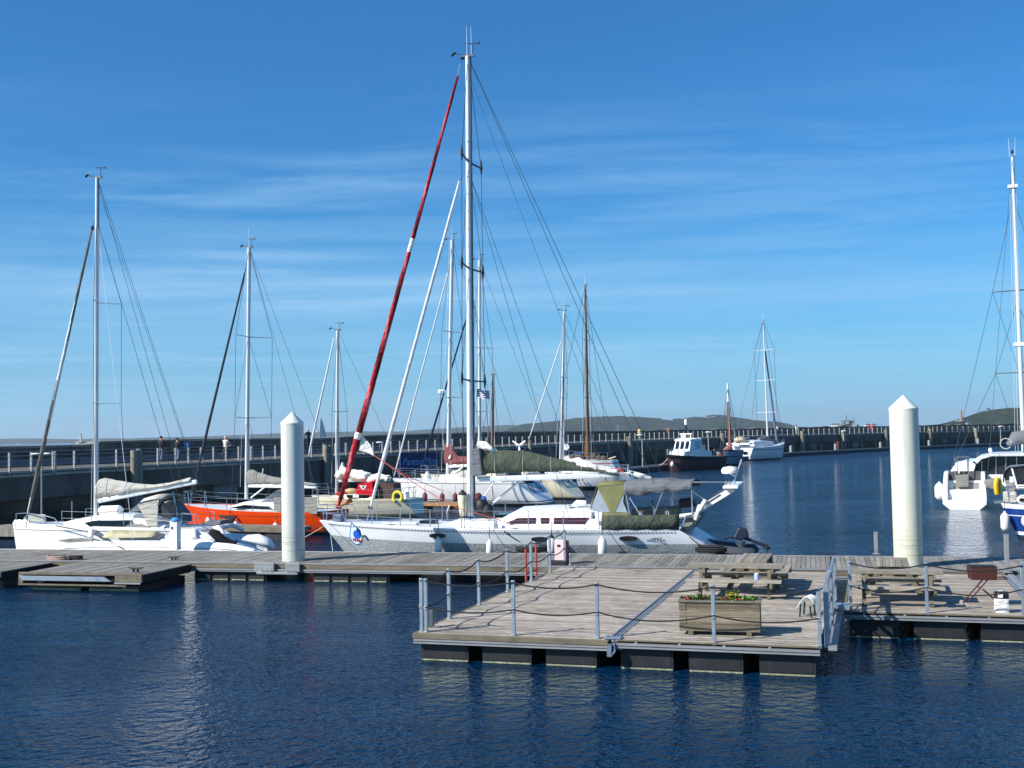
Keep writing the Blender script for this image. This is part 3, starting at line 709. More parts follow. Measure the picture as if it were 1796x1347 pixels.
# ---- barbecue, charcoal bag, slatted rack
c = FD.z(1725, 1064)
g = thing('barbecue', 'rusty brown charcoal barbecue on crossed folding legs', 'barbecue', FD.w((c.x, c.y + .1, .5)), FD.a + R(8))
mb = MB(); bw = .27
mb.prism([(-.26, .60), (.27, .60), (.29, .88), (-.29, .88)], -.20, .20); mb.build('fire_box', RUST, g, 0, bevel=.015)
mb = MB(); mb.box(-.27, .28, -.19, .19, .885, .90); mb.build('grill', BLACK, g, 0)
for yy in (-.16, .16):
    mb = MB(); mb.tube([(-.40 + .0, yy, .05), (.09, yy, .615), (.50, yy, .625)], .016, 6); mb.build('leg', RUST, g)
mb = MB(); mb.tube([(.02, -.10, .36), (.28, -.10, .12), (.34, -.10, .0)], .016, 6); mb.tube([(.02, .1, .36), (.28, .1, .12), (.34, .1, .0)], .016, 6); mb.tube([(.34, -.1, .016), (.34, .1, .016)], .016, 6); mb.build('stand', RUST, g)
mb = MB(); mb.tube([(-.08, -.16, .42), (-.08, .16, .42)], .014, 6); mb.tube([(.50, -.16, .625), (.50, .16, .625)], .016, 6); mb.build('tie_bar', RUST, g)
for yy in (-.19, .19):
    mb = MB(); mb.lathe([(.05, -.015), (.052, 0), (.05, .015)], (-.41, yy, .052), 14, axis=(0, 1, 0)); mb.build('wheel', M('chalky_wheel', '#b5b1aa', .7), g)
c = FD.z(1758, 1075)
g = thing('charcoal_bag', 'white and black paper charcoal bag standing beside the barbecue', 'bag', FD.w((c.x, c.y + .08, .5)), FD.a)
BAGW = fabric('bag_paper', '#dcdcd8', .1, (3, 3, 6), .8, .6); BAGB = fabric('bag_print_black', '#1b1c20', .2, (3, 3, 6), .6, .5)
mb = MB(); rings = []
for zz, sx, sy in ((0, .15, .085), (.03, .155, .09), (.18, .15, .095), (.30, .152, .09), (.36, .15, .075), (.42, .148, .03), (.45, .14, .012)):
    n = 20; rings.append([(sx * math.copysign(abs(math.cos(a)) ** .5, math.cos(a)) + .004 * math.sin(7 * a), sy * math.copysign(abs(math.sin(a)) ** .5, math.sin(a)), zz) for a in [2 * math.pi * k / n for k in range(n)]])
mb.loft(rings, lambda i, j: 1 if i >= 3 else 0); mb.build('sack', [BAGW, BAGB], g, 50)
mb = MB(); mb.box(-.08, .02, -.115, -.099, .33, .42); mb.build('label', WHITE, g, 0)
mb = MB(); mb.ball((0, 0, .47), .07, .02, .03); mb.build('folded_top', BAGW, g)
c = FD.z(1413, 1083)
g = thing('slatted_rack', 'small white curved slatted rack leaning on the gate by the planter', 'rack', FD.w((c.x, c.y, .5)), FD.a + R(-12))
for k in range(5):
    mb = MB(); o = k * .085
    arc = [(-.2 + .40 * i / 10, o, .06 + .38 * math.sin(math.pi * (i / 10) * .72 + .25)) for i in range(11)]
    mb.sheet([[(x, y, z) for x, y, z in arc], [(x, y + .05, z) for x, y, z in arc]]); mb.build('slat', WHITE, g, 60, solid=.012)
mb = MB(); mb.tube([(-.13, .01, 0), (-.10, .01, .28)], .02, 6); mb.tube([(-.13, .33, 0), (-.10, .33, .28)], .02, 6); mb.tube([(.12, .01, 0), (.10, .01, .25)], .02, 6); mb.tube([(.12, .33, 0), (.1, .33, .25)], .02, 6); mb.build('stand', M('dark_green_tube', '#1e3a30', .5), g)
# ---- posts on the far edge, right
def far_post(label, u, vb, vt, wire=False):
    c = MD.z(u, vb); top = MD.p(u, vt, c.y)
    g = thing('edge_post', label, 'post', MD.w((c.x, c.y, .5)), MD.a)
    mb = MB(); h = top.z - .5; mb.box(-.06, .06, -.05, .05, 0, h); mb.box(-.12, .12, -.1, .1, 0, .02); mb.build('post', BEAMALU, g, 0, bevel=.01)
    mb = MB(); mb.box(-.065, .065, -.055, .055, h, h + .02); mb.build('cap', GALV, g, 0)
    return g
far_post('pale steel post left of the right pile at the far walkway edge', 1537, 972, 934)
far_post('pale steel post near the right frame edge behind the barbecue', 1767, 1004, 938)
# ------------------------------------------------------------------ boat building
def smooth_stations(st, n=26):
    """monotone-ish cubic resampling of control stations"""
    k = len(st); out = []
    for i in range(n + 1):
        t = i / n * (k - 1); a = min(int(t), k - 2); f = t - a
        p0, p1, p2, p3 = st[max(a - 1, 0)], st[a], st[a + 1], st[min(a + 2, k - 1)]
        out.append([.5 * (2 * q1 + (q2 - q0) * f + (2 * q0 - 5 * q1 + 4 * q2 - q3) * f * f + (3 * q1 - q0 - 3 * q2 + q3) * f ** 3) for q0, q1, q2, q3 in zip(p0, p1, p2, p3)])
    return out
def hull(parent, st, bands, mats, deck_mat, p=.38, n=26, camber=.06, name='hull', deck=True, deck_in=0.0):
    """st: (x, sheer z, half beam, bottom z, shift of the bottom in x); bands: (lower z or f(x), material index) from the sheer down"""
    S = smooth_stations(st, n); mb = MB(); rings = []; mids = []
    for x, zs, b, zb, sh in S:
        b = max(b, .02); zl = [zs]; ml = []
        top = zs
        for lo, mi in bands:
            z1 = lo(x) if callable(lo) else lo
            z1 = min(max(z1, zb), top)
            for q in range(1, 4): zl.append(lerp(top, z1, q / 3)); ml.append(mi)
            top = z1
        for q in range(1, 4): zl.append(lerp(top, zb, q / 3)); ml.append(bands[-1][1])
        side = []
        for z in zl:
            f = max((z - zb) / (zs - zb), 0) ** p
            side.append((x + sh * (zs - z) / (zs - zb), b * f, z))
        ring = [(q[0], -q[1], q[2]) for q in side] + [(q[0], q[1], q[2]) for q in side[-2::-1]]
        rings.append(ring); mids = ml
    m = len(mids)
    mb.loft(rings, lambda i, j: mids[j] if j < m else mids[2 * m - 1 - j], closed=False, cap=False)
    # transom and stem closed strip by strip
    for ring in (rings[0], rings[-1]):
        L = len(ring); o = len(mb.v); mb.v += [Vector(q) for q in ring]
        for j in range(m - 1): mb.f.append([o + j, o + j + 1, o + L - 2 - j, o + L - 1 - j]); mb.m.append(mids[j])
        mb.f.append([o + m - 1, o + m, o + m + 1]); mb.m.append(mids[-1])
    h = mb.build(name, mats, parent, 50)
    if deck:
        mb = MB(); g = []
        for (x, zs, b, zb, sh) in S:
            b = max(b - .012, .015); zs -= .02 + deck_in
            g.append([(x, -b, zs), (x, -b * .5, zs + camber * b / 2 * .75), (x, 0, zs + camber * b / 2), (x, b * .5, zs + camber * b / 2 * .75), (x, b, zs)])
        mb.sheet(g); mb.build('deck', deck_mat, parent, 40)
    return S
def beam_at(S, x):
    return interp(sorted((s[0], s[2]) for s in S), x)
def sheer_at(S, x):
    return interp(sorted((s[0], s[1]) for s in S), x)
def house(parent, name, st, mat, n=None, rnd=.12):
    """cabin: stations (x, half width low, half width top, z low, z top)"""
    mb = MB(); rings = []
    for x, wb, wt, zb, zt in st:
        h = zt - zb
        r = [(x, -wb, zb), (x, -lerp(wb, wt, .75), zb + h * .72), (x, -wt, zb + h * .93), (x, -wt * .82, zt), (x, 0, zt + wt * .06)]
        rings.append(r + [(q[0], -q[1], q[2]) for q in r[-2::-1]])
    mb.loft(rings, 0, closed=True, cap=True)
    return mb.build(name, mat, parent, 32)
def panel(parent, name, fr, px, y, mat, th=.03, bevel=0.):
    mb = MB(); pts = [fr.p(u, v, y) for u, v in px]
    mb.prism([(q.x, q.z) for q in pts], y, y + th)
    return mb.build(name, mat, parent, 0, bevel=bevel)
def tpx(parent, name, fr, px, r, mat, n=6, caps=True):
    """tube through photo points (u, v, local y)"""
    mb = MB(); mb.tube([fr.p(*q) for q in px], r, n, cap=caps); return mb.build(name, mat, parent)
def tl(parent, name, pts, r, mat, n=6):
    mb = MB(); mb.tube(pts, r, n); return mb.build(name, mat, parent)
def mast(parent, fr, base, top, r0, r1, mat=None, y=0., track=True, name='mast'):
    a, b = fr.p(base[0], base[1], y), fr.p(top[0], top[1], y)
    mb = MB(); mb.tube([a.lerp(b, k / 8) for k in range(9)], [lerp(r0, r1, (k / 8) ** 1.5) for k in range(9)], 14, flat=.8); o = mb.build(name, mat or ALU, parent)
    if track:
        off = Vector((r0 * .92, 0, 0)); off2 = Vector((r1 * .92, 0, 0))
        mb = MB(); mb.tube([a + off, b + off2], r0 * .18, 6); mb.build('mast_track', DARKALU, parent)
    return a, b
def stay(parent, a, b, r, mat=None, name='stay'):
    mb = MB(); mb.tube([a, b], r, 5); return mb.build(name, mat or WIRE, parent)
def furled(parent, a, b, r0, r1, mats, bands=None, name='furled_sail', n=36, wob=.12):
    """rolled headsail from the foot a to the head b"""
    mb = MB(); pts = []; rs = []
    for k in range(n + 1):
        t = k / n; q = a.lerp(b, t); pts.append(q)
        rr = lerp(r0, r1, t ** .8) * min(1, .5 + t * 3.0) * (1 + wob * math.sin(k * 1.9) * .6 + random.uniform(-wob, wob) * .5)
        if k == 0: rr *= .5
        rs.append(rr)
    rings_start = len(mb.f)
    mb.tube(pts, rs, 10)
    if bands:
        for i in range(rings_start, len(mb.f)):
            ring = (i - rings_start) // 10; t = min(ring / n, 1); mb.m[i] = interp_band(bands, t, (i - rings_start) % 10, ring)
    return mb.build(name, mats, parent, 60)
def interp_band(bands, t, j, ring):
    for lo, hi, mi in bands:
        if lo <= t < hi: return mi(j, ring) if callable(mi) else mi
    return 0
def sailcover(parent, fr, top, bot, w, mat, name='sail_cover', n=34, lump=.06, y=0., seed=1):
    """flaked sail under its cover on the boom: outline from the photo, rounded section"""
    rnd = random.Random(seed); mb = MB(); rings = []
    u0, u1 = max(top[0][0], bot[0][0]), min(top[-1][0], bot[-1][0]); ph = [rnd.uniform(0, 6.28) for _ in range(6)]
    for k in range(n + 1):
        u = lerp(u0, u1, k / n)
        a = fr.p(u, interp(bot, u), y); b = fr.p(u, interp(top, u), y); h = (b.z - a.z); x = (a.x + b.x) / 2
        if h < .02: h = .02
        ww = w * (1 - .25 * k / n) * (1 + lump * math.sin(k * .9 + ph[0])); ring = []
        for j in range(14):
            th = 2 * math.pi * j / 14; s = math.sin(th); c = math.cos(th)
            zz = a.z + h * (.5 + .5 * s); tt = (zz - a.z) / h
            yy = c * ww * (1 - .55 * tt ** 1.5) * (1 + lump * 1.5 * math.sin(3 * th + k * .7 + ph[1]) + rnd.uniform(-lump, lump))
            ring.append((x + lump * .3 * math.sin(j + k * 1.3), y + yy, zz + h * lump * .5 * math.sin(k * 1.1 + j * 1.7 + ph[2])))
        rings.append(ring)
    mb.loft(rings); o = mb.build(name, mat, parent, 60)
    for f in (.14, .34, .54, .74, .92):
        g = rings[int(f * n)]; c = sum((Vector(q) for q in g), Vector()) / len(g); mb = MB(); mb.tube([c + (Vector(q) - c) * 1.03 for q in g + g[:2]], .011, 4); mb.build('lashing', ROPEW, o)
    return o
def flaked(parent, fr, pts, r, mat, name='flaked_sail', seed=3, y=0.):
    """loosely flaked white cloth along a line of photo points"""
    rnd = random.Random(seed); mb = MB()
    for k in range(4):
        P = []; 
        for u, v in pts:
            q = fr.p(u, v, y); P.append(q + Vector((rnd.uniform(-.05, .05), (k - 1.5) * r * .5 + rnd.uniform(-.05, .05), rnd.uniform(-.6, .6) * r)))
        mb.tube(P, [r * rnd.uniform(.55, 1.0) for _ in P], 9)
    return mb.build(name, mat, parent, 60)
def spreaders(parent, fr, A, B, vs, half, r=.028, sweep=.15, mat=None, taper=1.0):
    """crosstrees at the given photo heights; returns their tips"""
    tips = []
    for k, v in enumerate(vs):
        u = A[0] + (B[0] - A[0]) * (v - A[1]) / (B[1] - A[1]); c = fr.p(u, v); h = half * (taper ** k); pr = []
        for s in (-1, 1):
            e = c + Vector((sweep * h, s * h, .02))
            mb = MB(); mb.tube([c, e], [r * 1.3, r], 6, flat=.6); mb.build('spreader', mat or ALU, parent); pr.append(e)
        tips.append(pr)
    return tips
def shrouds(parent, top, tips, chain, r, mat=None):
    """cap shrouds from masthead over the spreader tips to the chainplates at +-y"""
    for s in (0, 1):
        pts = [top] + [t[s] for t in tips] + [Vector((chain[0], (-1 if s == 0 else 1) * chain[1], chain[2]))]
        mb = MB(); mb.tube(pts, r, 5); mb.build('shroud', mat or WIRE, parent)
def masthead(parent, b, r, scale=1.0, vane=True, ant=1):
    s = scale
    mb = MB(); mb.box(b.x - .16 * s, b.x + .22 * s, b.y - .04, b.y + .04, b.z - .02, b.z + .06 * s); mb.build('masthead_plate', DARKALU, parent, 0)
    if vane:
        mb = MB(); mb.tube([b + Vector((-.05, 0, .05)), b + Vector((-.42 * s, 0, .13 * s))], r, 5); mb.lathe([(.02 * s, -.02), (.07 * s, 0), (.07 * s, .03 * s), (.02 * s, .05 * s)], b + Vector((-.46 * s, 0, .13 * s)), 8)
        mb.ball(b + Vector((-.52 * s, 0, .1 * s)), .05 * s, .05 * s, .05 * s, 8); mb.build('anemometer', BLACK, parent)
        mb = MB(); mb.tube([b + Vector((.16 * s, 0, .05)), b + Vector((.18 * s, 0, .40 * s))], r, 5); mb.tube([b + Vector((-.1 * s, .05, .44 * s)), b + Vector((.38 * s, -.05, .38 * s))], r * 1.2, 5)
        o = b + Vector((.30 * s, -.04, .39 * s)); mb.add([o, o + Vector((.14 * s, 0, .07 * s)), o + Vector((.14 * s, 0, -.07 * s))], [(0, 1, 2)]); mb.build('wind_vane', BLACK, parent, 0)
    for k in range(ant):
        q = b + Vector((-.03 + .14 * k * s, .03 * k, .05)); mb = MB(); mb.tube([q, q + Vector((0, 0, .95 * s))], [r * 1.3, r * .6], 5); mb.build('aerial', WIREW, parent)
def lifelines(parent, S, x0, x1, n, side, h=.6, r=.012, inset=.06, wires=(1., .5), mat=None):
    pts = []
    for k in range(n):
        x = lerp(x0, x1, k / (n - 1)); z = sheer_at(S, x); y = side * max(beam_at(S, x) - inset, .05); pts.append(Vector((x, y, z)))
        mb = MB(); mb.tube([pts[-1], pts[-1] + Vector((0, side * .03, h))], r * 1.3, 6); mb.build('stanchion', mat or STEEL, parent)
    for w in wires:
        mb = MB(); mb.tube([q + Vector((0, side * .03 * w, h * w)) for q in pts], r * .55, 5); mb.build('lifeline', mat or STEEL, parent)
    return pts
def fender(label, fr, x, y, ztop, L, r, mat, capmat=None, group='fenders hanging from boats', line=.5, lean=0.):
    g = thing('fender', label, 'fender', fr.w((x, y, 0)), fr.a, group)
    mb = MB(); z0 = ztop - L
    mb.lathe([(.02, z0), (r * .6, z0 + r * .25), (r, z0 + r * .9), (r, ztop - r * .9), (r * .6, ztop - r * .25), (r * .25, ztop), (r * .2, ztop + .06)], n=14); mb.build('body', mat, g, 60)
    if capmat:
        mb = MB(); mb.lathe([(r * .72, ztop - r * .28), (r * .66, ztop - r * .1), (r * .3, ztop + .03), (.02, ztop + .09)], n=12); mb.build('end_cap', capmat, g)
    mb = MB(); mb.tube([(0, 0, ztop + .05), (0, .05, ztop + line)], .012, 5); mb.build('line', ROPE, g)
    return g
def rope_thing(label, pts, r=.016, mat=None, s=0.1, name='mooring_rope'):
    P = []
    for a, b in zip(pts, pts[1:]): P += sag(a, b, s, 8)[:-1] if b is not pts[-1] else sag(a, b, s, 8)
    c = Vector(pts[0]); mb = MB(); mb.tube([q - c for q in P], r, 6); o = mb.build(name, mat or ROPE); o.location = c
    return tag(o, label, 'rope', 'mooring ropes')
ANTI = M('dark_antifouling', '#1f2427', .7)
GREYCOVER = fabric('warm_grey_canvas', '#b9b6ab', .12, (1.5, 1.5, 5), .8)
GREYCOVER2 = fabric('grey_canvas', '#86857f', .12, (1.5, 1.5, 5), .8)
GREEN = fabric('olive_green_canvas', '#4a5146', .14, (2.6, 1.5, 2.2), 1.0)
GREYDARK = fabric('slate_canvas', '#6d7176', .1, (1.5, 1.5, 5), .6)
SAILW = fabric('white_sailcloth', '#e9e7dd', .06, (2, 2, 5), .8, .6)
FURLW = fabric('furled_white_sail', '#d5d7d6', .15, (2, 2, 2), .6, .7)
FURLGREY = fabric('furled_grey_streaked_sail', '#6e6c66', .4, (3, 3, 1.2), .8, .7)
FURLNAVY = fabric('furled_navy_sail', '#1e2a49', .2, (3, 3, 3), .6)
FURLDARK = fabric('furled_charcoal_sail', '#3a3f45', .2, (3, 3, 3), .6)
MAROON = fabric('maroon_canvas', '#7c4a4c', .15, (1.5, 1.5, 5), .8)
REDC = fabric('bright_red_canvas', '#b8121f', .1, (2, 2, 5), .5)
CLEARP = M('clear_plastic_sheet', '#b9c6cf', .12, var=.2, scale=3, bump=.4, alpha=.55)
FENW = M('white_fender', '#e4e2da', .4, var=.08, scale=4, stain='#b4ae98', stain_amt=.4)
NAVYP = M('navy_plastic', '#1a2238', .45)
ORANGE = M('orange_gelcoat', '#e8480c', .3, var=.05)
YELLOW = M('yellow_foam', '#e2d53b', .6)
# ================================================================== big aluminium sloop
_bo = MD.w((MD.z(888, 966).x, 2.65, 0))
BF = Fr(_bo.x, _bo.y, math.degrees(MD.a))
B = thing_fr('sailboat', BF, 'large white and bare aluminium sailboat with tall mast, red furled sail and olive sail cover', 'sailboat')
xb = BF.p(562, 917).x; xs = BF.p(1192, 930, -1.6).x; Lb = xs - xb
ALPAINT = M('white_hull_paint', '#e4e7ea', .35, var=.05, scale=.8, stain='#c4c6c4', stain_amt=.25)
def swirl_mat():
    m, t, p = base_mat('swirled_bare_aluminium'); co = t.objco()
    w = t.new('ShaderNodeTexNoise'); w.inputs['Scale'].default_value = 1.3; t.l.new(co, w.inputs['Vector'])
    v = t.new('ShaderNodeTexVoronoi'); v.inputs['Scale'].default_value = 2.4; t.l.new(t.mapping(co, (1.15, .2, 1.6), rot=(0, .35, 0)), v.inputs['Vector'])
    d = t.math('SINE', t.math('MULTIPLY', v.outputs['Distance'], 26.0))
    n = t.noise(co, 7, 5)
    k = t.math('ADD', t.math('MULTIPLY', d, .35), n)
    t.l.new(t.mix(t.mapr(k, .2, 1.0), hx('#a4aaab'), hx('#cfd2d0')), p.inputs['Base Color'])
    p.inputs['Metallic'].default_value = .35; p.inputs['Roughness'].default_value = .45
    t.l.new(t.bump(k, .25, .02), p.inputs['Normal']); return m
SWIRL = swirl_mat()
zst = lambda x: interp([(xb, .86), (xb + 5, .76), (xb + 10, .72), (xs, .74), (xs + 3, .62)], x)
SB = hull(B, [(xb, 1.38, .05, -.6, 1.7), (xb + Lb * .12, 1.33, .95, -.7, .9), (xb + Lb * .3, 1.27, 1.7, -.8, .2), (xb + Lb * .5, 1.23, 2.1, -.8, 0), (xb + Lb * .72, 1.22, 2.1, -.7, .3), (xb + Lb * .88, 1.22, 1.92, -.6, 1.2), (xs, 1.20, 1.65, -.5, 2.9)], [(zst, 0), (.1, 1), (-.2, 2)], [ALPAINT, SWIRL, ANTI], ALPAINT, .36, 34)
mb = MB()
for k in range(105):
    x = lerp(xb + .5, xs - .15, k / 104); y = -beam_at(SB, x); z = sheer_at(SB, x)
    mb.box(x - .032, x + .032, y - .006, y + .02, z - .085, z - .055)
mb.build('rail_slots', DARKALU, B, 0)
mb = MB(); P = [Vector((s[0], -s[2] + .02, s[1] + .015)) for s in SB]; mb.tube(P, .025, 6); P = [Vector((s[0], s[2] - .02, s[1] + .015)) for s in SB]; mb.tube(P, .025, 6); mb.build('toe_rail', ALU, B)
for u, v in ((764, 940.5), (947, 946), (1100, 945.5)):                      # hull ports
    q = BF.p(u, v, -2.1); y = -beam_at(SB, q.x) * .985
    mb = MB(); w, h = .30, .085; mb.prism([(q.x + w * math.copysign(min(abs(c), .85) / .85, c), q.z + h * s) for c, s in [(math.cos(a), math.sin(a)) for a in [2 * math.pi * i / 20 for i in range(20)]]], y - .012, y + .06); mb.build('hull_port', DGLASS, B, 0)
q = BF.p(642, 940, -.9); mb = MB(); mb.lathe([(.06, -.01), (.06, .05)], (q.x, -beam_at(SB, q.x) * .96, q.z), 12, axis=(0, 1, 0)); mb.build('hull_fitting', DARKALU, B)
# bow emblem: a drop with a blue disc and red lettering
mb = MB(); q = BF.p(622, 941, -.95); bx, bz = q.x, q.z; by = -beam_at(SB, bx + .3) * .93
slope = (beam_at(SB, bx + .4) - beam_at(SB, bx - .4)) / .8
def on_hull(x, z, off):
    i = min(range(len(SB)), key=lambda k: abs(SB[k][0] + SB[k][4] * (SB[k][1] - z) / (SB[k][1] - SB[k][3]) - x)); j = min(max(i, 1), len(SB) - 2)
    def yy(s): return s[0] + s[4] * (s[1] - z) / (s[1] - s[3]), s[2] * max((z - s[3]) / (s[1] - s[3]), 0) ** .36
    pts = sorted(yy(s) for s in SB); return Vector((x, -interp(pts, x) - off, z))
def decal(parent, name, outline, mat, off):
    mb = MB(); c = [sum(a) / len(outline) for a in zip(*outline)]
    vs = [on_hull(c[0], c[1], off)] + [on_hull(x, z, off) for x, z in outline] + [on_hull(lerp(c[0], x, .5), lerp(c[1], z, .5), off) for x, z in outline]
    n = len(outline); fs = []
    for i in range(n):
        j = (i + 1) % n; fs += [(0, 1 + n + i, 1 + n + j), (1 + n + i, 1 + i, 1 + j, 1 + n + j)]
    mb.add(vs, fs); return mb.build(name, mat, parent, 0)
def drop(s): return [(bx + s * .30 * math.sin(a) * (1 if math.cos(a) < .2 else (1 - .55 * (math.cos(a) - .2))) - .1 * s * max(math.cos(a), 0) ** 3, bz + s * (-.34 * -math.cos(a) if math.cos(a) < .3 else .34 * math.cos(a) + .25 * max(0, math.cos(a) - .3))) for a in [2 * math.pi * i / 36 for i in range(36)]]
e = decal(B, 'bow_emblem', drop(1.0), M('emblem_blue', '#2f79b5', .4), .012)
decal(e, 'emblem_field', [(x, z) for x, z in drop(.87)], M('emblem_white', '#dfeaf2', .4), .016)
decal(e, 'emblem_disc', [(bx + .05 + .15 * math.cos(a), bz + .06 + .17 * math.sin(a)) for a in [i * .314 for i in range(20)]], M('emblem_bright_blue', '#1668cf', .4), .020)
decal(e, 'emblem_navy_disc', [(bx + .16 + .10 * math.cos(a), bz + .12 + .20 * math.sin(a)) for a in [i * .314 for i in range(20)]], M('emblem_navy', '#132a6b', .4), .0195)  # navy ellipse showing beside the blue disc
for k, (dx, w) in enumerate(((-.14, .05), (-.05, .06), (.04, .05), (.13, .07), (.22, .05))):
    decal(e, 'emblem_letter', [(bx + dx + w * .7 * math.cos(a), bz - .13 - .012 * k + (.07 if k % 2 else .055) * math.sin(a)) for a in [i * .628 for i in range(10)]], M('emblem_red', '#a81f35', .4) if k == 0 else bpy.data.materials['emblem_red'], .022)
q = BF.p(1147, 945, -1.75); nm = on_hull(q.x, q.z, .015)
text_mesh('boat_name', 'Lumis', bpy.data.materials['dark_anodised_spar'], B, Matrix.Translation(nm) @ Matrix.Rotation(R(90), 4, 'X'), .22, .004, .25)
# cabin
c0 = BF.p(866, 921, -1.3).x; c1 = BF.p(905, 897, -1.2).x; c2 = BF.p(960, 893, -1.2).x; c3 = BF.p(1032, 892, -1.2).x; c4 = BF.p(1056, 900, -1.2).x
zc = BF.p(930, 894, -1.25).z; zd = 1.24
house(B, 'coachroof', [(c0 - 1.2, .8, .6, zd - .02, zd + .06), (c0, 1.25, 1.05, zd - .02, zd + .22), (c1, 1.45, 1.2, zd - .02, zc - .03), (c2, 1.5, 1.25, zd - .02, zc + .02), (c3, 1.5, 1.25, zd - .02, zc + .03), (c4, 1.48, 1.2, zd - .02, zc - .08), (c4 + .08, 1.46, 1.15, zd - .02, zc - .35)], GEL)
WINR = M('curtained_window', '#4a2a30', .12, var=.6, scale=9, stretch=(6, 1, .5))
def side_win(px):
    pts = [BF.p(u, v, -1.42) for u, v in px]; mb = MB()
    zs0 = zd; 
    def ys(q): return -lerp(1.5, 1.26, min(max((q[-1] - zd) / (zc - zd), 0), 1)) - .012
    mb.prism([(q.x, q.z) for q in pts], ys, lambda q: ys(q) + .05); return mb.build('window', WINR, B, 0)
side_win([(888, 917.6), (906, 908.6), (939, 908), (939, 918)]); side_win([(947, 908.3), (963, 908.3), (963, 918.3), (949, 918.3)]); side_win([(971, 908), (1033, 908), (1026, 919.2), (971, 919)])
tl(B, 'grab_rail', [BF.p(925, 899.5, -1.15), BF.p(928, 897.5, -1.15), BF.p(968, 897, -1.15), BF.p(972, 901, -1.15)], .018, STEEL)
mb = MB(); q = BF.p(1016, 891, -.8); mb.tube([q + Vector((-.25, 0, 0)), q + Vector((-.05, 0, .16)), q + Vector((.25, 0, .17))], [.1, .13, .09], 8); mb.build('cowl_vent', WHITE, B)
mb = MB(); q = BF.p(885, 905, -.8); mb.box(q.x - .35, q.x + .3, -.9, -.1, q.z - .06, q.z + .06); mb.build('hatch', DGLASS, B, 0, bevel=.02)
# cockpit weather cloth, dodger, bimini
mb = MB(); g1 = []
for k in range(13):
    u = lerp(1056, 1190, k / 12); a = BF.p(u, lerp(928.5, 929.5, k / 12), -1.9); b = BF.p(u, lerp(904.5, 903, k / 12), -1.9); yy = -beam_at(SB, a.x) - .01 + .02 * math.sin(k * 2.1)
    g1.append([(a.x, yy, a.z), ((a.x + b.x) / 2, yy + .03 * math.sin(k * 1.7), (a.z + b.z) / 2), (b.x, yy + .02, b.z)])
mb.sheet(g1); mb.build('weather_cloth', GREEN, B, 60, solid=.02)
DY = 1.15
panel(B, 'dodger_window', BF, [(1034, 898), (1050, 856), (1076, 898)], -DY, CLEARP, .015)
panel(B, 'dodger_window', BF, [(1078, 898), (1099, 856), (1103, 899)], -DY, CLEARP, .015)
GREENY = M('yellow_green_canvas', '#74764c', .8, var=.12, stain='#c9a52e', stain_amt=.5, scale=1.4)
panel(B, 'dodger_side', BF, [(1047, 853), (1100, 850), (1078, 899), (1070, 899)], -DY - .01, GREENY, .012)
mb = MB(); a = BF.p(1047, 852, -DY); b = BF.p(1100, 849.5, -DY); f0 = BF.p(1034, 898, -DY)
mb.sheet([[(f0.x, -DY, f0.z), (f0.x - .25, 0, f0.z), (f0.x, DY, f0.z)], [(a.x, -DY, a.z), (a.x - .1, 0, a.z + .1), (a.x, DY, a.z)], [(b.x, -DY, b.z), (b.x, 0, b.z + .1), (b.x, DY, b.z)]]); mb.build('dodger_roof', GREENY, B, 30, solid=.015)
panel(B, 'dodger_skirt', BF, [(1030, 899), (1106, 899), (1106, 904), (1030, 904)], -DY - .02, GREENY, .02)
mb = MB(); top = [(1094, 848), (1120, 847.5), (1172, 845.5), (1180, 849), (1214, 848)]; bot = [(1101, 868), (1120, 869), (1163, 863), (1176, 864), (1213, 859)]
gr = []; va = []
for k in range(25):
    u = lerp(1094, 1214, k / 24); a = BF.p(u, interp(top, u) + .5 * math.sin(k * 1.3), -1.35); b = BF.p(u, interp(bot, u) + .8 * math.sin(k * 1.1), -1.42)
    gr.append([(a.x, -1.38, a.z - .02), (a.x, -.7, a.z + .06), (a.x, 0, a.z + .085), (a.x, .7, a.z + .06), (a.x, 1.38, a.z - .02)])
    va.append([(a.x, -1.385, a.z - .025), ((a.x + b.x) / 2, -1.40 + .02 * math.sin(k * 1.7), (a.z + b.z) / 2), (b.x, -1.41 + .03 * math.sin(k * .9), b.z)])
mb.sheet(gr); mb.build('bimini', GREYDARK, B, 30, solid=.012); 
for s in (1, -1): mb = MB(); mb.sheet([[(q[0], s * q[1], q[2]) for q in r] for r in va]); mb.build('bimini_valance', GREYDARK, B, 50, solid=.01)
for px in ([(1163, 862, -1.4), (1147, 903, -1.7)], [(1213, 859, -1.4), (1214, 901, -1.5)], [(1215, 862, -1.4), (1247, 884, -1.2)], [(1163, 862, 1.4), (1150, 900, 1.7)], [(1213, 859, 1.4), (1214, 900, 1.5)], [(1096, 853, -1.2), (1104, 902, -1.3)], [(1104, 872, -1.3), (1122, 902, -1.5)]):
    tpx(B, 'bimini_frame', BF, px, .026, STEEL)
tpx(B, 'bimini_frame', BF, [(1211, 845.5, -.9), (1284, 846, -.9)], .028, STEEL)
for px in ([(1097, 857, -1.19), (1094, 880, -1.19), (1103, 901, -1.19)],): tpx(B, 'dodger_frame', BF, px, .03, BLACK)
# cockpit gear
panel(B, 'cockpit_locker', BF, [(1108, 893), (1190, 890), (1190, 905), (1108, 905)], .4, GREYCOVER2, 1.0)
panel(B, 'folded_bag', BF, [(1190, 876), (1214, 874), (1222, 888), (1190, 892)], -.2, BLACK, .6, .05)
mb = MB(); q = BF.p(1146, 893, -.4); mb.lathe([(.33, -.03), (.36, 0), (.33, .03)], q, 18, axis=(1, .2, .2), cap=False); mb.build('steering_wheel', STEEL, B)
tpx(B, 'winch', BF, [(1170, 903, -1.5), (1170, 896, -1.5)], .07, STEEL, 10)
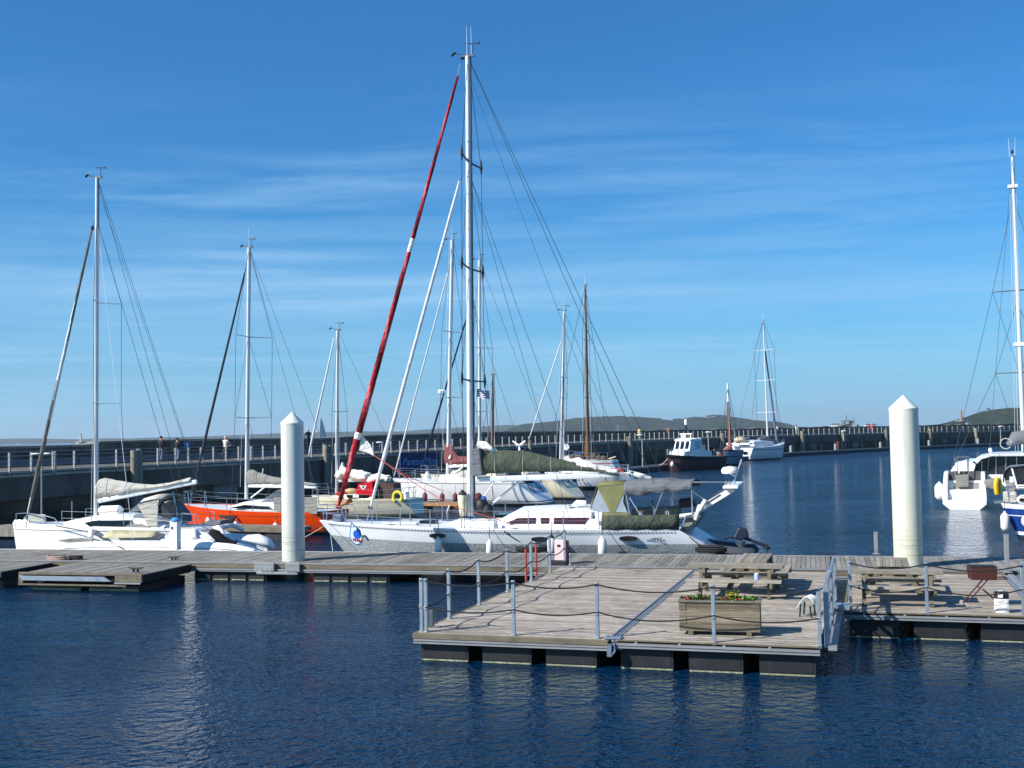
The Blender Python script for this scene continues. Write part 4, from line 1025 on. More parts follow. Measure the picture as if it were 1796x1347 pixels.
# stern arch (white lifting arms) with radar
for y in (-1.2, 1.2):
    mb = MB(); mb.bar(BF.p(1228, 893, y), BF.p(1287, 857, y), .10, .19, up=(0, 0, 1)); mb.build('lifting_arm', WHITE, B, 0, bevel=.02)
    mb = MB(); mb.bar(BF.p(1239, 883, y - .055), BF.p(1264, 867.5, y - .055), .012, .05); mb.build('arm_slot', BLACK, B, 0)
    mb = MB(); mb.bar(BF.p(1226, 888, y), BF.p(1276, 855, y), .05, .06); mb.build('arm_stay', DARKALU, B, 0)
mb = MB(); a = BF.p(1283, 855, -1.5); mb.box(a.x - .28, a.x + .22, -1.6, 1.6, a.z - .04, a.z + .06); mb.build('cross_bar', WHITE, B, 0, bevel=.02)
for u in (1275, 1280, 1286): tpx(B, 'aerial_stub', BF, [(u, 855, -1.0), (u + (u - 1279) * .4, 844, -1.0)], .035, STEEL)
tpx(B, 'radar_pole', BF, [(1284, 856, -.6), (1301, 806, -.6)], .035, STEEL)
mb = MB(); q = BF.p(1280.5, 830, -.6); mb.lathe([(.05, -.02), (.27, -.01), (.30, .05), (.29, .13), (.24, .2), (.05, .24)], q, 24); mb.build('radar_dome', WHITE, B); mb = MB(); mb.bar(q + Vector((0, 0, -.02)), BF.p(1291, 836, -.6), .06, .04); mb.build('radar_bracket', WHITE, B, 0)
mb = MB(); pts = [BF.p(1195, 927, -1.55), BF.p(1203, 905, -1.5), BF.p(1218, 902, -1.45), BF.p(1230, 893, -1.3)]; mb.tube(pts, .03, 6); mb.build('pushpit', STEEL, B)
panel(B, 'stern_locker', BF, [(1192, 929), (1207, 908), (1226, 908), (1213, 930)], -1.3, GREYCOVER2, 2.6)
for (u, v, L, ax) in ((1207, 904, .55, (1, 0, .1)), (1224, 899, .5, (.35, 0, 1)), (1232, 887, .4, (.5, .1, .8))):
    q = BF.p(u, v, -1.4); a = Vector(ax).normalized(); mb = MB(); mb.lathe([(.02, -L / 2 - .04), (.075, -L / 2), (.085, L / 2), (.02, L / 2 + .04)], q, 10, axis=a); mb.build('rolled_cover', FENW, B)
# mast, boom, rig
A, T = (826, 905), (820.5, 99)
a, b = mast(B, BF, A, T, .165, .115)
for k in range(22):
    v = lerp(250, 890, k / 21); u = lerp(T[0], A[0], (v - T[1]) / (A[1] - T[1])); q = BF.p(u, v); s = 1 if k % 2 else -1
    mb = MB(); mb.add([q + Vector((-.03, -.105, 0)), q + Vector((.03, -.105, 0)), q + Vector((.03, -.15, 0)), q + Vector((-.03, -.15, 0)), q + Vector((-.03, -.108, .05)), q + Vector((.03, -.108, .05))], [(0, 1, 2, 3), (3, 2, 5, 4), (0, 3, 4), (1, 5, 2), (0, 4, 5, 1)]); mb.build('mast_step', STEEL, B, 0)
tips = spreaders(B, BF, T, A, (284, 471, 668), 1.25, .045, .1, DARKALU, 1.08)
for pr in tips:
    for e in pr: mb = MB(); mb.lathe([(.02, -.25), (.05, -.05), (.05, .1), (.02, .3)], e, 8); mb.build('spreader_end', BLACK, B)
chx = a.x + .35
shrouds(B, b, tips, (chx, 1.95, 1.25), .012)
for i, pr in enumerate(tips):
    for s in (0, 1):
        lo = tips[i + 1][s] if i + 1 < len(tips) else Vector((chx + .2, (-1.9, 1.9)[s], 1.25))
        mid = a.lerp(b, (pr[s].z - a.z) / (b.z - a.z)); stay(B, mid, lo, .009, name='diagonal_shroud')
masthead(B, b, .012, 1.15, True, 2)
mb = MB(); mb.lathe([(.03, 0), (.09, .05), (.03, .1)], b + Vector((-.2, 0, -.1)), 8); mb.build('halyard_block', BLACK, B)
REDS = fabric('red_sailcloth', '#a9222a', .2, (3, 3, 2), .8, .7); RED2 = fabric('red_sail_fold_shade', '#56121a', .2, (3, 3, 2), .8, .7); WHT = bpy.data.materials['white_sailcloth']
fa, fb = BF.p(594, 886), BF.p(803, 134)
twist = lambda j, r: 1 if (j + r) % 10 in (0, 1, 2) else (3 if (j + r) % 10 in (5, 6) else 0)  # dark and pale spirals paint fold shading into the red cloth
furled(B, fa, fb, .155, .05, [REDS, RED2, WHT, fabric('red_sail_fold_light', '#c4656a', .2, (3, 3, 2), .8, .7)], [(0, .155, twist), (.155, .165, 2), (.165, .17, 2), (.17, .58, twist), (.58, .615, 2), (.615, 1.01, twist)], n=64, wob=.05)
stay(B, fb, BF.p(807, 112), .03, STEEL, 'furler_top'); mb = MB(); mb.lathe([(.10, 0), (.13, .05), (.10, .10)], fa + Vector((-.02, 0, -.12)), 12, axis=(fb - fa)); mb.build('furler_drum', REDS, B)
stay(B, fa, BF.p(590, 915), .02, STEEL)
mb = MB(); w0, w1 = BF.p(635, 763), BF.p(629, 790); w2 = BF.p(655, 797); mb.sheet([[w0, w0.lerp(w2, .5) + Vector((.05, .15, 0)), w2], [w0.lerp(w1, .5), w0.lerp(w1, .5).lerp(w2, .5) + Vector((0, .1, 0)), w2 + Vector((0, 0, -.02))], [w1, w1.lerp(w2, .5) + Vector((0, -.05, .03)), w2 + Vector((0, 0, -.05))]]); mb.build('sail_clew', [SAILW], B, 60)
REDROPE = M('red_rope', '#b5564e', .9, var=.3, scale=20)
tpx(B, 'sheet', BF, [(655, 798, 0), (735, 853, -1), (800, 890, -1.3), (900, 919, -1.4)], .014, REDROPE); tpx(B, 'sheet', BF, [(655, 798, 0), (720, 838, .8), (780, 862, 1.2)], .014, REDROPE)
ia, ib = BF.p(649, 892), BF.p(806, 318)
furled(B, ia, ib, .085, .05, [FURLW], n=30, wob=.06); stay(B, ib, BF.p(812, 306), .02, STEEL); stay(B, ia, BF.p(641, 922), .03, STEEL); mb = MB(); mb.lathe([(.08, 0), (.12, .04), (.08, .08)], ia, 12, axis=(ib - ia)); mb.build('furler_drum', BLACK, B)
stern = [Vector((xs - .2, s * 1.5, 1.25)) for s in (-1, 1)]
stay(B, b, stern[0], .011, name='backstay'); stay(B, b, stern[1], .011, name='backstay')
m1 = BF.p(826, 312); stay(B, m1, Vector((xs - 3.6, -1.95, 1.25)), .009, name='running_backstay'); stay(B, m1, Vector((xs - 3.6, 1.95, 1.25)), .009, name='running_backstay')
for du in (-4.5, 5.5): tpx(B, 'halyard', BF, [(820.5 + du * .8, 112, -.06), (826 + du, 880, -.06)], .010, DARKALU)
sailcover(B, BF, [(838, 787), (846, 783), (858, 792), (885, 789), (925, 791), (965, 801), (1012, 812), (1045, 820), (1086, 829)], [(838, 834), (860, 831), (900, 829), (960, 826.5), (1010, 826), (1060, 829), (1086, 836)], .27, GREEN, n=46, lump=.045)
mb = MB(); p0 = BF.p(836, 787); mb.prism([(q.x, q.z) for q in (BF.p(829, 788), BF.p(845, 785), BF.p(850, 834), BF.p(832, 835))], -.3, .3); mb.build('cover_front', GREYDARK, B, 0, bevel=.05)
mb = MB(); mb.bar(BF.p(834, 841), BF.p(1087, 832.5), .16, .20); mb.build('boom', ALU, B, 0, bevel=.05)
flaked(B, BF, [(838, 780), (850, 782), (866, 791)], .12, SAILW, 'sail_head', 5)
sailcover(B, BF, [(1012, 811), (1040, 813), (1062, 822), (1083, 824)], [(1012, 817), (1040, 825), (1062, 831), (1083, 832)], .2, SAILW, 'sail_leech', 14, .1, seed=9)
tpx(B, 'vang', BF, [(835, 892, 0), (870, 840, 0)], .03, ALU); tpx(B, 'mainsheet', BF, [(1062, 836, 0), (1070, 893, 0)], .02, ROPE); tpx(B, 'topping_lift', BF, [(1087, 832, 0), (826, 140, 0)], .007, WIRE)
tpx(B, 'spinnaker_pole', BF, [(857, 889, .2), (914, 842, 1.0)], .045, WHITE, 8)
for (u, v, y) in ((1000, 893, -1.0), (1040, 905, -1.6), (870, 921, -1.5), (1125, 903, -1.75)):
    q = BF.p(u, v, y); mb = MB(); mb.lathe([(.08, -.1), (.085, .0), (.06, .03), (.06, .1), (.08, .13), (.02, .14)], q, 12); mb.build('winch', STEEL, B)
mb = MB(); q = BF.p(735, 917, -1.1); mb.box(q.x - .3, q.x + .3, -.25, .25, 1.30, 1.42); mb.build('deck_hatch', DGLASS, B, 0, bevel=.03)
for (u, y) in ((690, -1.2), (905, -1.9), (1165, -1.8)):
    q = BF.p(u, 922, y); x = q.x; yy = -beam_at(SB, x) + .16; mb = MB(); mb.bar((x - .16, yy, sheer_at(SB, x) + .07), (x + .16, yy, sheer_at(SB, x) + .07), .04, .03); mb.box(x - .06, x + .06, yy - .03, yy + .03, sheer_at(SB, x) - .02, sheer_at(SB, x) + .055); mb.build('deck_cleat', STEEL, B, 0)
# gear at the mast foot
for (u, v, r, mt, nm) in ((845, 888, .24, BLACK, 'sail_bag'), (839, 872, .13, M('dark_red_cloth', '#5d2a2e', .9), 'folded_cloth'), (848, 876, .11, M('blue_cloth', '#2b5fa8', .9), 'folded_cloth'), (855, 896, .22, BLACK, 'sail_bag')):
    q = BF.p(u, v); mb = MB(); mb.ball(q, r * 1.1, r, r * 1.3); mb.build(nm, mt, B)
mb = MB(); q = BF.p(812, 905, -.3); mb.lathe([(.10, 0), (.13, .1), (.17, .55), (.19, .72), (.17, .76)], q, 14); mb.build('dan_buoy', M('rust_stained_cream', '#d9d2b4', .5, stain='#a0683a', stain_amt=.8, scale=3), B); mb = MB(); mb.lathe([(.17, .765), (.13, .85), (.03, .95)], q, 12); mb.build('buoy_cap', BLACK, B)
house(B, 'fore_hatch_coaming', [(BF.p(780, 914, -.5).x, .5, .4, 1.24, 1.3), (BF.p(800, 912, -.5).x, .6, .5, 1.24, 1.45), (BF.p(855, 912, -.5).x, .6, .5, 1.24, 1.45), (BF.p(862, 914, -.5).x, .6, .5, 1.24, 1.3)], GEL)
PTS = lifelines(B, SB, BF.p(606, 905, -.8).x, BF.p(1050, 905, -2).x, 9, -1, .66, .014)
lifelines(B, SB, BF.p(606, 905, .8).x, BF.p(1050, 905, 2).x, 9, 1, .66, .014)
zb0 = 1.38
for s in (-1, 1):
    mb = MB(); x0 = xb + .1; P = [Vector((xb + 1.3, s * .62, 1.35)), Vector((xb + 1.1, s * .58, 1.95)), Vector((xb + .2, s * .2, 2.0)), Vector((xb - .05, 0, 2.0))]; mb.tube(P, .018, 6); mb.tube([Vector((xb + .2, s * .12, 1.38)), P[2]], .018, 6); mb.tube([Vector((xb + 1.15, s * .59, 1.66)), Vector((xb + .15, s * .14, 1.68))], .014, 6); mb.build('pulpit', STEEL, B)
mb = MB(); q = BF.p(588, 918, -.4); mb.box(q.x - .2, q.x + .15, -.2, .2, 1.36, 1.62); mb.build('windlass', M('blue_grey_plastic', '#64708a', .6), B, 0, bevel=.03)
mb = MB(); q = BF.p(700, 914, -.7); mb.box(q.x - .6, q.x + .7, -.8, -.5, 1.31, 1.38); mb.build('plank', WHITE, B, 0, bevel=.02)
# flag
mb = MB(); fq = BF.p(836, 683, -.3)
FLM = M('striped_flag', '#2c3c6e', .8)
rows = []
for k in range(9):
    x = k / 8 * .46; dz = -.10 * (k / 8) ** 1.4 + .03 * math.sin(k * 1.1)
    rows.append([(fq.x + x, fq.y + .08 * math.sin(k * .9), fq.z + dz - j * .037) for j in range(9)])
mb.sheet(rows)
for i in range(len(mb.f)): mb.m[i] = (i % 8) % 2
mb.build('flag', [M('flag_navy', '#27335f', .8), M('flag_white', '#d5d3dd', .8)], B, 0, fix=False)
# fenders of the big boat
for (u, v, L, r, lb, cap) in ((765, 945, .62, .125, 'white fender on the big sailboat, leftmost, in front of a hull port', None), (858, 948, .58, .12, 'white fender on the big sailboat, second from its bow', None), (967, 941, .62, .15, 'fat cream fender with dark cap on the big sailboat', BLACK), (1055, 943, .68, .15, 'tall white fender on the big sailboat, nearest its stern', None)):
    q = BF.p(u, v, -2.3); fender(lb, BF, q.x, -beam_at(SB, q.x) - r - .02, max(q.z, .5 + L * .4), L, r, FENW, cap)
c = MD.z(934, 966); rope_thing('black mooring line from big sailboat midships down to the coil near the red ladder', [BF.w(on_hull(BF.p(886, 931, -2).x, 1.2, .05)), MD.w((c.x, c.y, .62))], .022, ROPE, .05)
rope_thing('dark stern line from big sailboat quarter to coiled rope on walkway', [BF.w((xs + .1, -1.5, 1.22)), MD.w((MD.z(1247, 968.5).x, MD.z(1247, 968.5).y, .6))], .018, ROPE, .12)
rope_thing('pale bow line hanging from big sailboat bow to the walkway', [BF.w((xb + .5, -.3, 1.35)), MD.w((MD.z(597, 965).x, -.1, .52))], .012, ROPEW, .05)
rope_thing('pale crossed bow line from big sailboat bow toward the orange boat', [BF.w((xb + .3, .1, 1.3)), BF.w((xb - 1.9, 1.2, .35))], .014, ROPEW, .05)
# inflatable dinghy under the stern
DB = Fr(*BF.w(((BF.p(1200, 950, -.6).x + BF.p(1330, 960, -.6).x) / 2, -.5, 0)).xy, math.degrees(BF.a))
g = thing_fr('inflatable_dinghy', DB, 'dark grey inflatable dinghy with tilted outboard behind the big sailboat stern', 'dinghy')
HYP = M('dinghy_grey_rubber', '#40454e', .6, var=.1)
x0, x1 = DB.p(1206, 930, 0).x, DB.p(1322, 962, 0).x
for s in (-1, 1):
    mb = MB(); mb.tube([(x0, s * .12, .75), (x0 + .35, s * .5, .62), (x0 + 1.1, s * .68, .46), (x1 - .45, s * .68, .40), (x1, s * .68, .40), (x1 + .14, s * .68, .40)], [.15, .2, .22, .22, .19, .05], 12); mb.build('tube', HYP, g, 60)
mb = MB(); mb.box(x0 + .6, x1 - .3, -.5, .5, .28, .33); mb.box(x1 - .38, x1 - .30, -.5, .5, .30, .72); mb.build('floor', NAVYP, g, 0)
o = thing('outboard_motor', 'tilted dark blue outboard motor on the grey dinghy', 'outboard', DB.w((x1 - .34, 0, .8)), DB.a)
mb = MB(); mb.prism([(-.35, .05), (-.15, .42), (.12, .38), (.2, .1), (-.05, -.02)], -.16, .16); mb.build('cowl', NAVYP, o, 0, bevel=.05)
mb = MB(); mb.bar((.05, 0, .05), (.75, 0, -.22), .09, .12); mb.build('shaft', NAVYP, o, 0, bevel=.02)
mb = MB(); mb.lathe([(.02, -.1), (.07, 0), (.02, .12)], (.78, 0, -.27), 8, axis=(1, 0, -.3)); mb.bar((.8, -.15, -.2), (.8, .15, -.34), .06, .02); mb.bar((.8, .12, -.16), (.8, -.12, -.38), .06, .02); mb.build('propeller', BLACK, o, 0)
mb = MB(); mb.bar((-.05, 0, .1), (-.62, .08, .02), .05, .05); mb.build('tiller', BLACK, o, 0)
# ------------------------------------------------------------------ the long pier behind the harbour
DEPTH = [(-400, 48), (-200, 53), (0, 60), (300, 73), (600, 96), (880, 125), (1100, 155), (1350, 200), (1500, 220), (1650, 244), (1800, 259), (2050, 290)]
EDGE = [(-400, 866), (-200, 852), (0, 839), (125, 831), (320, 821), (480, 812), (540, 808.5), (620, 803.5), (700, 798.5), (780, 794), (860, 789), (960, 783.5), (1050, 778.8), (1120, 776), (1200, 772), (1280, 769.3), (1380, 765.6), (1480, 763), (1560, 761), (1640, 759), (1780, 757), (2050, 752)]
TOPW = [(-400, 797), (0, 787), (160, 783.2), (170, 777.5), (320, 773.5), (400, 772), (560, 771), (640, 766), (700, 764), (880, 759), (1060, 757.5), (1280, 754), (1400, 751), (1560, 748), (1796, 744), (2050, 740)]
def pier_pt(u, off=0., dz=0.):
    """a point of the walkway edge; off metres towards the sea"""
    a = at_y(u - 3, interp(EDGE, u - 3), interp(DEPTH, u - 3)); b = at_y(u + 3, interp(EDGE, u + 3), interp(DEPTH, u + 3)); c = (a + b) / 2
    d = (b - a); d.z = 0; d.normalize(); n = Vector((-d.y, d.x, 0))
    return c + n * off + Vector((0, 0, dz)), d, n
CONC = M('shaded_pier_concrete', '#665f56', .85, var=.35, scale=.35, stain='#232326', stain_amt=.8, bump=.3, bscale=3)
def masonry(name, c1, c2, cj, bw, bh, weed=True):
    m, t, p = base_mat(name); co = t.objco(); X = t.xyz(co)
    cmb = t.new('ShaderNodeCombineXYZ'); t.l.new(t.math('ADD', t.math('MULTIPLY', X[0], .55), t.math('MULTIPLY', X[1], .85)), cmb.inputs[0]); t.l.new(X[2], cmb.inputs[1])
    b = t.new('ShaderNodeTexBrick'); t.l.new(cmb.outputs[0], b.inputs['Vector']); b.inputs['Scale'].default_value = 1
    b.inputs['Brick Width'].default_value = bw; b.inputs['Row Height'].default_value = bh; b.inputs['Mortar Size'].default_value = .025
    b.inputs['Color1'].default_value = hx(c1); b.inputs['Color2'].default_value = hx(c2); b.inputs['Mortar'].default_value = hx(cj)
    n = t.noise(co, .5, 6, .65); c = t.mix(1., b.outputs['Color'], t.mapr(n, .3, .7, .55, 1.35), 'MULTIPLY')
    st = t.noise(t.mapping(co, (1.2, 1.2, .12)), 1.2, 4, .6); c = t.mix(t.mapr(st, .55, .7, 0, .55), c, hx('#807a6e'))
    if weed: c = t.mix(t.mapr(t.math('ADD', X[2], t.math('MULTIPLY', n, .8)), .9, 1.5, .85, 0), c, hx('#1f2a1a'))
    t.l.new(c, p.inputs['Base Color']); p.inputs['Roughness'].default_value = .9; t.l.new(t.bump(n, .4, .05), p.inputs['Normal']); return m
CONCL = M('pale_pier_concrete', '#a9a598', .8, var=.2, scale=1.2, stain='#77736a', stain_amt=.5)
DARKW = M('dark_parapet_stone', '#3a3836', .9, var=.4, scale=.5, stain='#1d1d20', stain_amt=.8, bump=.4, bscale=4)
TOPST = M('pale_parapet_top', '#8f8b80', .9, var=.4, scale=1.5, stain='#57544e', stain_amt=.8)
POSTG = M('pale_grey_rail_post', '#979a98', .6, var=.15, scale=3)
PG = thing('pier', 'long dark concrete pier with a pale edge beam curving across behind all boats', 'pier', (0, 0, 0))
US = [u for u in range(-380, 2041, 20)]
def strip(name, mat, prof, parent=PG, us=None, smooth=0):
    """sweep a closed section (off, dz) along the pier edge"""
    mb = MB(); rings = []
    for u in us or US:
        c, d, n = pier_pt(u); rings.append([c + n * o + Vector((0, 0, z(c) if callable(z) else z)) for o, z in prof])
    mb.loft(rings); return mb.build(name, mat, parent, smooth)
strip('edge_beam', CONCL, [(0, .0), (0, .14), (.4, .14), (.4, .0)])
strip('upper_edge_beam', CONCL, [(.05, .2), (.05, .34), (.45, .34), (.45, .2)])
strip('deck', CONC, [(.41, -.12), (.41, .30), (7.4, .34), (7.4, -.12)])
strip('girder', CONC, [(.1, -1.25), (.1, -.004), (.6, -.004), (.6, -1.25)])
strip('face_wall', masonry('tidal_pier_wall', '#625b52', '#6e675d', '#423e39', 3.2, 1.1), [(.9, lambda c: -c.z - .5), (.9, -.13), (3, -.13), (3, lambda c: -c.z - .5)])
# parapet on the sea side: its top meets the sky line of the photo
mb = MB(); rings = []; rt = []
for u in range(-380, 2041, 10):
    c, d, n = pier_pt(u, 7.4)
    uu = 898 + 2000 * c.x / c.y; zt = EYE + (777 - .0192 * uu - interp(TOPW, uu)) * c.y / FPX
    if u > 1150: zt += random.uniform(-.12, .2) * (.4 + .6 * (u % 40 > 10))
    rings.append([c + Vector((0, 0, -.1)), Vector((c.x, c.y, zt)), Vector((c.x, c.y, zt)) + n * .9, c + n * .9 + Vector((0, 0, -c.z - 1))])
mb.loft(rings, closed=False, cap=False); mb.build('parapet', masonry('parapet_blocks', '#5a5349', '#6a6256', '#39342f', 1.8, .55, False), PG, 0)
mb = MB(); mb.loft([[r[1] + Vector((0, 0, .004)), r[1] + Vector((0, 0, .14)), r[2] + Vector((0, 0, .14)), r[2] + Vector((0, 0, .004))] for r in rings]); mb.build('parapet_coping', TOPST, PG, 0)
# bench-like ledge and cable trunk on the inner wall
strip('wall_ledge', M('grey_wall_ledge', '#6f747b', .7, var=.2), [(6.9, .36), (6.9, .8), (7.38, .8), (7.38, .36)], us=[u for u in US if u < 900])
strip('wall_pipe', M('grey_pipe', '#80858a', .6), [(7.25, 1.25), (7.25, 1.33), (7.38, 1.33), (7.38, 1.25)], us=[u for u in US if u < 1000])
# doors and recesses
for (u, w, h, z0) in ((413, 3.2, 2.0, .4), (563, 2.2, 1.9, .4), (1318, 1.6, 1.7, .5), (1395, 2.2, 1.6, .6), (1433, 1.8, 1.7, .6), (1507, 2.4, 1.6, .6), (1662, 2.2, 1.6, .6), (1140, 1.4, 1.9, .5), (1100, 1.5, 1.8, .5)):
    c, d, n = pier_pt(u, .88); mb = MB(); q = Vector((c.x, c.y, z0)); mb.bar(q - d * w / 2 + Vector((0, 0, h / 2)), q + d * w / 2 + Vector((0, 0, h / 2)), .08, h); mb.build('door', M('grey_steel_door', '#7d8082', .6, var=.2) if 'grey_steel_door' not in bpy.data.materials else bpy.data.materials['grey_steel_door'], PG, 0)
# concrete piles rising past the railing
for u in (228, 236, 566, 573, 925, 1100, 1194, 1264, 1404, 1476, 1551, 1628, 1709):
    c, d, n = pier_pt(u, -.35); k = 1 if u > 300 else .6; r = .23 if u < 1000 else .42
    mb = MB(); zt = 1.25 if u < 600 else .9; mb.tube([(c.x, c.y, -1.5), (c.x, c.y, c.z + zt)], r, 12); mb.build('pile', M('rusty_pile_concrete', '#8d8878', .8, stain='#6b4632', stain_amt=.6) if 'rusty_pile_concrete' not in bpy.data.materials else bpy.data.materials['rusty_pile_concrete'], PG, 50)
for k, u in enumerate(list(range(1085, 1380, 17)) + list(range(1382, 1800, 12))):
    c, d, n = pier_pt(u, .3); mb = MB(); r = .09 + .06 * (k % 3 == 0); mb.tube([(c.x, c.y, -.5), (c.x, c.y, c.z - 1.2)], r, 6); mb.build('fender_post', POSTG if k % 3 else CONC, PG, 50)
# graffiti-like pale scrawl of worn paint on the parapet is left plain
# railing
RG = thing('pier_railing', 'pale grey post railing running the whole length of the pier edge', 'railing', (0, 0, 0))
pu = []; u = -120.; 
acc = 0.; last = pier_pt(-120)[0]
while u < 2000:
    u += .5; q = pier_pt(u)[0]; acc += (q - last).length; last = q
    if acc >= 1.72: pu.append(u); acc = 0.
far_mb = MB(); P1 = []
for k, u in enumerate(pu):
    for rep in ((0, .17) if k % 4 == 0 and u < 900 else (0,)):
        c, d, n = pier_pt(u, .0); c = c + d * rep; a = c + Vector((0, 0, .02)); b = c + Vector((0, 0, 1.32))
        if len(RG.children) < 100: mb = MB(); mb.bar(a, b, .115, .09, up=d); mb.build('post', POSTG, RG, 0)
        else: far_mb.bar(a, b, .13, .10, up=d)
o = far_mb.build('far_posts', POSTG, RG, 0); o['kind'] = 'stuff'
for z, r in ((.62, .018), (.88, .018), (1.14, .022)):
    mb = MB(); mb.tube([pier_pt(u, .06, z)[0] for u in US if u >= -120], r, 4); mb.build('rail', M('rail_tube', '#868c91', .5, .4) if 'rail_tube' not in bpy.data.materials else bpy.data.materials['rail_tube'], RG)
# floating walkway along the foot of the pier
WL = [(540, 853, 100), (700, 850, 101), (880, 843, 108), (1000, 836, 114), (1104, 829.8, 123.5), (1179, 822, 135), (1280, 809, 160), (1380, 799.7, 186), (1563, 789.6, 214.6), (1765, 781, 241), (2000, 773, 275)]
pts = [Vector(((u - 898) / FPX * D, D, 0)) for u, v, D in WL]
mb = MB(); rings = []; edge = []
for i, q in enumerate(pts):
    d = (pts[min(i + 1, len(pts) - 1)] - pts[max(i - 1, 0)]).normalized(); n = Vector((-d.y, d.x, 0)); rings.append([q + Vector((0, 0, -.4)), q + Vector((0, 0, .52)), q + n * 2.6 + Vector((0, 0, .52)), q + n * 2.6 + Vector((0, 0, -.4))]); edge.append([q - n * .06 + Vector((0, 0, .42)), q - n * .06 + Vector((0, 0, .60)), q + n * .1 + Vector((0, 0, .60)), q + n * .1 + Vector((0, 0, .524))])
g = thing('pontoon', 'low dark floating walkway along the foot of the pier with a pale edge', 'pontoon', (0, 0, 0))
mb.loft(rings); mb.build('float', M('dark_walkway_side', '#35373c', .8, var=.3), g, 0)
mb = MB(); mb.loft(edge); mb.build('edge_beam', POSTG, g, 0)
WALKD = [(u, D + 1.2) for u, v, D in WL]
def on_walk(u, off=0): D = interp(WALKD, u) + off; return Vector(((u - 898) / FPX * D, D, .52))
for u, lb in ((1384, 'white mooring post on the low walkway just right of the far catamaran'), (1462, 'white mooring post on the low walkway left of the reddish hose box'), (1541, 'white mooring post on the low walkway just left of the right pile'), (1626, 'white mooring post on the low walkway just right of the right pile'), (1712, 'white mooring post on the low walkway above the right catamaran stern')):
    c = on_walk(u); g = thing('mooring_post', lb, 'post', c, 0, 'white posts on the low walkway'); mb = MB(); mb.lathe([(.24, 0), (.24, 1.0), (.16, 1.1), (.02, 1.15)], n=12); mb.build('post', POSTG, g); mb = MB(); mb.lathe([(.3, 0), (.3, .08)], (0, 0, .02), 12); mb.build('collar', GALV, g)
c = on_walk(1471, .6); g = thing('hose_box', 'reddish brown box standing against the far pier wall', 'box', c, R(35)); mb = MB(); mb.box(-.8, .8, -.3, .3, 0, 1.5); mb.build('body', RUST, g, 0, bevel=.05); mb = MB(); mb.box(-.12, .12, -.36, -.305, .02, 1.3); mb.build('door', POSTG, g, 0)
# lamps: thin posts with flat pale heads
def lamp(label, u, v_top, base, heads):
    zt = EYE + (777 - .0192 * u - v_top) * base.y / FPX
    g = thing('street_lamp', label, 'lamp', base, 0, 'lamps on the harbour walkways'); k = base.y / 60
    mb = MB(); mb.tube([(0, 0, 0), (0, 0, zt - base.z)], [.05 * k ** .6, .035 * k ** .6], 8); mb.build('pole', POSTG, g)
    for s in heads:
        mb = MB(); mb.ball((s * .28 * k ** .5, -.05, zt - base.z), .24 * k ** .55, .2 * k ** .55, .065 * k ** .55, 12); mb.build('lamp_head', WHITE, g)
b0 = at_y(73, 800, 56); b0.z = .5
lamp('twin-headed lamp post behind the trimaran bow', 73, 796, b0, (-1, 1))
lamp('single-headed lamp post between the red sail and the white furled sail', 664, 776, on_walk(664), (0,))
lamp('lamp post on the low walkway left of the black hulled workboat', 1124, 763, on_walk(1124), (-.7,))
lamp('lamp post rising behind the black hulled workboat', 1240, 758, on_walk(1240), (0,))
lamp('lamp post on the low walkway near the reddish box', 1477, 756, on_walk(1477), (0,))
lamp('lamp post on the low walkway near the right headland', 1752, 748, on_walk(1752), (0,))
pontoon_b = thing('pontoon', 'narrow floating pontoon behind the trimaran bow at the left edge', 'pontoon', (0, 0, 0))
mb = MB(); q = at_y(-60, 922, 55); mb.bar(Vector((-30, 58, .3)), Vector((-22.5, 55.2, .3)), 1.6, .45); mb.build('deck', DECK_Y, pontoon_b, 0)
# mast-like signpost / blue plates
c, d, n = pier_pt(472, 7.3, 1.15); g = thing('sign', 'small square blue sign on the dark pier parapet left of the white pile', 'sign', c, math.atan2(d.y, d.x)); mb = MB(); mb.box(-.42, .42, -.05, 0, 0, .6); mb.build('plate', M('blue_sign', '#2b62b8', .5), g, 0); mb = MB(); mb.box(-.1, .1, -.06, -.052, .12, .5); mb.build('pictogram', WHITE, g, 0)
# black old hull with a blue name banner, lying under the pier
c = at_y(690, 812, 94); 
HF = Fr(c.x + 2.4, 95.5, 52)
g = thing_fr('name_banner', HF, 'dark blue banner with pale blue lettering on the shaded pier wall', 'banner')
qa, qb = HF.p(703, 828), HF.p(770, 800)
mb = MB(); mb.box(qa.x, qb.x, 0, .12, qa.z + .05, qb.z + .35); mb.build('cloth', M('navy_banner', '#10235c', .7, var=.3, scale=1), g, 0)
text_mesh('lettering', 'Pantoo Mine', M('sky_blue_letters', '#6fa3dd', .6), g, Matrix.Translation(((qa.x + qb.x) / 2, -.03, (qa.z + qb.z) / 2 + .2)) @ Matrix.Rotation(R(90), 4, 'X'), (qb.x - qa.x) / 5.6, .004, .2)
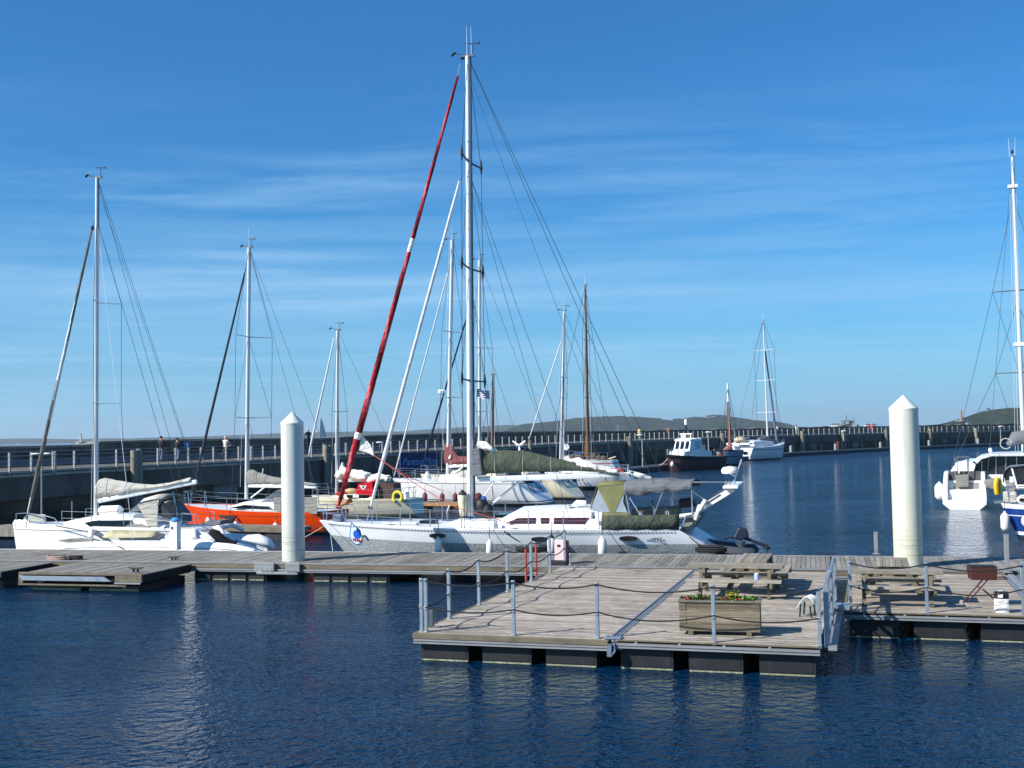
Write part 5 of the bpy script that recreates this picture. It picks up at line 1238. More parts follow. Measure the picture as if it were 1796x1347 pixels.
# ------------------------------------------------------------------ people on the pier
SKIN = M('skin', '#c08b6c', .6); HAIR = M('dark_hair', '#231b17', .8)
def cloth_mat(col): 
    n = 'cloth_' + col[1:]; return bpy.data.materials.get(n) or M(n, col, .85, var=.15, scale=6)
def person(label, p, face, h, top, legs, hat=None, pose='walk', hair=HAIR):
    g = thing('person', label, 'person', p, face, 'people on the pier')
    s = h / 1.75
    J = {'pelvis': (0, 0, .95), 'belly': (0, .01, 1.12), 'chest': (0, .02, 1.33), 'neck': (0, .02, 1.50), 'head': (0, .0, 1.62), 'crown': (0, .0, 1.72)}
    R_ = {'pelvis': .135, 'belly': .125, 'chest': .15, 'neck': .055, 'head': .10, 'crown': .075}
    E = [('pelvis', 'belly'), ('belly', 'chest'), ('chest', 'neck'), ('neck', 'head'), ('head', 'crown')]
    for sd, sg in (('l', -1), ('r', 1)):
        st = .16 * sg if pose == 'walk' else .03
        if pose == 'bike':
            J.update({'hip' + sd: (sg * .10, 0, .9), 'knee' + sd: (sg * .12, -.34 + .1 * sg, .66 + .1 * sg), 'ankle' + sd: (sg * .12, -.16 + .14 * sg, .30 + .08 * sg), 'toe' + sd: (sg * .12, -.30 + .14 * sg, .26 + .08 * sg)})
        else:
            J.update({'hip' + sd: (sg * .10, 0, .88), 'knee' + sd: (sg * .105, -.03 - st * .45, .49), 'ankle' + sd: (sg * .11, .04 - st, .08), 'toe' + sd: (sg * .12, -.12 - st, .04)})
        R_.update({'hip' + sd: .10, 'knee' + sd: .065, 'ankle' + sd: .045, 'toe' + sd: .04})
        sw = -st * .9 if pose == 'walk' else 0
        J.update({'sh' + sd: (sg * .19, .02, 1.42), 'el' + sd: (sg * .25, .04 - sw * .5, 1.15), 'wr' + sd: (sg * .26, -.06 - sw, .92), 'hand' + sd: (sg * .255, -.09 - sw, .82)})
        if pose == 'bike': J.update({'el' + sd: (sg * .26, -.14, 1.2), 'wr' + sd: (sg * .24, -.40, 1.08), 'hand' + sd: (sg * .22, -.48, 1.06)})
        if pose == 'lean': J.update({'el' + sd: (sg * .28, -.12, 1.18), 'wr' + sd: (sg * .2, -.32, 1.12), 'hand' + sd: (sg * .14, -.38, 1.1)})
        R_.update({'sh' + sd: .075, 'el' + sd: .05, 'wr' + sd: .036, 'hand' + sd: .042})
        E += [('pelvis', 'hip' + sd), ('hip' + sd, 'knee' + sd), ('knee' + sd, 'ankle' + sd), ('ankle' + sd, 'toe' + sd), ('chest', 'sh' + sd), ('sh' + sd, 'el' + sd), ('el' + sd, 'wr' + sd), ('wr' + sd, 'hand' + sd)]
    names = list(J); me = bpy.data.meshes.new('body'); me.from_pydata([tuple(a * s for a in J[k]) for k in names], [(names.index(a), names.index(b)) for a, b in E], [])
    o = bpy.data.objects.new('body', me); COL.objects.link(o)
    md = o.modifiers.new('skin', 'SKIN'); sub = o.modifiers.new('sub', 'SUBSURF'); sub.levels = 1; sub.render_levels = 1
    for i, k in enumerate(names): me.skin_vertices[0].data[i].radius = (R_[k] * s * 1.05, R_[k] * s * .95)
    me.skin_vertices[0].data[0].use_root = True
    dg = bpy.context.evaluated_depsgraph_get(); dg.update(); m2 = bpy.data.meshes.new_from_object(o.evaluated_get(dg)); bpy.data.objects.remove(o); bpy.data.meshes.remove(me)
    m2.name = 'body'
    for m in (SKIN, cloth_mat(top), cloth_mat(legs), cloth_mat('#26221f')): m2.materials.append(m)
    for f in m2.polygons:
        z = f.center.z / s; x = abs(f.center.x) / s
        f.material_index = 0 if z > 1.49 or (x > .2 and z < .95 and z > .7 and pose != 'bike') else 1 if z > .93 or (x > .17 and z > .8) else 2 if z > .13 else 3
        f.use_smooth = True
    b = bpy.data.objects.new('body', m2); COL.objects.link(b); b.parent = g
    mb = MB(); mb.ball((0, .012 * s, 1.70 * s), .108 * s, .115 * s, .085 * s, 10); mb.build('hat' if hat else 'hair', cloth_mat(hat) if hat else hair, g)
    mb = MB(); mb.ball((0, -.105 * s, 1.62 * s), .018 * s, .02 * s, .025 * s, 6); mb.build('nose', SKIN, g)
    return g
def on_pier(u, off): return pier_pt(u, off, .34)[0]
def face(u, along): 
    d = pier_pt(u)[1]; return math.atan2(d.y, d.x) + (R(90) if along > 0 else R(-90))
person('person in dark navy jacket and grey trousers walking away along the pier', on_pier(384, 4.5), face(384, 1), 1.80, '#20232e', '#6b6f80')
person('person in dark jacket and cap with pale blue trousers beside the navy jacket walker', on_pier(399.5, 4.0), face(399, 1), 1.66, '#22252b', '#7f93ab', hat='#1d2226')
pp = on_pier(442, 2.2); person('person with a white hat and cream top riding a bicycle on the pier', pp + Vector((0, 0, .05)), face(442, 1), 1.68, '#e3cfc0', '#3a3a40', hat='#ded6c8', pose='bike')
g = thing('bicycle', 'dark bicycle ridden by the cream-topped person on the pier', 'bicycle', pp, face(442, 1))
for y in (-.52, .52):
    mb = MB(); mb.tube([(0, y + .33 * math.cos(a), .34 + .33 * math.sin(a)) for a in [2 * math.pi * i / 24 for i in range(25)]], .022, 6); mb.build('wheel', BLACK, g)
mb = MB()
for a, b in (((0, .52, .34), (0, .15, .9)), ((0, .52, .34), (0, .05, .36)), ((0, .05, .36), (0, .15, .9)), ((0, .12, .78), (0, -.36, .84)), ((0, .05, .36), (0, -.36, .8)), ((0, -.52, .34), (0, -.36, .98)), ((-.25, -.42, 1.04), (.25, -.42, 1.04)), ((0, -.36, .98), (0, -.42, 1.04))): mb.tube([a, b], .02, 6)
mb.build('frame', DARKALU, g); mb = MB(); mb.ball((0, .17, .93), .08, .13, .04, 8); mb.build('saddle', BLACK, g)
person('person in dark clothes and pale hat at the pier parapet right of the red sail', on_pier(652, 6.4) + Vector((0, 0, .55)), face(652, 1) + R(60), 1.7, '#25262b', '#2c2d33', hat='#c9b98c', pose='lean')
person('person in a yellow shirt standing on the pier above the low walkway', on_pier(1150, 2.5), face(1150, -1) + R(30), 1.72, '#d9c86a', '#c9c09a', pose='stand')
person('person in reddish brown standing on the pier behind the workboat wheelhouse', on_pier(1204, 3), face(1204, 1), 1.75, '#8d5a4c', '#3c4048', pose='stand')
person('person in a white shirt on the pier right of the far catamaran', on_pier(1388, 3), face(1388, 1), 1.72, '#e2e0dc', '#4a4f5a')
person('person in a white top leaning on the pier rail, second right of the far catamaran', on_pier(1407, 1.2), face(1407, -1) + R(90), 1.75, '#e6e6e6', '#d5d2ca', pose='lean')
person('person in a red jacket with white cap on the pier beside the right pile', on_pier(1547, 2.2), face(1547, 1), 1.78, '#d5444b', '#b54a4e', hat='#e6e2dc')
person('person in black on the pier just right of the red jacket', on_pier(1553, 3.2), face(1553, 1), 1.72, '#1b1d22', '#2a2c33')
# ------------------------------------------------------------------ beyond the pier
def far_sail(label, u, v0, v1, D, w, lean, jib):
    c = at_y(u, v0, D); zt = at_y(u, v1, D).z; h = zt - .9
    g = thing('sailing_boat', label, 'sailboat', (c.x, c.y, 0), R(20), 'sailboats under sail far out')
    mb = MB(); mb.prism([(-w * .9, .9), (w * 1.1, .9), (w * .9, 0), (-w * .6, 0)], -1.2, 1.2); mb.build('hull', WHITE, g, 0)
    mb = MB(); r = []
    for i in range(7):
        t = i / 6; r.append([(lean * t, 0, 1.2 + (h - .3) * t), (lean * t + w * (1 - t) ** .8 * .55 + .02, .5 * (1 - t), 1.2 + (h - .3) * t), (lean * t + w * (1 - t) ** .7 + .05, .25, 1.2 + (h - .3) * t)])
    mb.sheet(r); mb.build('mainsail', SAILW, g, 60, solid=.03)
    mb = MB(); mb.tube([(0, 0, .9), (lean, 0, zt)], .09, 6); mb.build('mast', ALU, g)
    if jib: mb = MB(); mb.add([(-.2, 0, 1.2), (-jib, .1, 1.1), (lean - .1, 0, h * .85)], [(0, 1, 2)]); mb.build('jib', SAILW, g, 0, solid=.03)
far_sail('tall white sail of a boat crossing behind the pier, right of the white pile', 559, 778, 731, 520, 4.0, .9, 0)
far_sail('tiny white sail far out beside the far hill, right of the brown mast', 1084, 756, 744.5, 900, 2.6, 0, 1.5)
far_sail('tiny white sail on the open water at far left', 33, 780, 775, 2000, 5, 0, 4)
# breakwater head with a lighthouse, far left
c = at_y(142, 778, 1700); g = thing('lighthouse', 'small lighthouse on a round stone base over the left end of the pier', 'lighthouse', (c.x, c.y, 0))
mb = MB(); mb.lathe([(7.5, -1), (7, 4.0), (6.6, 4.5)], n=20); mb.build('base', TOPST, g, 40); mb = MB(); mb.lathe([(1.7, 4.5), (1.2, 11.5), (1.9, 12), (1.9, 12.6), (1.1, 12.7), (1.1, 14.2), (.1, 15.4)], n=14); mb.build('tower', M('pale_tower', '#c9c3b4', .8), g, 40); mb = MB(); mb.lathe([(1.2, 14.25), (1.3, 14.6), (.1, 16)], n=12); mb.build('lantern_roof', M('dark_red_lantern', '#6d3a35', .6), g)
c0 = at_y(150, 778, 1700); c1 = at_y(330, 774, 1900); g = thing('breakwater', 'low dark stone breakwater running right from the small lighthouse', 'breakwater', (c0.x, c0.y, 0)); mb = MB(); mb.bar((0, 0, 1), (c1.x - c0.x, c1.y - c0.y, 1), 8, 5.5); mb.build('wall', DARKW, g, 0); mb = MB(); mb.box(10, 16, -3, 3, 3.8, 8.5); mb.build('hut', TOPST, g, 0)
c = at_y(1686, 745, 1440); g = thing('lighthouse', 'slim brownish tower with a platform at the foot of the right headland', 'tower', (c.x, c.y, 0)); k = 1440 / FPX
mb = MB(); mb.lathe([(2.2, -2), (2.0, 9), (1.4, 22), (.6, 24)], n=12); mb.build('tower', M('brown_tower', '#8d7a68', .8), g, 40); mb = MB(); mb.lathe([(7, 8.6), (7, 10)], n=14); mb.build('platform', TOPST, g, 0)
c = at_y(1488, 748, 620); g = thing('ship', 'dark grey ship superstructure showing over the pier left of the right pile', 'ship', (c.x, c.y, 0), R(8)); k = .31
SHIPG = M('ship_grey', '#5f6a74', .6); SHIPL = M('ship_pale', '#c5c8c9', .6)
mb = MB(); mb.prism([(-16, 3.2), (26, 3.2), (24, -.5), (-14, -.5)], -3, 3); mb.build('hull', SHIPG, g, 0)
mb = MB(); mb.box(-5, 5, -2.5, 2.5, 3.21, 5.6); mb.box(-3, 2, -2, 2, 5.61, 8); mb.build('deckhouse', SHIPG, g, 0); mb = MB(); mb.box(-2.2, -.6, -2.3, -2.05, 6, 7.6); mb.build('bridge_front', SHIPL, g, 0); mb = MB(); mb.box(1.2, 3.6, -2.7, -2.52, 3.6, 6.4); mb.build('hangar_front', SHIPL, g, 0); mb = MB(); mb.tube([(-1, 0, 8), (-1, 0, 11)], .25, 6); mb.tube([(3.4, 0, 5.6), (3.4, 0, 9.5)], .2, 6); mb.build('mast', SHIPG, g)
# trees along the far hill tops
LEAFF = M('far_tree_foliage', '#1f2d1b', .9, var=.5, scale=.3)
TRK = M('far_tree_trunk', '#3a3028', .9)
def far_tree(label, u, v0, v1, D, w):
    c = at_y(u, v0, D); zt = at_y(u, v1, D).z; g = thing('tree', label, 'tree', (c.x, c.y, c.z - 1.5), 0, 'trees on the far hill tops'); h = zt - c.z + 1.5
    mb = MB(); mb.tube([(0, 0, 0), (.1 * h, 0, h * .7)], [h * .05, h * .025], 6); mb.build('trunk', TRK, g)
    mb = MB()
    for k in range(150):
        a = random.uniform(0, 6.28); t = random.random() ** .5; r = w * .5 * t * random.uniform(.7, 1); q = Vector((r * math.cos(a), r * math.sin(a), h * (.72 + .28 * (1 - t * t) * random.uniform(-.6, 1)))); s = w * random.uniform(.05, .10)
        e = Vector((random.uniform(-1, 1), random.uniform(-1, 1), random.uniform(-1, 1))).normalized(); f = e.cross(Vector((random.uniform(-1, 1), .3, random.uniform(-1, 1)))).normalized()
        mb.add([q - e * s, q + f * s, q + e * s, q - f * s], [(0, 1, 2, 3)])
    mb.build('crown', LEAFF, g, 0, fix=False)
for i, (u, v0, v1, w, n) in enumerate([(1183, 738, 734.5, 16, 'lone pair of trees in the dip of the far hill, left tree'), (1190, 737.5, 734, 18, 'lone pair of trees in the dip of the far hill, right tree'), (1243, 733, 728.5, 20, 'leftmost tree of the row on the second hill top'), (1252, 731, 727.5, 22, 'second tree of the row on the second hill top'), (1262, 731, 728, 24, 'third tree of the row on the second hill top'), (1272, 732, 728.5, 18, 'rightmost tree of the row on the second hill top')]): far_tree(n, u, v0, v1, 3250, w)
far_tree('single tree standing on the crest of the right headland', 1734, 720.5, 716, 1495, 6)
# ================================================================== trimaran at the left
_o = MD.w((MD.z(250, 963).x, 3.1, 0)); AF = Fr(_o.x, _o.y, math.degrees(MD.a))
A = thing_fr('trimaran', AF, 'white trimaran with folded floats and pale grey sail cover at far left', 'trimaran')
xb = AF.p(25, 927).x; xs = AF.p(345, 924, -.7).x
SA = hull(A, [(xb, 1.30, .10, -.5, .25), (xb + 1.2, 1.27, .48, -.5, .1), (xb + 3.5, 1.22, .92, -.5, 0), (xb + 6, 1.18, 1.05, -.5, 0), (xs - .8, 1.12, .95, -.45, .9), (xs, 1.10, .8, -.4, 3.3)], [(1.02, 0), (.98, 1), (.1, 0), (-.1, 2)], [GEL, M('grey_stripe', '#8f9398', .4), ANTI], GEL, .30, 30)
zt = lambda u, v, y=-.8: AF.p(u, v, y)
def P(u, v, y=-.8): return AF.p(u, v, y)
house(A, 'coachroof', [(P(92, 928).x, .35, .2, 1.2, 1.26), (P(112, 915).x, .6, .42, 1.19, P(112, 914).z), (P(165, 905).x, .9, .66, 1.17, P(165, 905).z), (P(205, 903).x, .98, .74, 1.16, P(205, 903).z), (P(245, 909).x, .98, .76, 1.15, P(245, 909).z), (P(290, 922).x, .95, .8, 1.13, P(290, 920).z)], GEL)
def awin(px, nm='window', m=None):
    pts = [P(u, v, -.92) for u, v in px]; mb = MB(); zc_, zd_ = P(205, 903).z, 1.16
    ys = lambda q: -lerp(.98, .80, min(max((q[-1] - zd_) / (zc_ - zd_), 0), 1)) - .012
    mb.prism([(q.x, q.z) for q in pts], ys, lambda q: ys(q) + .05); mb.build(nm, m or DGLASS, A, 0)
panel(A, 'window', AF, [(147, 917), (166, 913), (227, 912.5), (218, 924), (157, 923.5)], -1.0, DGLASS, .3); awin([(231, 919), (248, 919), (266, 925), (222, 926)], 'side_strip', GREYCOVER2)
# sprayhood
mb = MB(); hy = .95
f0, f1, f2, f3 = P(222, 902, -hy), P(243, 881, -hy), P(282, 875, -hy), P(278, 923, -hy)
mb.sheet([[(f0.x, -hy, f0.z), (f0.x - .2, -.4, f0.z + .05), (f0.x - .2, .4, f0.z + .05), (f0.x, hy, f0.z)], [(f1.x, -hy + .1, f1.z), (f1.x - .1, -.4, f1.z + .12), (f1.x - .1, .4, f1.z + .12), (f1.x, hy - .1, f1.z)]]); mb.build('sprayhood_window', CLEARP, A, 40, solid=.01)
mb = MB(); mb.sheet([[(f1.x, -hy + .1, f1.z), (f1.x - .1, -.4, f1.z + .12), (f1.x - .1, .4, f1.z + .12), (f1.x, hy - .1, f1.z)], [((f1.x + f2.x) / 2, -hy + .04, (f1.z + f2.z) / 2 + .03), ((f1.x + f2.x) / 2, -.4, f2.z + .14), ((f1.x + f2.x) / 2, .4, f2.z + .14), ((f1.x + f2.x) / 2, hy - .04, (f1.z + f2.z) / 2 + .03)], [(f2.x, -hy + .05, f2.z), (f2.x, -.4, f2.z + .12), (f2.x, .4, f2.z + .12), (f2.x, hy - .05, f2.z)]]); mb.build('sprayhood', GREYCOVER, A, 50, solid=.012)
for s in (-1, 1):
    mb = MB(); q = [P(245, 885), P(282, 876), P(279, 922), P(262, 922), P(258, 908)]; mb.prism([(a.x, a.z) for a in q], s * hy - .01, s * hy + .01); mb.build('sprayhood_side', GREYCOVER, A, 0)
panel(A, 'cockpit_tent', AF, [(283, 884), (300, 880), (318, 905), (318, 918), (284, 920)], .3, GREYDARK, .8)
mb = MB(); q0, q1 = P(175, 897, -.2), P(214, 896, -.2); rr = .21; mb.tube([q0, q0 + Vector((.1, 0, .02)), q1 - Vector((.1, 0, -.02)), q1], [rr * .6, rr, rr, rr * .6], 14); mb.build('liferaft', GEL, A); mb = MB(); mb.tube([q0 + Vector((.06, 0, -.02)), q1 - Vector((.06, 0, 0))], [rr * 1.03] * 2, 14, flat=.25); mb.build('liferaft_band', M('red_band', '#b4463c', .5), A)
ab, at_ = (168, 905), (170.5, 312); a, b = mast(A, AF, ab, at_, .10, .085)
tips = spreaders(A, AF, at_, ab, (531, 708), .95, .022, .55)
shrouds(A, AF.p(170, 385), tips, (a.x + .8, 1.0, 1.15), .010); masthead(A, b, .012, 1.0, True, 0)
stay(A, b, Vector((xs - .1, -.7, 1.15)), .009, name='backstay'); stay(A, b, Vector((xs - .1, .7, 1.15)), .009, name='backstay')
for s in (-1, 1): stay(A, AF.p(170, 385), Vector((a.x + 3.0, s * 2.0, .8)), .010, WIREW if s < 0 else WIRE, 'running_backstay')
for du in (-5, 7): tpx(A, 'halyard', AF, [(170 + du * .4, 400, -.1), (165 + du, 900, -.15)], .008, WIREW)
fa, fb = AF.p(48, 907), AF.p(161.5, 402)
furled(A, fa, fb, .105, .05, [FURLW, FURLGREY], [(0, 1.01, lambda j, r: 1 if (j + r // 3) % 10 < 6 else 0)], n=44, wob=.1); stay(A, fb, AF.p(166, 386), .02, STEEL); mb = MB(); mb.ball(fb + Vector((.02, 0, .05)), .07, .07, .1, 8); mb.build('furler_swivel', BLACK, A)
mb = MB(); mb.lathe([(.1, 0), (.14, .06), (.1, .12)], fa - Vector((.03, 0, .1)), 12, axis=(fb - fa)); mb.build('furler_drum', STEEL, A)
sailcover(A, AF, [(170, 848), (175, 840), (183, 838), (210, 843), (240, 848), (270, 850), (300, 846), (335, 837)], [(170, 874), (200, 871), (250, 861), (300, 852), (336, 845)], .22, GREYCOVER, n=40, lump=.05, seed=4)
mb = MB(); mb.bar(AF.p(172, 879), AF.p(346, 845), .13, .18); mb.build('boom', ALU, A, 0, bevel=.04)
for u, v0, v1 in ((322, 846, 842), (272, 858, 851)): pass
tpx(A, 'mainsheet', AF, [(310, 855, 0), (306, 918, 0)], .015, ROPE); tpx(A, 'topping_lift', AF, [(346, 845, 0), (172, 330, 0)], .007, WIRE)
for s in (-1, 1):
    y = s * .62
    mb = MB(); mb.tube([P(28, 924, y * .25), P(28.5, 901, y * .3), P(47, 900, y * .7), P(78, 904.5, y), P(95, 909, y), P(106, 920, y * 1.1)], .022, 6); mb.tube([P(46, 926, y * .6), P(47, 901, y * .7)], .02, 6); mb.tube([P(82, 925, y), P(79, 905, y)], .02, 6); mb.tube([P(29, 913, y * .3), P(80, 915, y)], .014, 6); mb.build('pulpit', STEEL, A)
mb = MB(); q = P(66, 909, -.35); mb.box(q.x - .42, q.x + .38, -.42, -.30, q.z - .16, q.z + .16); mb.build('pulpit_bag', GREYCOVER, A, 0, bevel=.05)
mb = MB(); mb.tube([AF.p(27, 914, 0), AF.p(52, 914, 0)], .06, 8); mb.prism([(AF.p(33, 918, 0).x, AF.p(33, 918, 0).z), (AF.p(47, 918, 0).x, AF.p(47, 918, 0).z), (AF.p(40, 922, 0).x, AF.p(40, 922, 0).z)], -.1, .1); mb.build('anchor', STEEL, A, 30)
tpx(A, 'flag_staff', AF, [(126, 912, .4), (126, 879, .4)], .02, STEEL)
# folded floats, arms, net cover
for s, u0, u1, vtop, nm in ((-1, 92, 446, 948, 'float'), (1, 70, 470, 947, 'float')):
    y0 = s * 1.95; st = []
    xa_, xb_ = AF.p(u0, 960, y0).x, AF.p(u1, 960, y0).x
    for t_, zz, bb in ((0, .52, .03), (.12, .66, .17), (.35, .74, .27), (.65, .74, .28), (.88, .66, .22), (1, .46, .08)): st.append((lerp(xa_, xb_, t_), zz, bb, -.25, .25 if t_ == 0 else (.5 if t_ == 1 else 0)))
    mb = MB(); rings = []
    for x, zs, hb, zb, sh in smooth_stations(st, 24):
        rings.append([(x, y0 + hb * math.copysign(abs(math.cos(th)) ** .7, math.cos(th)), (zs + zb) / 2 + (zs - zb) / 2 * math.copysign(abs(math.sin(th)) ** .8, math.sin(th))) for th in [2 * math.pi * j / 16 for j in range(16)]])
    mb.loft(rings); o = mb.build(nm, GEL, A, 60)
    mb = MB(); L_ = [(r[0][0], y0 - abs(r[0][1] - y0) * .80 * 1.0 - .03, lerp(r[0][2], max(q[2] for q in r), .55)) for r in rings[2:-2]]; mb.tube(L_, .012, 5); mb.build('rubbing_line', M('grey_stripe_line', '#7d8287', .5) if 'grey_stripe_line' not in bpy.data.materials else bpy.data.materials['grey_stripe_line'], o)
for u in (150, 330):
    for s in (-1, 1):
        mb = MB(); x = AF.p(u, 950, -1.5).x; mb.tube([(x, s * .9, 1.0), (x + .25, s * 1.5, 1.06), (x + .5, s * 1.9, .82)], [.12, .11, .1], 10, flat=.8); mb.build('crossbeam', GEL, A, 60)
mb = MB(); qa, qb = AF.p(192, 938, -1.1), AF.p(276, 937, -1.1); NETM = fabric('beige_net_cover', '#b9b193', .15, (1.5, 1.5, 4), .9)
rows = []
for k in range(9):
    x = lerp(qa.x, qb.x + .1, k / 8); rows.append([(x, -1.04, lerp(1.06, 1.02, k / 8)), (x + .05 * math.sin(k), -1.35 + .05 * math.sin(k * 2), .93), (x, -1.66, lerp(.80, .84, k / 8))])
mb.sheet(rows); mb.build('net_cover', NETM, A, 60, solid=.015)
tpx(A, 'folding_line', AF, [(98, 922, -1.0), (150, 932, -1.3), (185, 945, -2.0), (222, 966, -2.4)], .018, ROPE)
shade_px = [(100, 948), (118, 945.5), (140, 944), (163, 946), (160, 950), (120, 952)]; panel(A, 'recess_shade', AF, shade_px, -1.08, GREYCOVER2, .1)  # grey panel stands in for the shadow in the recess beside the float
for k in range(3):
    mb = MB(); qs = [AF.p(300 - 8 * k, 936 + 7 * k, -1.15 - .25 * k), AF.p(335, 934 + 7 * k, -1.25 - .25 * k), AF.p(362, 940 + 6 * k, -1.3 - .25 * k), AF.p(376, 950 + 4 * k, -1.4 - .25 * k)]; mb.tube(qs, [.10, .13, .12, .06], 10); mb.build('folded_arm', GEL, A, 60)
# stern: steps, helm seat, covered outboard, white stern wing
panel(A, 'helm_seat', AF, [(352, 918), (362, 914), (388, 913), (386, 919), (372, 923), (356, 921)], -.6, GREYDARK, .9, .03)
panel(A, 'seat_back', AF, [(372, 924), (384, 921), (391, 930), (394, 942), (386, 944)], -.72, GEL, .10, .02)
mb = MB(); mb.tube([AF.p(371, 931, -.95), AF.p(376, 940, -.98), AF.p(388, 950, -1.0), AF.p(410, 954, -1.0), AF.p(416, 949, -1.0)], [.12, .28, .24, .12, .04], 10); mb.build('outboard_cover', fabric('black_cover', '#17181c', .2, (3, 3, 3), .7), A, 60)
mb = MB(); rings = []
for u, v, w in ((425, 946, .02), (436, 944, .22), (455, 946, .34), (472, 952, .3), (482, 960, .08)):
    q = AF.p(u, v, -.7); rings.append([(q.x, -.75 + w * math.cos(th), q.z + w * .62 * math.sin(th)) for th in [2 * math.pi * j / 14 for j in range(14)]])
mb.loft(rings); mb.build('stern_wing', GEL, A, 60)
tl(A, 'stern_rail', [P(318, 918, -.7), P(319, 900, -.72), P(345, 902, -.72), P(352, 922, -.7)], .02, STEEL); tl(A, 'boarding_ladder', [P(405, 938, -.3), P(432, 958, -.3)], .02, STEEL); tl(A, 'stern_line', [P(348, 920, -.7), P(400, 945, -.7), P(470, 962, -.9)], .012, ROPE)
tpx(A, 'wind_generator_post', AF, [(311, 905, .3), (303, 862, .3)], .03, STEEL)
lifelines(A, SA, P(108, 920).x, P(340, 920).x, 5, -1, .55, .012); lifelines(A, SA, P(108, 920).x, P(340, 920).x, 5, 1, .55, .012)
q = AF.p(240, 872, .4); 
# ================================================================== generic keelboat
def keelboat(F, label, bow, stern, ys, beam, colors, z=(1.35, 1.15), rake=.8, sternrake=-.2, bottom=-.5, p=.4, name='sailboat', topz=None, stripes=None, group=None, decks=None):
    g = thing_fr(name, F, label, 'sailboat', group)
    x0, x1 = F.p(*bow).x, F.p(*stern, ys).x; L = x1 - x0; z0, z1 = z
    S = hull(g, [(x0, z0, .05, bottom, rake), (x0 + L * .12, lerp(z0, z1, .2), beam * .48, bottom, rake * .5), (x0 + L * .33, lerp(z0, z1, .5) - .03, beam * .88, bottom, 0), (x0 + L * .6, lerp(z0, z1, .8) - .05, beam, bottom, 0), (x0 + L * .85, z1 - .02, beam * .92, bottom * .8, 0), (x1, z1, beam * .74, bottom * .4, sternrake)], stripes or [(z1 - .12, 0), (z1 - .16, 1), (.12, 0), (.02, 1), (-.1, 2)], colors, decks or GEL, p, 28)
    return g, S, x0, x1
def rig(g, F, S, base, top, r0, r1, spr, half, chain=None, sweep=.2, mat=None, wire=.012, ant=1, vane=True, hal=True):
    a, b = mast(g, F, base, top, r0, r1, mat)
    tips = spreaders(g, F, top, base, spr, half, r0 * .3, sweep) if spr else []
    hb = beam_at(S, a.x) - .08; zz = sheer_at(S, a.x)
    shrouds(g, b, tips, (a.x + .25, hb, zz), wire)
    for i, pr in enumerate(tips):
        for s in (0, 1):
            lo = tips[i + 1][s] if i + 1 < len(tips) else Vector((a.x + .45, (-hb, hb)[s], zz)); stay(g, a.lerp(b, (pr[s].z - a.z) / (b.z - a.z)), lo, wire * .8, name='lower_shroud')
    masthead(g, b, wire, 1., vane, ant)
    if hal:
        for s in (-1, 1): stay(g, b + Vector((s * r1, -r1, 0)), a + Vector((s * r0 * 2.5, -r0 * 1.2, .6)), wire * .6, WIREW, 'halyard')
    return a, b, tips
def boom(g, F, p0, p1, w=.12, h=.16, mat=None):
    mb = MB(); mb.bar(F.p(*p0), F.p(*p1), w, h); return mb.build('boom', mat or ALU, g, 0, bevel=.03)
def pulpit(g, S, x0, dx, h=.62, front=True):
    z = sheer_at(S, x0)
    for s in (-1, 1):
        yb = beam_at(S, x0 + dx) - .04; mb = MB()
        mb.tube([(x0 + dx, s * yb, z), (x0 + dx * .9, s * yb, z + h), (x0 + dx * .2, s * yb * .4, z + h + .02), (x0, 0, z + h + .02)], .018, 6); mb.tube([(x0 + dx * .25, s * yb * .3, z), (x0 + dx * .2, s * yb * .4, z + h)], .018, 6); mb.tube([(x0 + dx, s * yb, z + h * .5), (x0 + dx * .2, s * yb * .35, z + h * .5)], .012, 6); mb.build('pulpit' if front else 'pushpit', STEEL, g)
# ================================================================== orange boat
ox, oy = (313 - 898) / FPX * 58.5, 58.5; sx, sy = (557 - 898) / FPX * 54.2, 54.2
OF = Fr((ox + sx) / 2, (oy + sy) / 2 + .9, math.degrees(math.atan2(sy - oy, sx - ox)))
O, SO, x0, x1 = keelboat(OF, 'bright orange hulled sailboat with white deck and grey sail cover behind the trimaran', (322, 892), (557, 905), -1.3, 1.55, [ORANGE, ANTI, ANTI], (1.25, 1.05), .35, -.05, -.35, .26, decks=GEL, stripes=[(.82, 0), (.79, 1), (.10, 0), (-.1, 1)])
mb = MB(); mb.bar(OF.p(311, 889), OF.p(345, 893), .14, .16); mb.build('bowsprit', ORANGE, O, 0, bevel=.03)
Q = lambda u, v, y=-.9: OF.p(u, v, y)
house(O, 'coachroof', [(Q(386, 893).x, .5, .25, 1.1, 1.16), (Q(420, 880).x, 1.0, .7, 1.08, Q(420, 881).z), (Q(445, 877).x, 1.15, .85, 1.06, Q(445, 878).z), (Q(480, 885).x, 1.15, .9, 1.05, Q(478, 882).z), (Q(492, 896).x, 1.1, .9, 1.04, Q(490, 893).z)], GEL)
mb = MB(); q = [Q(400, 891, -1.1), (Q(430, 885.5, -1.1)), Q(470, 888, -1.1), Q(478, 893, -1.1), Q(440, 892, -1.1)]; mb.prism([(a.x, a.z) for a in q], -1.17, -1.0); mb.build('window', DGLASS, O, 0)
mb = MB(); hy = .95; f0, f1, f2 = Q(456, 882, -hy), Q(482, 861, -hy), Q(503, 859, -hy)
mb.sheet([[(f0.x, y, f0.z) for y in (-hy, 0, hy)], [(f1.x, y * .9, f1.z + (.08 if y == 0 else 0)) for y in (-hy, 0, hy)]]); mb.build('sprayhood_window', CLEARP, O, 40, solid=.01)
mb = MB(); mb.sheet([[(f1.x, y * .9, f1.z + (.08 if y == 0 else 0)) for y in (-hy, 0, hy)], [(f2.x, y * .95, f2.z + (.08 if y == 0 else 0)) for y in (-hy, 0, hy)]]); mb.build('sprayhood', GREYCOVER2, O, 40, solid=.012)
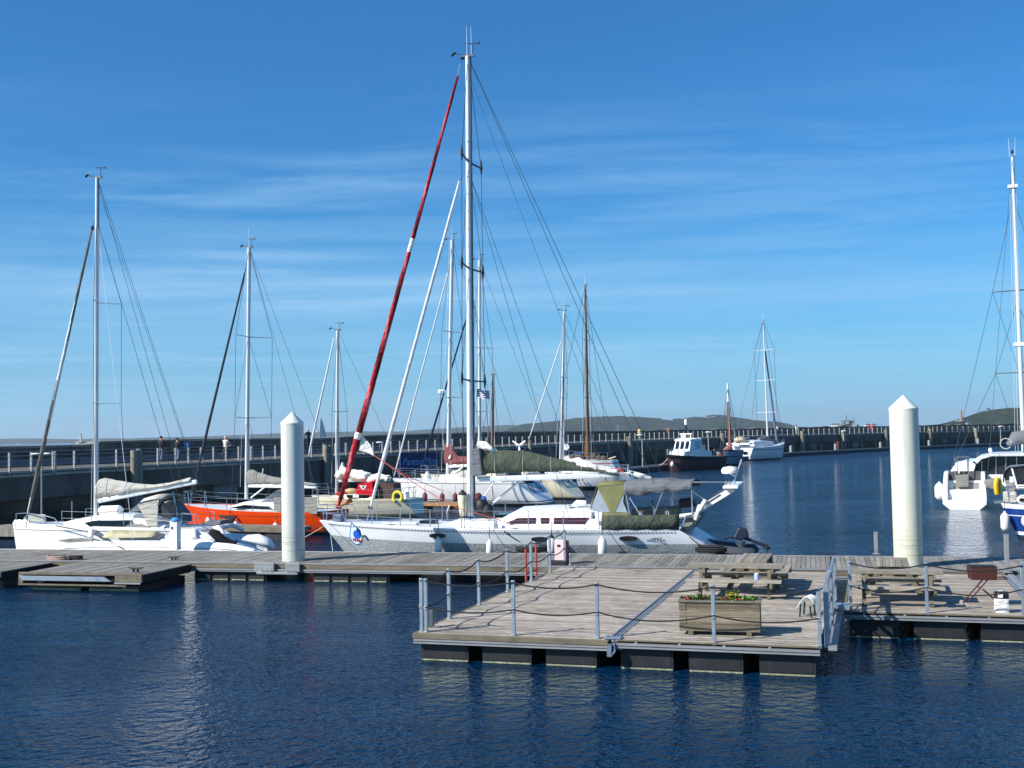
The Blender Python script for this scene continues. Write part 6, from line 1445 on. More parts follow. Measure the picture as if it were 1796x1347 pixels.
panel(O, 'weather_cloth', OF, [(480, 872), (556, 872), (556, 902), (480, 896)], -1.25, GREYCOVER2, .02)
a, b, tips = rig(O, OF, SO, (432.5, 875), (437, 434), .115, .095, (591, 733), 1.35, sweep=.3)
fa, fb = OF.p(342, 845), OF.p(429.5, 478); furled(O, fa, fb, .085, .045, [FURLDARK], n=36, wob=.05); stay(O, fb, OF.p(433, 460), .02); mb = MB(); mb.tube([OF.p(343, 838), OF.p(339, 862)], [.13, .1], 8); mb.build('furler_drum', BLACK, O); stay(O, OF.p(341, 855), OF.p(330, 890), .02)
for k in (-1, 1): stay(O, OF.p(340, 858), Vector((OF.p(344, 892).x + k * .3, k * .3, 1.2)), .014, name='bow_strop')
stay(O, b, Vector((x1, -1.0, 1.1)), .009, name='backstay'); stay(O, b, Vector((x1, 1.0, 1.1)), .009, name='backstay')
sailcover(O, OF, [(434, 826), (442, 822), (452, 828), (480, 836), (520, 843), (556, 848)], [(434, 852), (450, 850), (480, 850), (520, 850), (556, 852)], .2, GREYCOVER2, n=26, lump=.04, seed=6)
boom(O, OF, (436, 852), (556, 854)); tpx(O, 'vang', OF, [(440, 873, 0), (466, 853, 0)], .035, ALU); tpx(O, 'boom_strut', OF, [(459, 835, 0), (462, 822, 0)], .03, ALU)
lifelines(O, SO, x0 + .9, x1 - .4, 6, -1, .6, .013); lifelines(O, SO, x0 + .9, x1 - .4, 6, 1, .6, .013); pulpit(O, SO, x0 + .1, .9)
panel(O, 'name_panel', OF, [(385, 904), (412, 905), (412, 909.5), (385, 908.5)], -1.58, BLACK, .08)
for (u, v, lb) in ((363, 912, 'small white round fender on the orange boat, nearest its bow'), (416, 918, 'small white round fender on the orange boat, middle one'), (484, 921, 'small white round fender on the orange boat, nearest the white pile')):
    q = OF.p(u, v, -1.7); fender(lb, OF, q.x, -beam_at(SO, q.x) - .2, q.z + .16, .4, .16, FENW, ORANGE, line=.3)
FP = thing('pontoon', 'short pontoon finger lying in front of the orange hull', 'pontoon', OF.w((OF.p(455, 922, -2.2).x, -2.75, 0)), OF.a)
mb = MB(); mb.box(-3.2, 3.2, -.5, .42, .32, .5); mb.build('deck', DECK_Y, FP, 0); mb = MB(); mb.box(-3.25, 3.25, -.56, -.505, .25, .515); mb.build('edge_board', TIMBER, FP, 0)
for k in range(3): mb = MB(); mb.box(-3 + k * 2.1, -1.3 + k * 2.1, -.45, .4, -.4, .31); mb.build('float', FLOATM, FP, 0)
# ================================================================== cream sloop with red sprayhood
CF = Fr((640 - 898) / FPX * 65.5, 66.3, -22)
Cb, SCm, x0, x1 = keelboat(CF, 'small cream sloop with red sprayhood and loosely flaked white mainsail', (547, 878), (712, 880), -1.1, 1.35, [CREAM, M('tan_strake', '#9b8c6b', .6), M('pale_green_boot', '#9aa58c', .6)], (1.15, .98), .7, .35, -.4, .42, decks=CREAM)
Q = lambda u, v, y=-.85: CF.p(u, v, y)
house(Cb, 'coachroof', [(Q(570, 876).x, .5, .35, .98, 1.08), (Q(590, 868).x, .8, .62, .97, Q(590, 868).z), (Q(640, 865).x, .95, .75, .95, Q(640, 865.5).z), (Q(652, 866).x, .95, .75, .95, Q(652, 866).z)], CREAM)
panel(Cb, 'window', CF, [(607, 868), (646, 867.5), (645, 873.5), (609, 873.5)], -.935, DGLASS, .07)
panel(Cb, 'window_frame', CF, [(619, 868), (629, 868), (629, 872.5), (619, 872.5)], -.95, WHITE, .012)
mb = MB(); hy = .85; f0, f1, f2, f3 = Q(624, 866, -hy), Q(628, 849, -hy), Q(653, 846, -hy), Q(655, 873, -hy)
mb.sheet([[(f0.x, y, f0.z) for y in (-hy, 0, hy)], [(f1.x, y * .95, f1.z + (.06 if y == 0 else 0)) for y in (-hy, 0, hy)], [(f2.x, y, f2.z + (.06 if y == 0 else 0)) for y in (-hy, 0, hy)]]); 
for s in (-1, 1): mb.prism([(q.x, q.z) for q in (f0, f1, f2, f3)], s * hy - .01, s * hy + .01)
mb.build('sprayhood', REDC, Cb, 40); 
o = panel(Cb, 'sprayhood_emblem', CF, [(630, 851), (637, 852), (643, 851), (641, 856), (637, 859), (633, 856)], -hy - .03, M('pale_emblem', '#d8dade', .6), .012); o = panel(Cb, 'emblem_mark', CF, [(634, 853), (640, 853), (637, 857)], -hy - .04, bpy.data.materials['dark_green_tube'], .008)
panel(Cb, 'cockpit_tent', CF, [(657, 845), (690, 848), (692, 874), (657, 874)], -.4, M('brown_tent_cloth', '#463634', .9, var=.4, scale=4), .9)
mb = MB(); q = Q(600, 866, -.4); mb.ball(q, .45, .35, .14); mb.build('folded_cloth', REDC, Cb); mb = MB(); q = Q(616, 861, -.3); mb.ball(q, .4, .3, .16); mb.build('sail_bag', M('tan_bag', '#c9a97d', .9), Cb)
a, b, tips = rig(Cb, CF, SCm, (590.5, 866), (592, 579), .11, .09, (722,), .85, sweep=.2)
boom(Cb, CF, (594, 843), (684, 842)); flaked(Cb, CF, [(594, 833), (604, 829), (618, 832), (632, 834), (645, 838)], .26, SAILW, seed=2); flaked(Cb, CF, [(648, 840), (662, 836), (676, 838), (682, 841)], .22, SAILW, seed=8); panel(Cb, 'sail_clew', CF, [(632, 838), (646, 838), (640, 847)], -.1, SAILW, .05)
mb = MB(); mb.prism([(q.x, q.z) for q in (CF.p(595, 826), CF.p(601, 810), CF.p(605, 828))], -.1, .1); mb.build('sail_head', SAILW, Cb, 0)
fa, fb = CF.p(541, 800), CF.p(586.5, 592); furled(Cb, fa, fb, .075, .045, [FURLW], n=24, wob=.04); stay(Cb, fa, CF.p(549, 874, 0), .02)
stay(Cb, b, Vector((x1, 0, 1.0)), .009, name='backstay')
lifelines(Cb, SCm, x0 + .8, x1 - .2, 5, -1, .55, .013); pulpit(Cb, SCm, x0, .8); pulpit(Cb, SCm, x1, -.7, .6, False)
mb = MB(); q = CF.p(697, 872, -1.2); mb.tube([q + Vector((.27 * math.sin(th), .02, .30 * math.cos(th))) for th in [R(-140) + R(280) * i / 20 for i in range(21)]], .085, 8); o = mb.build('horseshoe_buoy', YELLOW); o.parent = None; o.location = (0, 0, 0)
o.matrix_world = Matrix.Translation(CF.o) @ Matrix.Rotation(CF.a, 4, 'Z'); tag(o, 'yellow horseshoe lifebuoy hung on the stern rail of the cream sloop', 'lifebuoy')
mb = MB(); q = CF.p(715, 874, .2); mb.box(q.x - .1, q.x + .15, -.3, .1, .75, 1.35); mb.build('outboard_motor', WHITE, Cb, 0, bevel=.06); 
o = tl(Cb, 'gangplank', [CF.p(690, 848, .6), CF.p(703, 873, .4)], .06, WHITE)
BM_ = M('orange_brown_bow_roller', '#a86a2a', .6)
mb = MB(); q0 = BF.p(585, 884, .3); q1 = BF.p(616, 877, .3); mb.tube([q0, BF.p(600, 885, .3), q1], [.03, .07, .10], 8); mb.build('bow_roller', BM_, B)
# pontoon finger with pale piles behind the cream sloop
FD2 = Fr((768 - 898) / FPX * 69, 69, -24)
g = thing_fr('pontoon', FD2, 'brown edged finger pontoon between the cream sloop and the white yacht with maroon fenders', 'pontoon')
mb = MB(); mb.box(-1.9, 1.9, -.4, .5, .38, .5); mb.build('deck', DECK_Y, g, 0); mb = MB(); mb.box(-1.95, 1.95, -.46, -.405, .3, .52); mb.build('edge_board', M('orange_brown_timber', '#a8814e', .8, var=.3, scale=4), g, 0)
for k in (-1, 1): mb = MB(); mb.box(k * 1.2 - .5, k * 1.2 + .5, -.35, .45, -.4, .37); mb.build('float', FLOATM, g, 0)
tl(g, 'brace', [(.9, -.48, .35), (.7, -.5, -.2)], .05, WHITE)
# ================================================================== white yacht with maroon cover
DF = Fr((815 - 898) / FPX * 75.5, 75.8, -33.7)
D, SD, x0, x1 = keelboat(DF, 'large white yacht with maroon sail cover and maroon fenders, bow towards the red sail', (689, 848), (905, 846), -1.4, 1.9, [CREAM if False else GEL, M('dark_boot_stripe', '#2e3338', .5), ANTI], (1.62, 1.50), 1.4, 1.9, -.5, .42, stripes=[(1.40, 0), (1.36, 1), (.30, 0), (.24, 1), (.18, 0), (.05, 1), (-.1, 2)])
Q = lambda u, v, y=-1.2: DF.p(u, v, y)
house(D, 'coachroof', [(Q(738, 846).x, .7, .5, 1.5, 1.56), (Q(760, 842).x, 1.1, .85, 1.48, Q(760, 842).z), (Q(800, 838).x, 1.35, 1.05, 1.46, Q(800, 838).z), (Q(870, 838).x, 1.4, 1.1, 1.46, Q(870, 838).z), (Q(882, 842).x, 1.4, 1.1, 1.46, Q(880, 841).z)], GEL)
for u in (775, 797, 885): panel(D, 'window', DF, [(u - 6, 849), (u + 6, 849), (u + 7, 852.5), (u - 6, 852.5)], -1.40, DGLASS, .1)
panel(D, 'sprayhood', DF, [(870, 828), (886, 826), (892, 842), (866, 842)], -.9, GREYDARK, 1.8, .05)
mb = MB(); q = Q(792, 838, 0); mb.ball(q, .9, .5, .25); q = Q(750, 842, -.2); mb.lathe([(.3, 0), (.22, .3), (.1, .55), (.02, .6)], q, 10); mb.build('sail_bag', SAILW, D, 60)
mb = MB(); q = Q(805, 832, .3); mb.tube([q - Vector((.9, 0, 0)), q + Vector((1.2, 0, .05))], [.3, .28], 12); mb.build('liferaft_roll', GREYCOVER, D)
panel(D, 'transom_gear', DF, [(898, 838), (918, 836), (922, 848), (900, 850)], -.6, BLACK, 1.0, .05)
a, b, tips = rig(D, DF, SD, (785.5, 842), (793, 421), .155, .125, (582, 697), 1.2, sweep=.15, wire=.016)
fa, fb = DF.p(691, 836), DF.p(786, 478); furled(D, fa, fb, .07, .045, [FURLW], n=26, wob=.04); stay(D, fb, DF.p(791, 455), .02); stay(D, b, Vector((x1 + .2, 0, 1.6)), .012, name='backstay')
sailcover(D, DF, [(782, 776), (788, 774), (796, 786), (802, 799), (820, 801), (850, 803), (885, 806)], [(782, 817), (800, 814), (850, 812), (885, 811)], .3, MAROON, n=26, lump=.05, seed=12)
boom(D, DF, (785, 818), (890, 812), .14, .2); panel(D, 'cover_patch', DF, [(786, 803), (790, 797), (790, 802), (787, 805)], -.35, WHITE, .1)
tpx(D, 'vang', DF, [(789, 836, 0), (818, 814, 0)], .05, WHITE); mb = MB(); q = DF.p(775, 687, -.2); mb.lathe([(.1, -.1), (.26, -.08), (.28, .04), (.2, .14), (.05, .17)], q, 16); mb.build('radar_dome', WHITE, D); mb = MB(); mb.bar(q, q + Vector((.35, .15, -.06)), .06, .05); mb.build('radar_bracket', ALU, D, 0)
lifelines(D, SD, x0 + 1.3, x1 - .5, 7, -1, .62, .018); lifelines(D, SD, x0 + 1.3, x1 - .5, 7, 1, .62, .018); pulpit(D, SD, x0, 1.3, .65); pulpit(D, SD, x1, -1.0, .65, False)
for u, v, lb in ((746, 872, 'maroon fender on the white yacht, nearest its bow'), (778, 873, 'maroon fender on the white yacht, middle one'), (801, 873, 'maroon fender on the white yacht, nearest the tall mast')):
    q = DF.p(u, v, -1.9); fender(lb, DF, q.x, -beam_at(SD, q.x) - .17, q.z + .32, .62, .16, MAROON, None, line=.5)
for u, v in ((888, 862), (899, 866)): pass
mb = MB()
for s in (-.5, .5): mb.tube([Vector((x1 + .35, s - .15, 1.35)), Vector((x1 + 1.0, s - .15, .5))], .03, 6); mb.tube([Vector((x1 + .35, s + .15, 1.35)), Vector((x1 + 1.0, s + .15, .5))], .03, 6)
mb.build('boarding_ladder', NAVYP, D); mb = MB(); mb.tube([Vector((x1 - .3, -.2, 1.5)), Vector((x1 + .1, -.25, 3.0))], .03, 6); mb.build('flag_staff', STEEL, D)
# ================================================================== cream yacht behind it
EF = Fr((885 - 898) / FPX * 82, 82.5, -33)
E_, SE, x0, x1 = keelboat(EF, 'cream white yacht with navy furled sail, mostly hidden behind the maroon covered yacht', (738, 838), (968, 852), -1.2, 1.75, [CREAM, M('cream_strake', '#b5ab8f', .5), ANTI], (1.6, 1.35), 1.2, 1.9, -.5, .42)
house(E_, 'coachroof', [(EF.p(790, 836).x, .7, .5, 1.4, 1.5), (EF.p(830, 832).x, 1.2, .95, 1.4, 1.9), (EF.p(925, 834).x, 1.3, 1.0, 1.38, 1.9), (EF.p(935, 838).x, 1.3, 1.0, 1.38, 1.7)], CREAM)
a, b, tips = rig(E_, EF, SE, (841, 838), (841, 456), .13, .11, (610, 722), 1.3, sweep=.2, wire=.016)
fa, fb = EF.p(738, 826), EF.p(820, 552); furled(E_, fa, fb, .10, .055, [FURLNAVY], n=30, wob=.05); stay(E_, fb, EF.p(830, 520), .03); stay(E_, b, Vector((x1, 0, 1.5)), .013, name='backstay')
sailcover(E_, EF, [(842, 822), (860, 826), (920, 832)], [(842, 832), (860, 834), (920, 838)], .2, REDC, n=16, lump=.06); boom(E_, EF, (842, 834), (925, 839), .12, .16)
lifelines(E_, SE, x0 + 1.2, x1 - .3, 6, -1, .62, .018); pulpit(E_, SE, x1, -1.0, .65, False); pulpit(E_, SE, x0, 1.2, .65)
tl(E_, 'generator_pole', [EF.p(913, 852, .6), EF.p(912, 786, .6)], .045, WHITE)
q = EF.p(908, 778, .6); q = EF.p(911, 781, .6)
mb = MB(); mb.tube([q - Vector((.2, .15, 0)), q + Vector((.25, .15, 0))], [.09, .06], 8); 
for ang in (R(90 + 180), R(30), R(150)):
    e = q + Vector((math.cos(ang) * .62, -.05, math.sin(ang) * .62)); mb.bar(q + Vector((0, -.05, 0)), e, .03, .11, up=(-math.sin(ang), .2, math.cos(ang)))
mb.build('wind_generator', WHITE, E_, 0)
panel(E_, 'cockpit_cover', EF, [(938, 836), (962, 838), (962, 852), (938, 850)], -.6, MAROON, 1.2, .08)
mb = MB(); 
for s in (-.4, .4): mb.tube([Vector((x1 + .3, s, 1.3)), Vector((x1 + 1.0, s, .4))], .035, 6)
mb.build('boarding_ladder', NAVYP, E_)
# ================================================================== white boat ending at the open water
GF = Fr((1055 - 898) / FPX * 91, 92.2, -14)
G_, SG, x0, x1 = keelboat(GF, 'white sailboat with black waterline ending at the open water behind the olive sail cover', (955, 834), (1101, 836), -1.2, 1.7, [GEL, BLACK, BLACK], (1.35, 1.2), 1.0, .6, -.4, .38, stripes=[(1.1, 0), (.22, 0), (-.1, 1)])
house(G_, 'coachroof', [(GF.p(985, 832).x, .8, .6, 1.2, 1.3), (GF.p(1005, 828).x, 1.2, 1.0, 1.2, 1.65), (GF.p(1060, 828).x, 1.25, 1.0, 1.18, 1.65), (GF.p(1068, 832).x, 1.25, 1.0, 1.18, 1.4)], GEL)
for u in (1015, 1022): panel(G_, 'window', GF, [(u - 1.6, 843), (u, 839), (u + 1.6, 843)], -1.72, DGLASS, .1)
a, b, tips = rig(G_, GF, SG, (982.5, 834), (989.5, 545), .14, .10, (662, 698), 1.35, sweep=.1, wire=.018)
fa, fb = GF.p(928, 770), GF.p(984, 600); furled(G_, fa, fb, .055, .05, [FURLW], n=16, wob=.03); stay(G_, fa, GF.p(905, 834), .03); stay(G_, b, Vector((x1, 0, 1.3)), .016, name='backstay'); boom(G_, GF, (985, 815), (1070, 822), .14, .2)
sailcover(G_, GF, [(1000, 806), (1015, 802), (1040, 814), (1070, 819)], [(1000, 813), (1015, 815), (1040, 821), (1070, 824)], .2, SAILW, n=16, lump=.12, seed=5)
tpx(G_, 'mizzen_mast', GF, [(987.5, 834, .8), (989, 575, .8)], [.10, .06], ALU, 10); 
lifelines(G_, SG, x0 + 1, x1 - .3, 6, -1, .62, .02); pulpit(G_, SG, x1, -1.0, .65, False)
mb = MB(); q = GF.p(1086, 832, -1.1); mb.tube([q + Vector((.32 * math.cos(th), 0, .42 * math.sin(th))) for th in [R(20) + R(320) * i / 20 for i in range(21)]], .1, 8); o = mb.build('horseshoe_buoy', M('orange_red_foam', '#cf4a2c', .6)); o.matrix_world = Matrix.Translation(GF.o) @ Matrix.Rotation(GF.a, 4, 'Z'); tag(o, 'orange lifebuoy on the stern of the white boat at the open water', 'lifebuoy')
o = thing('inflatable_dinghy', 'small white dinghy bow sticking out behind the white boat stern', 'dinghy', GF.w((x1 + .9, -.2, 0)), GF.a); mb = MB(); mb.tube([(-1.0, 0, 1.25), (0, 0, .95), (.7, 0, .75), (.95, 0, .72)], [.22, .25, .2, .05], 10); mb.build('tube', FENW, o); mb = MB(); mb.bar((-.8, -.25, 1.3), (-.2, .25, 1.2), .25, .08); mb.build('thwart', GREYCOVER2, o, 0)
mb = MB(); 
for u in (1000, 1007): pass
q = GF.p(998, 838, -1.3); mb.ball(q, .8, .3, .42); q2 = GF.p(1000, 842, -1.4); mb.build('folded_cover', MAROON, G_, 60)
# ================================================================== classic boat with the varnished mast
KF = Fr((1030 - 898) / FPX * 104, 105, -20)
K_, SK, x0, x1 = keelboat(KF, 'old white gaff boat with varnished brown mast moored below the pier', (985, 806), (1073, 812), -1, 1.6, [WHITE, M('faded_pink_stripe', '#b98d86', .6), M('dark_brown_bottom', '#4a2a25', .7)], (2.3, 1.95), 1.4, .9, -.4, .45, stripes=[(1.75, 0), (1.6, 1), (.9, 0), (.3, 2), (-.1, 2)])
VARN = M('varnished_wood', '#7a5530', .35, var=.2, scale=3)
a, b, tips = rig(K_, KF, SK, (1031, 806), (1026.5, 500), .17, .10, (596, 697), 1.15, sweep=.0, mat=VARN, wire=.022, vane=False, hal=True); stay(K_, b, KF.p(960, 800, 0), .022, name='forestay'); stay(K_, b, KF.p(1070, 806, 0), .02, name='backstay')
mb = MB(); mb.lathe([(.24, 0), (.3, .3), (.28, 1.2), (.22, 1.5), (.2, 2.2)], KF.p(1031, 806), 12); mb.build('mast_boot', VARN, K_)
house(K_, 'deckhouse', [(KF.p(1002, 806).x, .7, .6, 2.0, 2.5), (KF.p(1022, 806).x, .75, .62, 1.95, 2.55)], M('brown_deckhouse', '#4b3a2c', .7))
panel(K_, 'canvas_tent', KF, [(976, 806), (1002, 797), (1003, 808)], -.5, SAILW, 1.0); tpx(K_, 'boom', KF, [(1031, 800, 0), (985, 799, 0)], .09, M('dark_wood', '#4e3425', .6), 8)
for u, v, r in ((1041, 800, .35), (1050, 803, .3), (1058, 804, .3), (1012, 803, .3)): q = KF.p(u, v, -.3); mb = MB(); mb.ball(q, r, r * .8, r * .9, 9); mb.build('deck_gear', M('rope_heap_brown', '#5d5145', .95, var=.5, scale=8) if 'rope_heap_brown' not in bpy.data.materials else bpy.data.materials['rope_heap_brown'], K_)
tpx(K_, 'bowsprit', KF, [(1066, 806, 0), (1080, 801, 0)], .09, VARN, 8)
panel(K_, 'blue_tarp', KF, [(1005, 794), (1028, 793), (1029, 800), (1006, 801)], 1.2, M('blue_tarp', '#243f86', .8), .1)
lifelines(K_, SK, x0 + 1, x1 - .3, 6, -1, .7, .025)
mb = MB(); q = KF.p(993, 784, -.3); mb.lathe([(.30, -.1), (.30, .1)], q, 16, axis=(0, 1, 0)); o = mb.build('radar_disc', WHITE, K_); tpx(K_, 'radar_pole', KF, [(993, 808, -.2), (993, 786, -.2)], .05, STEEL)
# second old mast with hull further left
HF2 = Fr((868 - 898) / FPX * 112, 113, -30)
H_, SH, x0, x1 = keelboat(HF2, 'old dark boat with a reddish wooden mast lying right of the tallest mast', (835, 822), (905, 818), -1, 1.5, [M('dark_green_hull', '#23302c', .5), WHITE, ANTI], (1.9, 1.6), 1.0, .7, -.4, .45)
a, b, tips = rig(H_, HF2, SH, (863, 818), (865, 656), .20, .12, (), 1.0, mat=M('reddish_old_spar', '#7a5540', .7), wire=.022, vane=False); stay(H_, b, HF2.p(838, 812, 0), .02, name='forestay'); mb = MB(); mb.bar(b + Vector((-.35, 0, -.1)), b + Vector((.35, 0, .0)), .06, .06); mb.build('masthead_cross', DARKALU, H_, 0); tpx(H_, 'gaff', HF2, [(863, 790, 0), (893, 796, 0)], .1, VARN, 8)
# ================================================================== black hulled workboat
WF = Fr((1228 - 898) / FPX * 133, 134, 44)
g = thing_fr('workboat', WF, 'black and maroon hulled workboat with a white wheelhouse beside the pier', 'motorboat')
x0, x1 = WF.p(1173, 801).x, WF.p(1281, 803, -1.7).x; L = x1 - x0
MAR = M('maroon_antifouling', '#4d3036', .6, var=.3, scale=1.2); BLK = M('black_topsides', '#1a1a1d', .4, var=.2)
SW = hull(g, [(x0, 1.78, .15, -.8, .7), (x0 + L * .12, 1.66, 1.2, -.8, .3), (x0 + L * .35, 1.5, 1.8, -.8, 0), (x0 + L * .65, 1.42, 1.9, -.8, 0), (x0 + L * .9, 1.42, 1.75, -.7, 0), (x1, 1.45, 1.4, -.5, -.3)], [(lambda x: interp([(x0, 1.3), (x0 + 3, 1.05), (x1, .95)], x), 0), (-.12, 1)], [BLK, MAR], M('grey_deck_paint', '#7c858c', .7), .3, 26, deck_in=.2)
def wx(t): return x0 + L * t
WH = M('workboat_white', '#ecece9', .35, var=.05)
house(g, 'trunk_cabin', [(wx(.16), 1.2, 1.12, 1.2, 2.1), (wx(.20), 1.25, 1.2, 1.2, 2.2), (wx(.68), 1.3, 1.25, 1.2, 2.1)], WH)
h0, h1 = 2.0, 3.5
mb = MB(); X0, X1 = wx(.24), wx(.50); w = 1.18
ring = lambda z, i, ww: [(X0 + i, -ww, z), (X1, -ww, z), (X1, ww, z), (X0 + i, ww, z)]
mb.loft([ring(h0, 0, w), ring(h1 - .15, .45, w * .92)]); mb.build('wheelhouse', WH, g, 0)
mb = MB(); mb.loft([ring(h1 - .145, .25, w * .98), ring(h1, .35, w * .96), ring(h1 + .12, .7, w * .7)]); mb.build('wheelhouse_roof', WH, g, 30)
for k in (-1, 0, 1):                                   # three front windows
    mb = MB(); yc = k * .70; hw = .26
    f = lambda z: X0 + .45 * (z - h0) / (h1 - .15 - h0) - .015
    z0_, z1_ = h0 + .38, h1 - .28
    vs = [(f(z0_), yc - hw, z0_), (f(z0_), yc + hw, z0_), (f(z1_ - .1), yc + hw, z1_ - .1), (f(z1_), yc + hw - .1, z1_), (f(z1_), yc - hw + .1, z1_), (f(z1_ - .1), yc - hw, z1_ - .1)]
    mb.add(vs + [(x + .05, y, z) for x, y, z in vs], [tuple(range(6)), tuple(range(11, 5, -1))] + [(i, (i + 1) % 6, (i + 1) % 6 + 6, i + 6) for i in range(6)]); mb.build('window', DGLASS, g, 0)
mb = MB(); mb.prism([(X0 + 1.2, h0 + .3), (X1 - .3, h0 + .3), (X1 - .3, h1 - .3), (X0 + 1.2, h1 - .3)], -w * .985, -w * .9); mb.build('side_door', M('grey_side_door', '#b9c2c9', .5), g, 0)
mb = MB(); mb.box(wx(.57), wx(.65), -.6, .6, 2.1, 2.75); mb.build('engine_box', CREAM, g, 0, bevel=.05)
for s in (-1, 1):
    lifelines(g, SW, wx(.02), wx(.26), 5, s, .7, .03, .12, wires=(1., .55)); lifelines(g, SW, wx(.64), wx(.98), 4, s, .6, .03, .12, wires=(1.,))
mb = MB(); mb.box(X0 + 1.0, X0 + 1.1, -.7, -.6, h1 + .05, h1 + .55); mb.box(X0 + 1.0, X0 + 1.1, .6, .7, h1 + .05, h1 + .55); mb.box(X0 + .95, X0 + 1.15, -.9, .9, h1 + .555, h1 + .66); mb.build('roof_frame', WH, g, 0)
mb = MB(); mb.ball((X0 + .8, .05, h1 + .3), .22, .22, .22); mb.build('radar_ball', WH, g)
mb = MB(); q = Vector((X0 + 1.7, .5, h1)); mb.tube([q, q + Vector((0, 0, 1.9))], [.13, .09], 8); mb.build('signal_mast', BLK, g); mb = MB(); mb.lathe([(.1, 0), (.19, .1), (.19, .6), (.1, .7)], q + Vector((0, 0, 1.6)), 10); mb.build('lamp_head', WH, g); tl(g, 'exhaust_pipe', [(X0 + 2.2, .8, h1), (X0 + 2.2, .8, h1 + 1.1)], .08, M('cream_pipe', '#cfc08e', .5), 8)
rope_thing('pale bow rope from the black hulled workboat to the low walkway', [WF.w((x0 + .2, 0, 1.65)), on_walk(1152)], .05, ROPEW, .2)
q = WF.p(1178, 812, -.6); fender('white fender at the stem of the black hulled workboat', WF, q.x - .1, -.75, q.z + .15, .6, .2, FENW, None, line=.6)
# blue grey boat and brown mast behind the workboat
JF = Fr((1288 - 898) / FPX * 149, 149, 52)
J_, SJ, x0, x1 = keelboat(JF, 'blue grey hulled old sailboat with reddish brown mast behind the workboat', (1262, 799), (1291, 798), 0, 1.5, [M('blue_grey_hull', '#7e8da0', .5), M('dark_blue_band', '#2b3a55', .5), ANTI], (1.95, 1.9), .8, .4, -.5, .4, stripes=[(1.7, 1), (1.1, 0), (1.0, 1), (.1, 0), (-.1, 2)])
RB = M('red_brown_spar', '#6e4033', .6); a, b, tips = rig(J_, JF, SJ, (1281, 796), (1277, 705), .24, .17, (), 1.0, mat=RB, wire=.03, vane=False, ant=0); mb = MB(); mb.tube([b, JF.p(1276, 672)], [.15, .1], 8); mb.build('topmast', WHITE, J_); stay(J_, JF.p(1276.5, 676), JF.p(1262, 794), .03, name='forestay'); stay(J_, JF.p(1276.5, 676), JF.p(1300, 797), .03, name='backstay')
mb = MB(); mb.tube([JF.p(1279, 784), JF.p(1268, 798), JF.p(1258, 802)], [.35, .5, .3], 9); mb.build('furled_tan_sail', M('tan_sail', '#a86b52', .8), J_); tpx(J_, 'boom', JF, [(1281, 792, 0), (1252, 789, 0)], .12, RB, 8)
for u, v in ((1287, 788), (1293, 789)): q = JF.p(u, v, -.4); mb = MB(); mb.ball(q, .5, .4, .5, 8); mb.build('deck_gear', SAILW, J_)
# ================================================================== far white catamaran-like yacht
VF = Fr((1332 - 898) / FPX * 170, 171, 38)
g = thing_fr('sailboat', VF, 'far white broad sailboat with very tall mast, stern in the sun, beside the pier', 'sailboat')
SV = hull(g, [(-4.5, 1.75, 2.5, -.5, -.3), (-3, 1.8, 2.7, -.5, 0), (0, 1.9, 2.6, -.5, 0), (3, 2.1, 1.8, -.5, 0), (5.8, 2.4, .1, -.5, -.8)], [(1.5, 0), (1.42, 1), (.1, 0), (-.1, 1)], [GEL, bpy.data.materials['dark_blue_band'], ANTI], GEL, .25, 20)
house(g, 'cockpit_house', [(-3.6, 2.1, 1.9, 1.7, 2.7), (-1.6, 2.1, 1.9, 1.7, 2.8), (1.5, 1.6, 1.3, 1.8, 2.6)], GEL)
for k in (-1, 0, 1): mb = MB(); mb.box(-4.86, -4.5, k * 1.2 - .38, k * 1.2 + .38, .85, 1.25); mb.build('stern_window', DGLASS, g, 0)
mb = MB(); mb.box(-5.2, -4.9, -2.5, 2.5, .1, .35); mb.build('swim_platform', GEL, g, 0, bevel=.03); mb = MB(); mb.tube([(-4.6, -2, 1.8), (-4.7, -2, 3.2), (-4.7, 2, 3.2), (-4.6, 2, 1.8)], .07, 6); mb.build('davit_frame', STEEL, g); mb = MB(); mb.ball((-4.3, 0, 2.9), 1.0, 1.0, .55, 12); mb.build('dinghy_cover', M('beige_cover', '#b8ab90', .8), g); mb = MB(); mb.box(-4.9, -4.3, -2.2, 2.2, 2.25, 2.5); mb.build('stern_seat', GEL, g, 0)
a, b = mast(g, VF, (1347, 792), (1338.5, 562), .16, .10); tips = spreaders(g, VF, (1338.5, 562), (1347, 792), (614, 667, 723), 1.9, .05, 0., WHITE); shrouds(g, b, tips, (a.x, 2.4, 1.9), .026); masthead(g, b, .03, 1.2, False, 1); stay(g, b, Vector((5.6, 0, 2.4)), .026, name='forestay'); stay(g, b, Vector((-4.3, -1.5, 2)), .026, name='backstay'); stay(g, b, Vector((-4.3, 1.5, 2)), .026, name='backstay'); tpx(g, 'furled_sail', VF, [(1342, 615, 0), (1363, 775, 0)], [.10, .2], M('slate_furled_sail', '#5f6d80', .8), 8)
sailcover(g, VF, [(1330, 768), (1345, 764), (1362, 772)], [(1330, 774), (1345, 777), (1362, 779)], .35, GREYDARK, n=14, lump=.1); lifelines(g, SV, -4, 5, 6, -1, .65, .03)
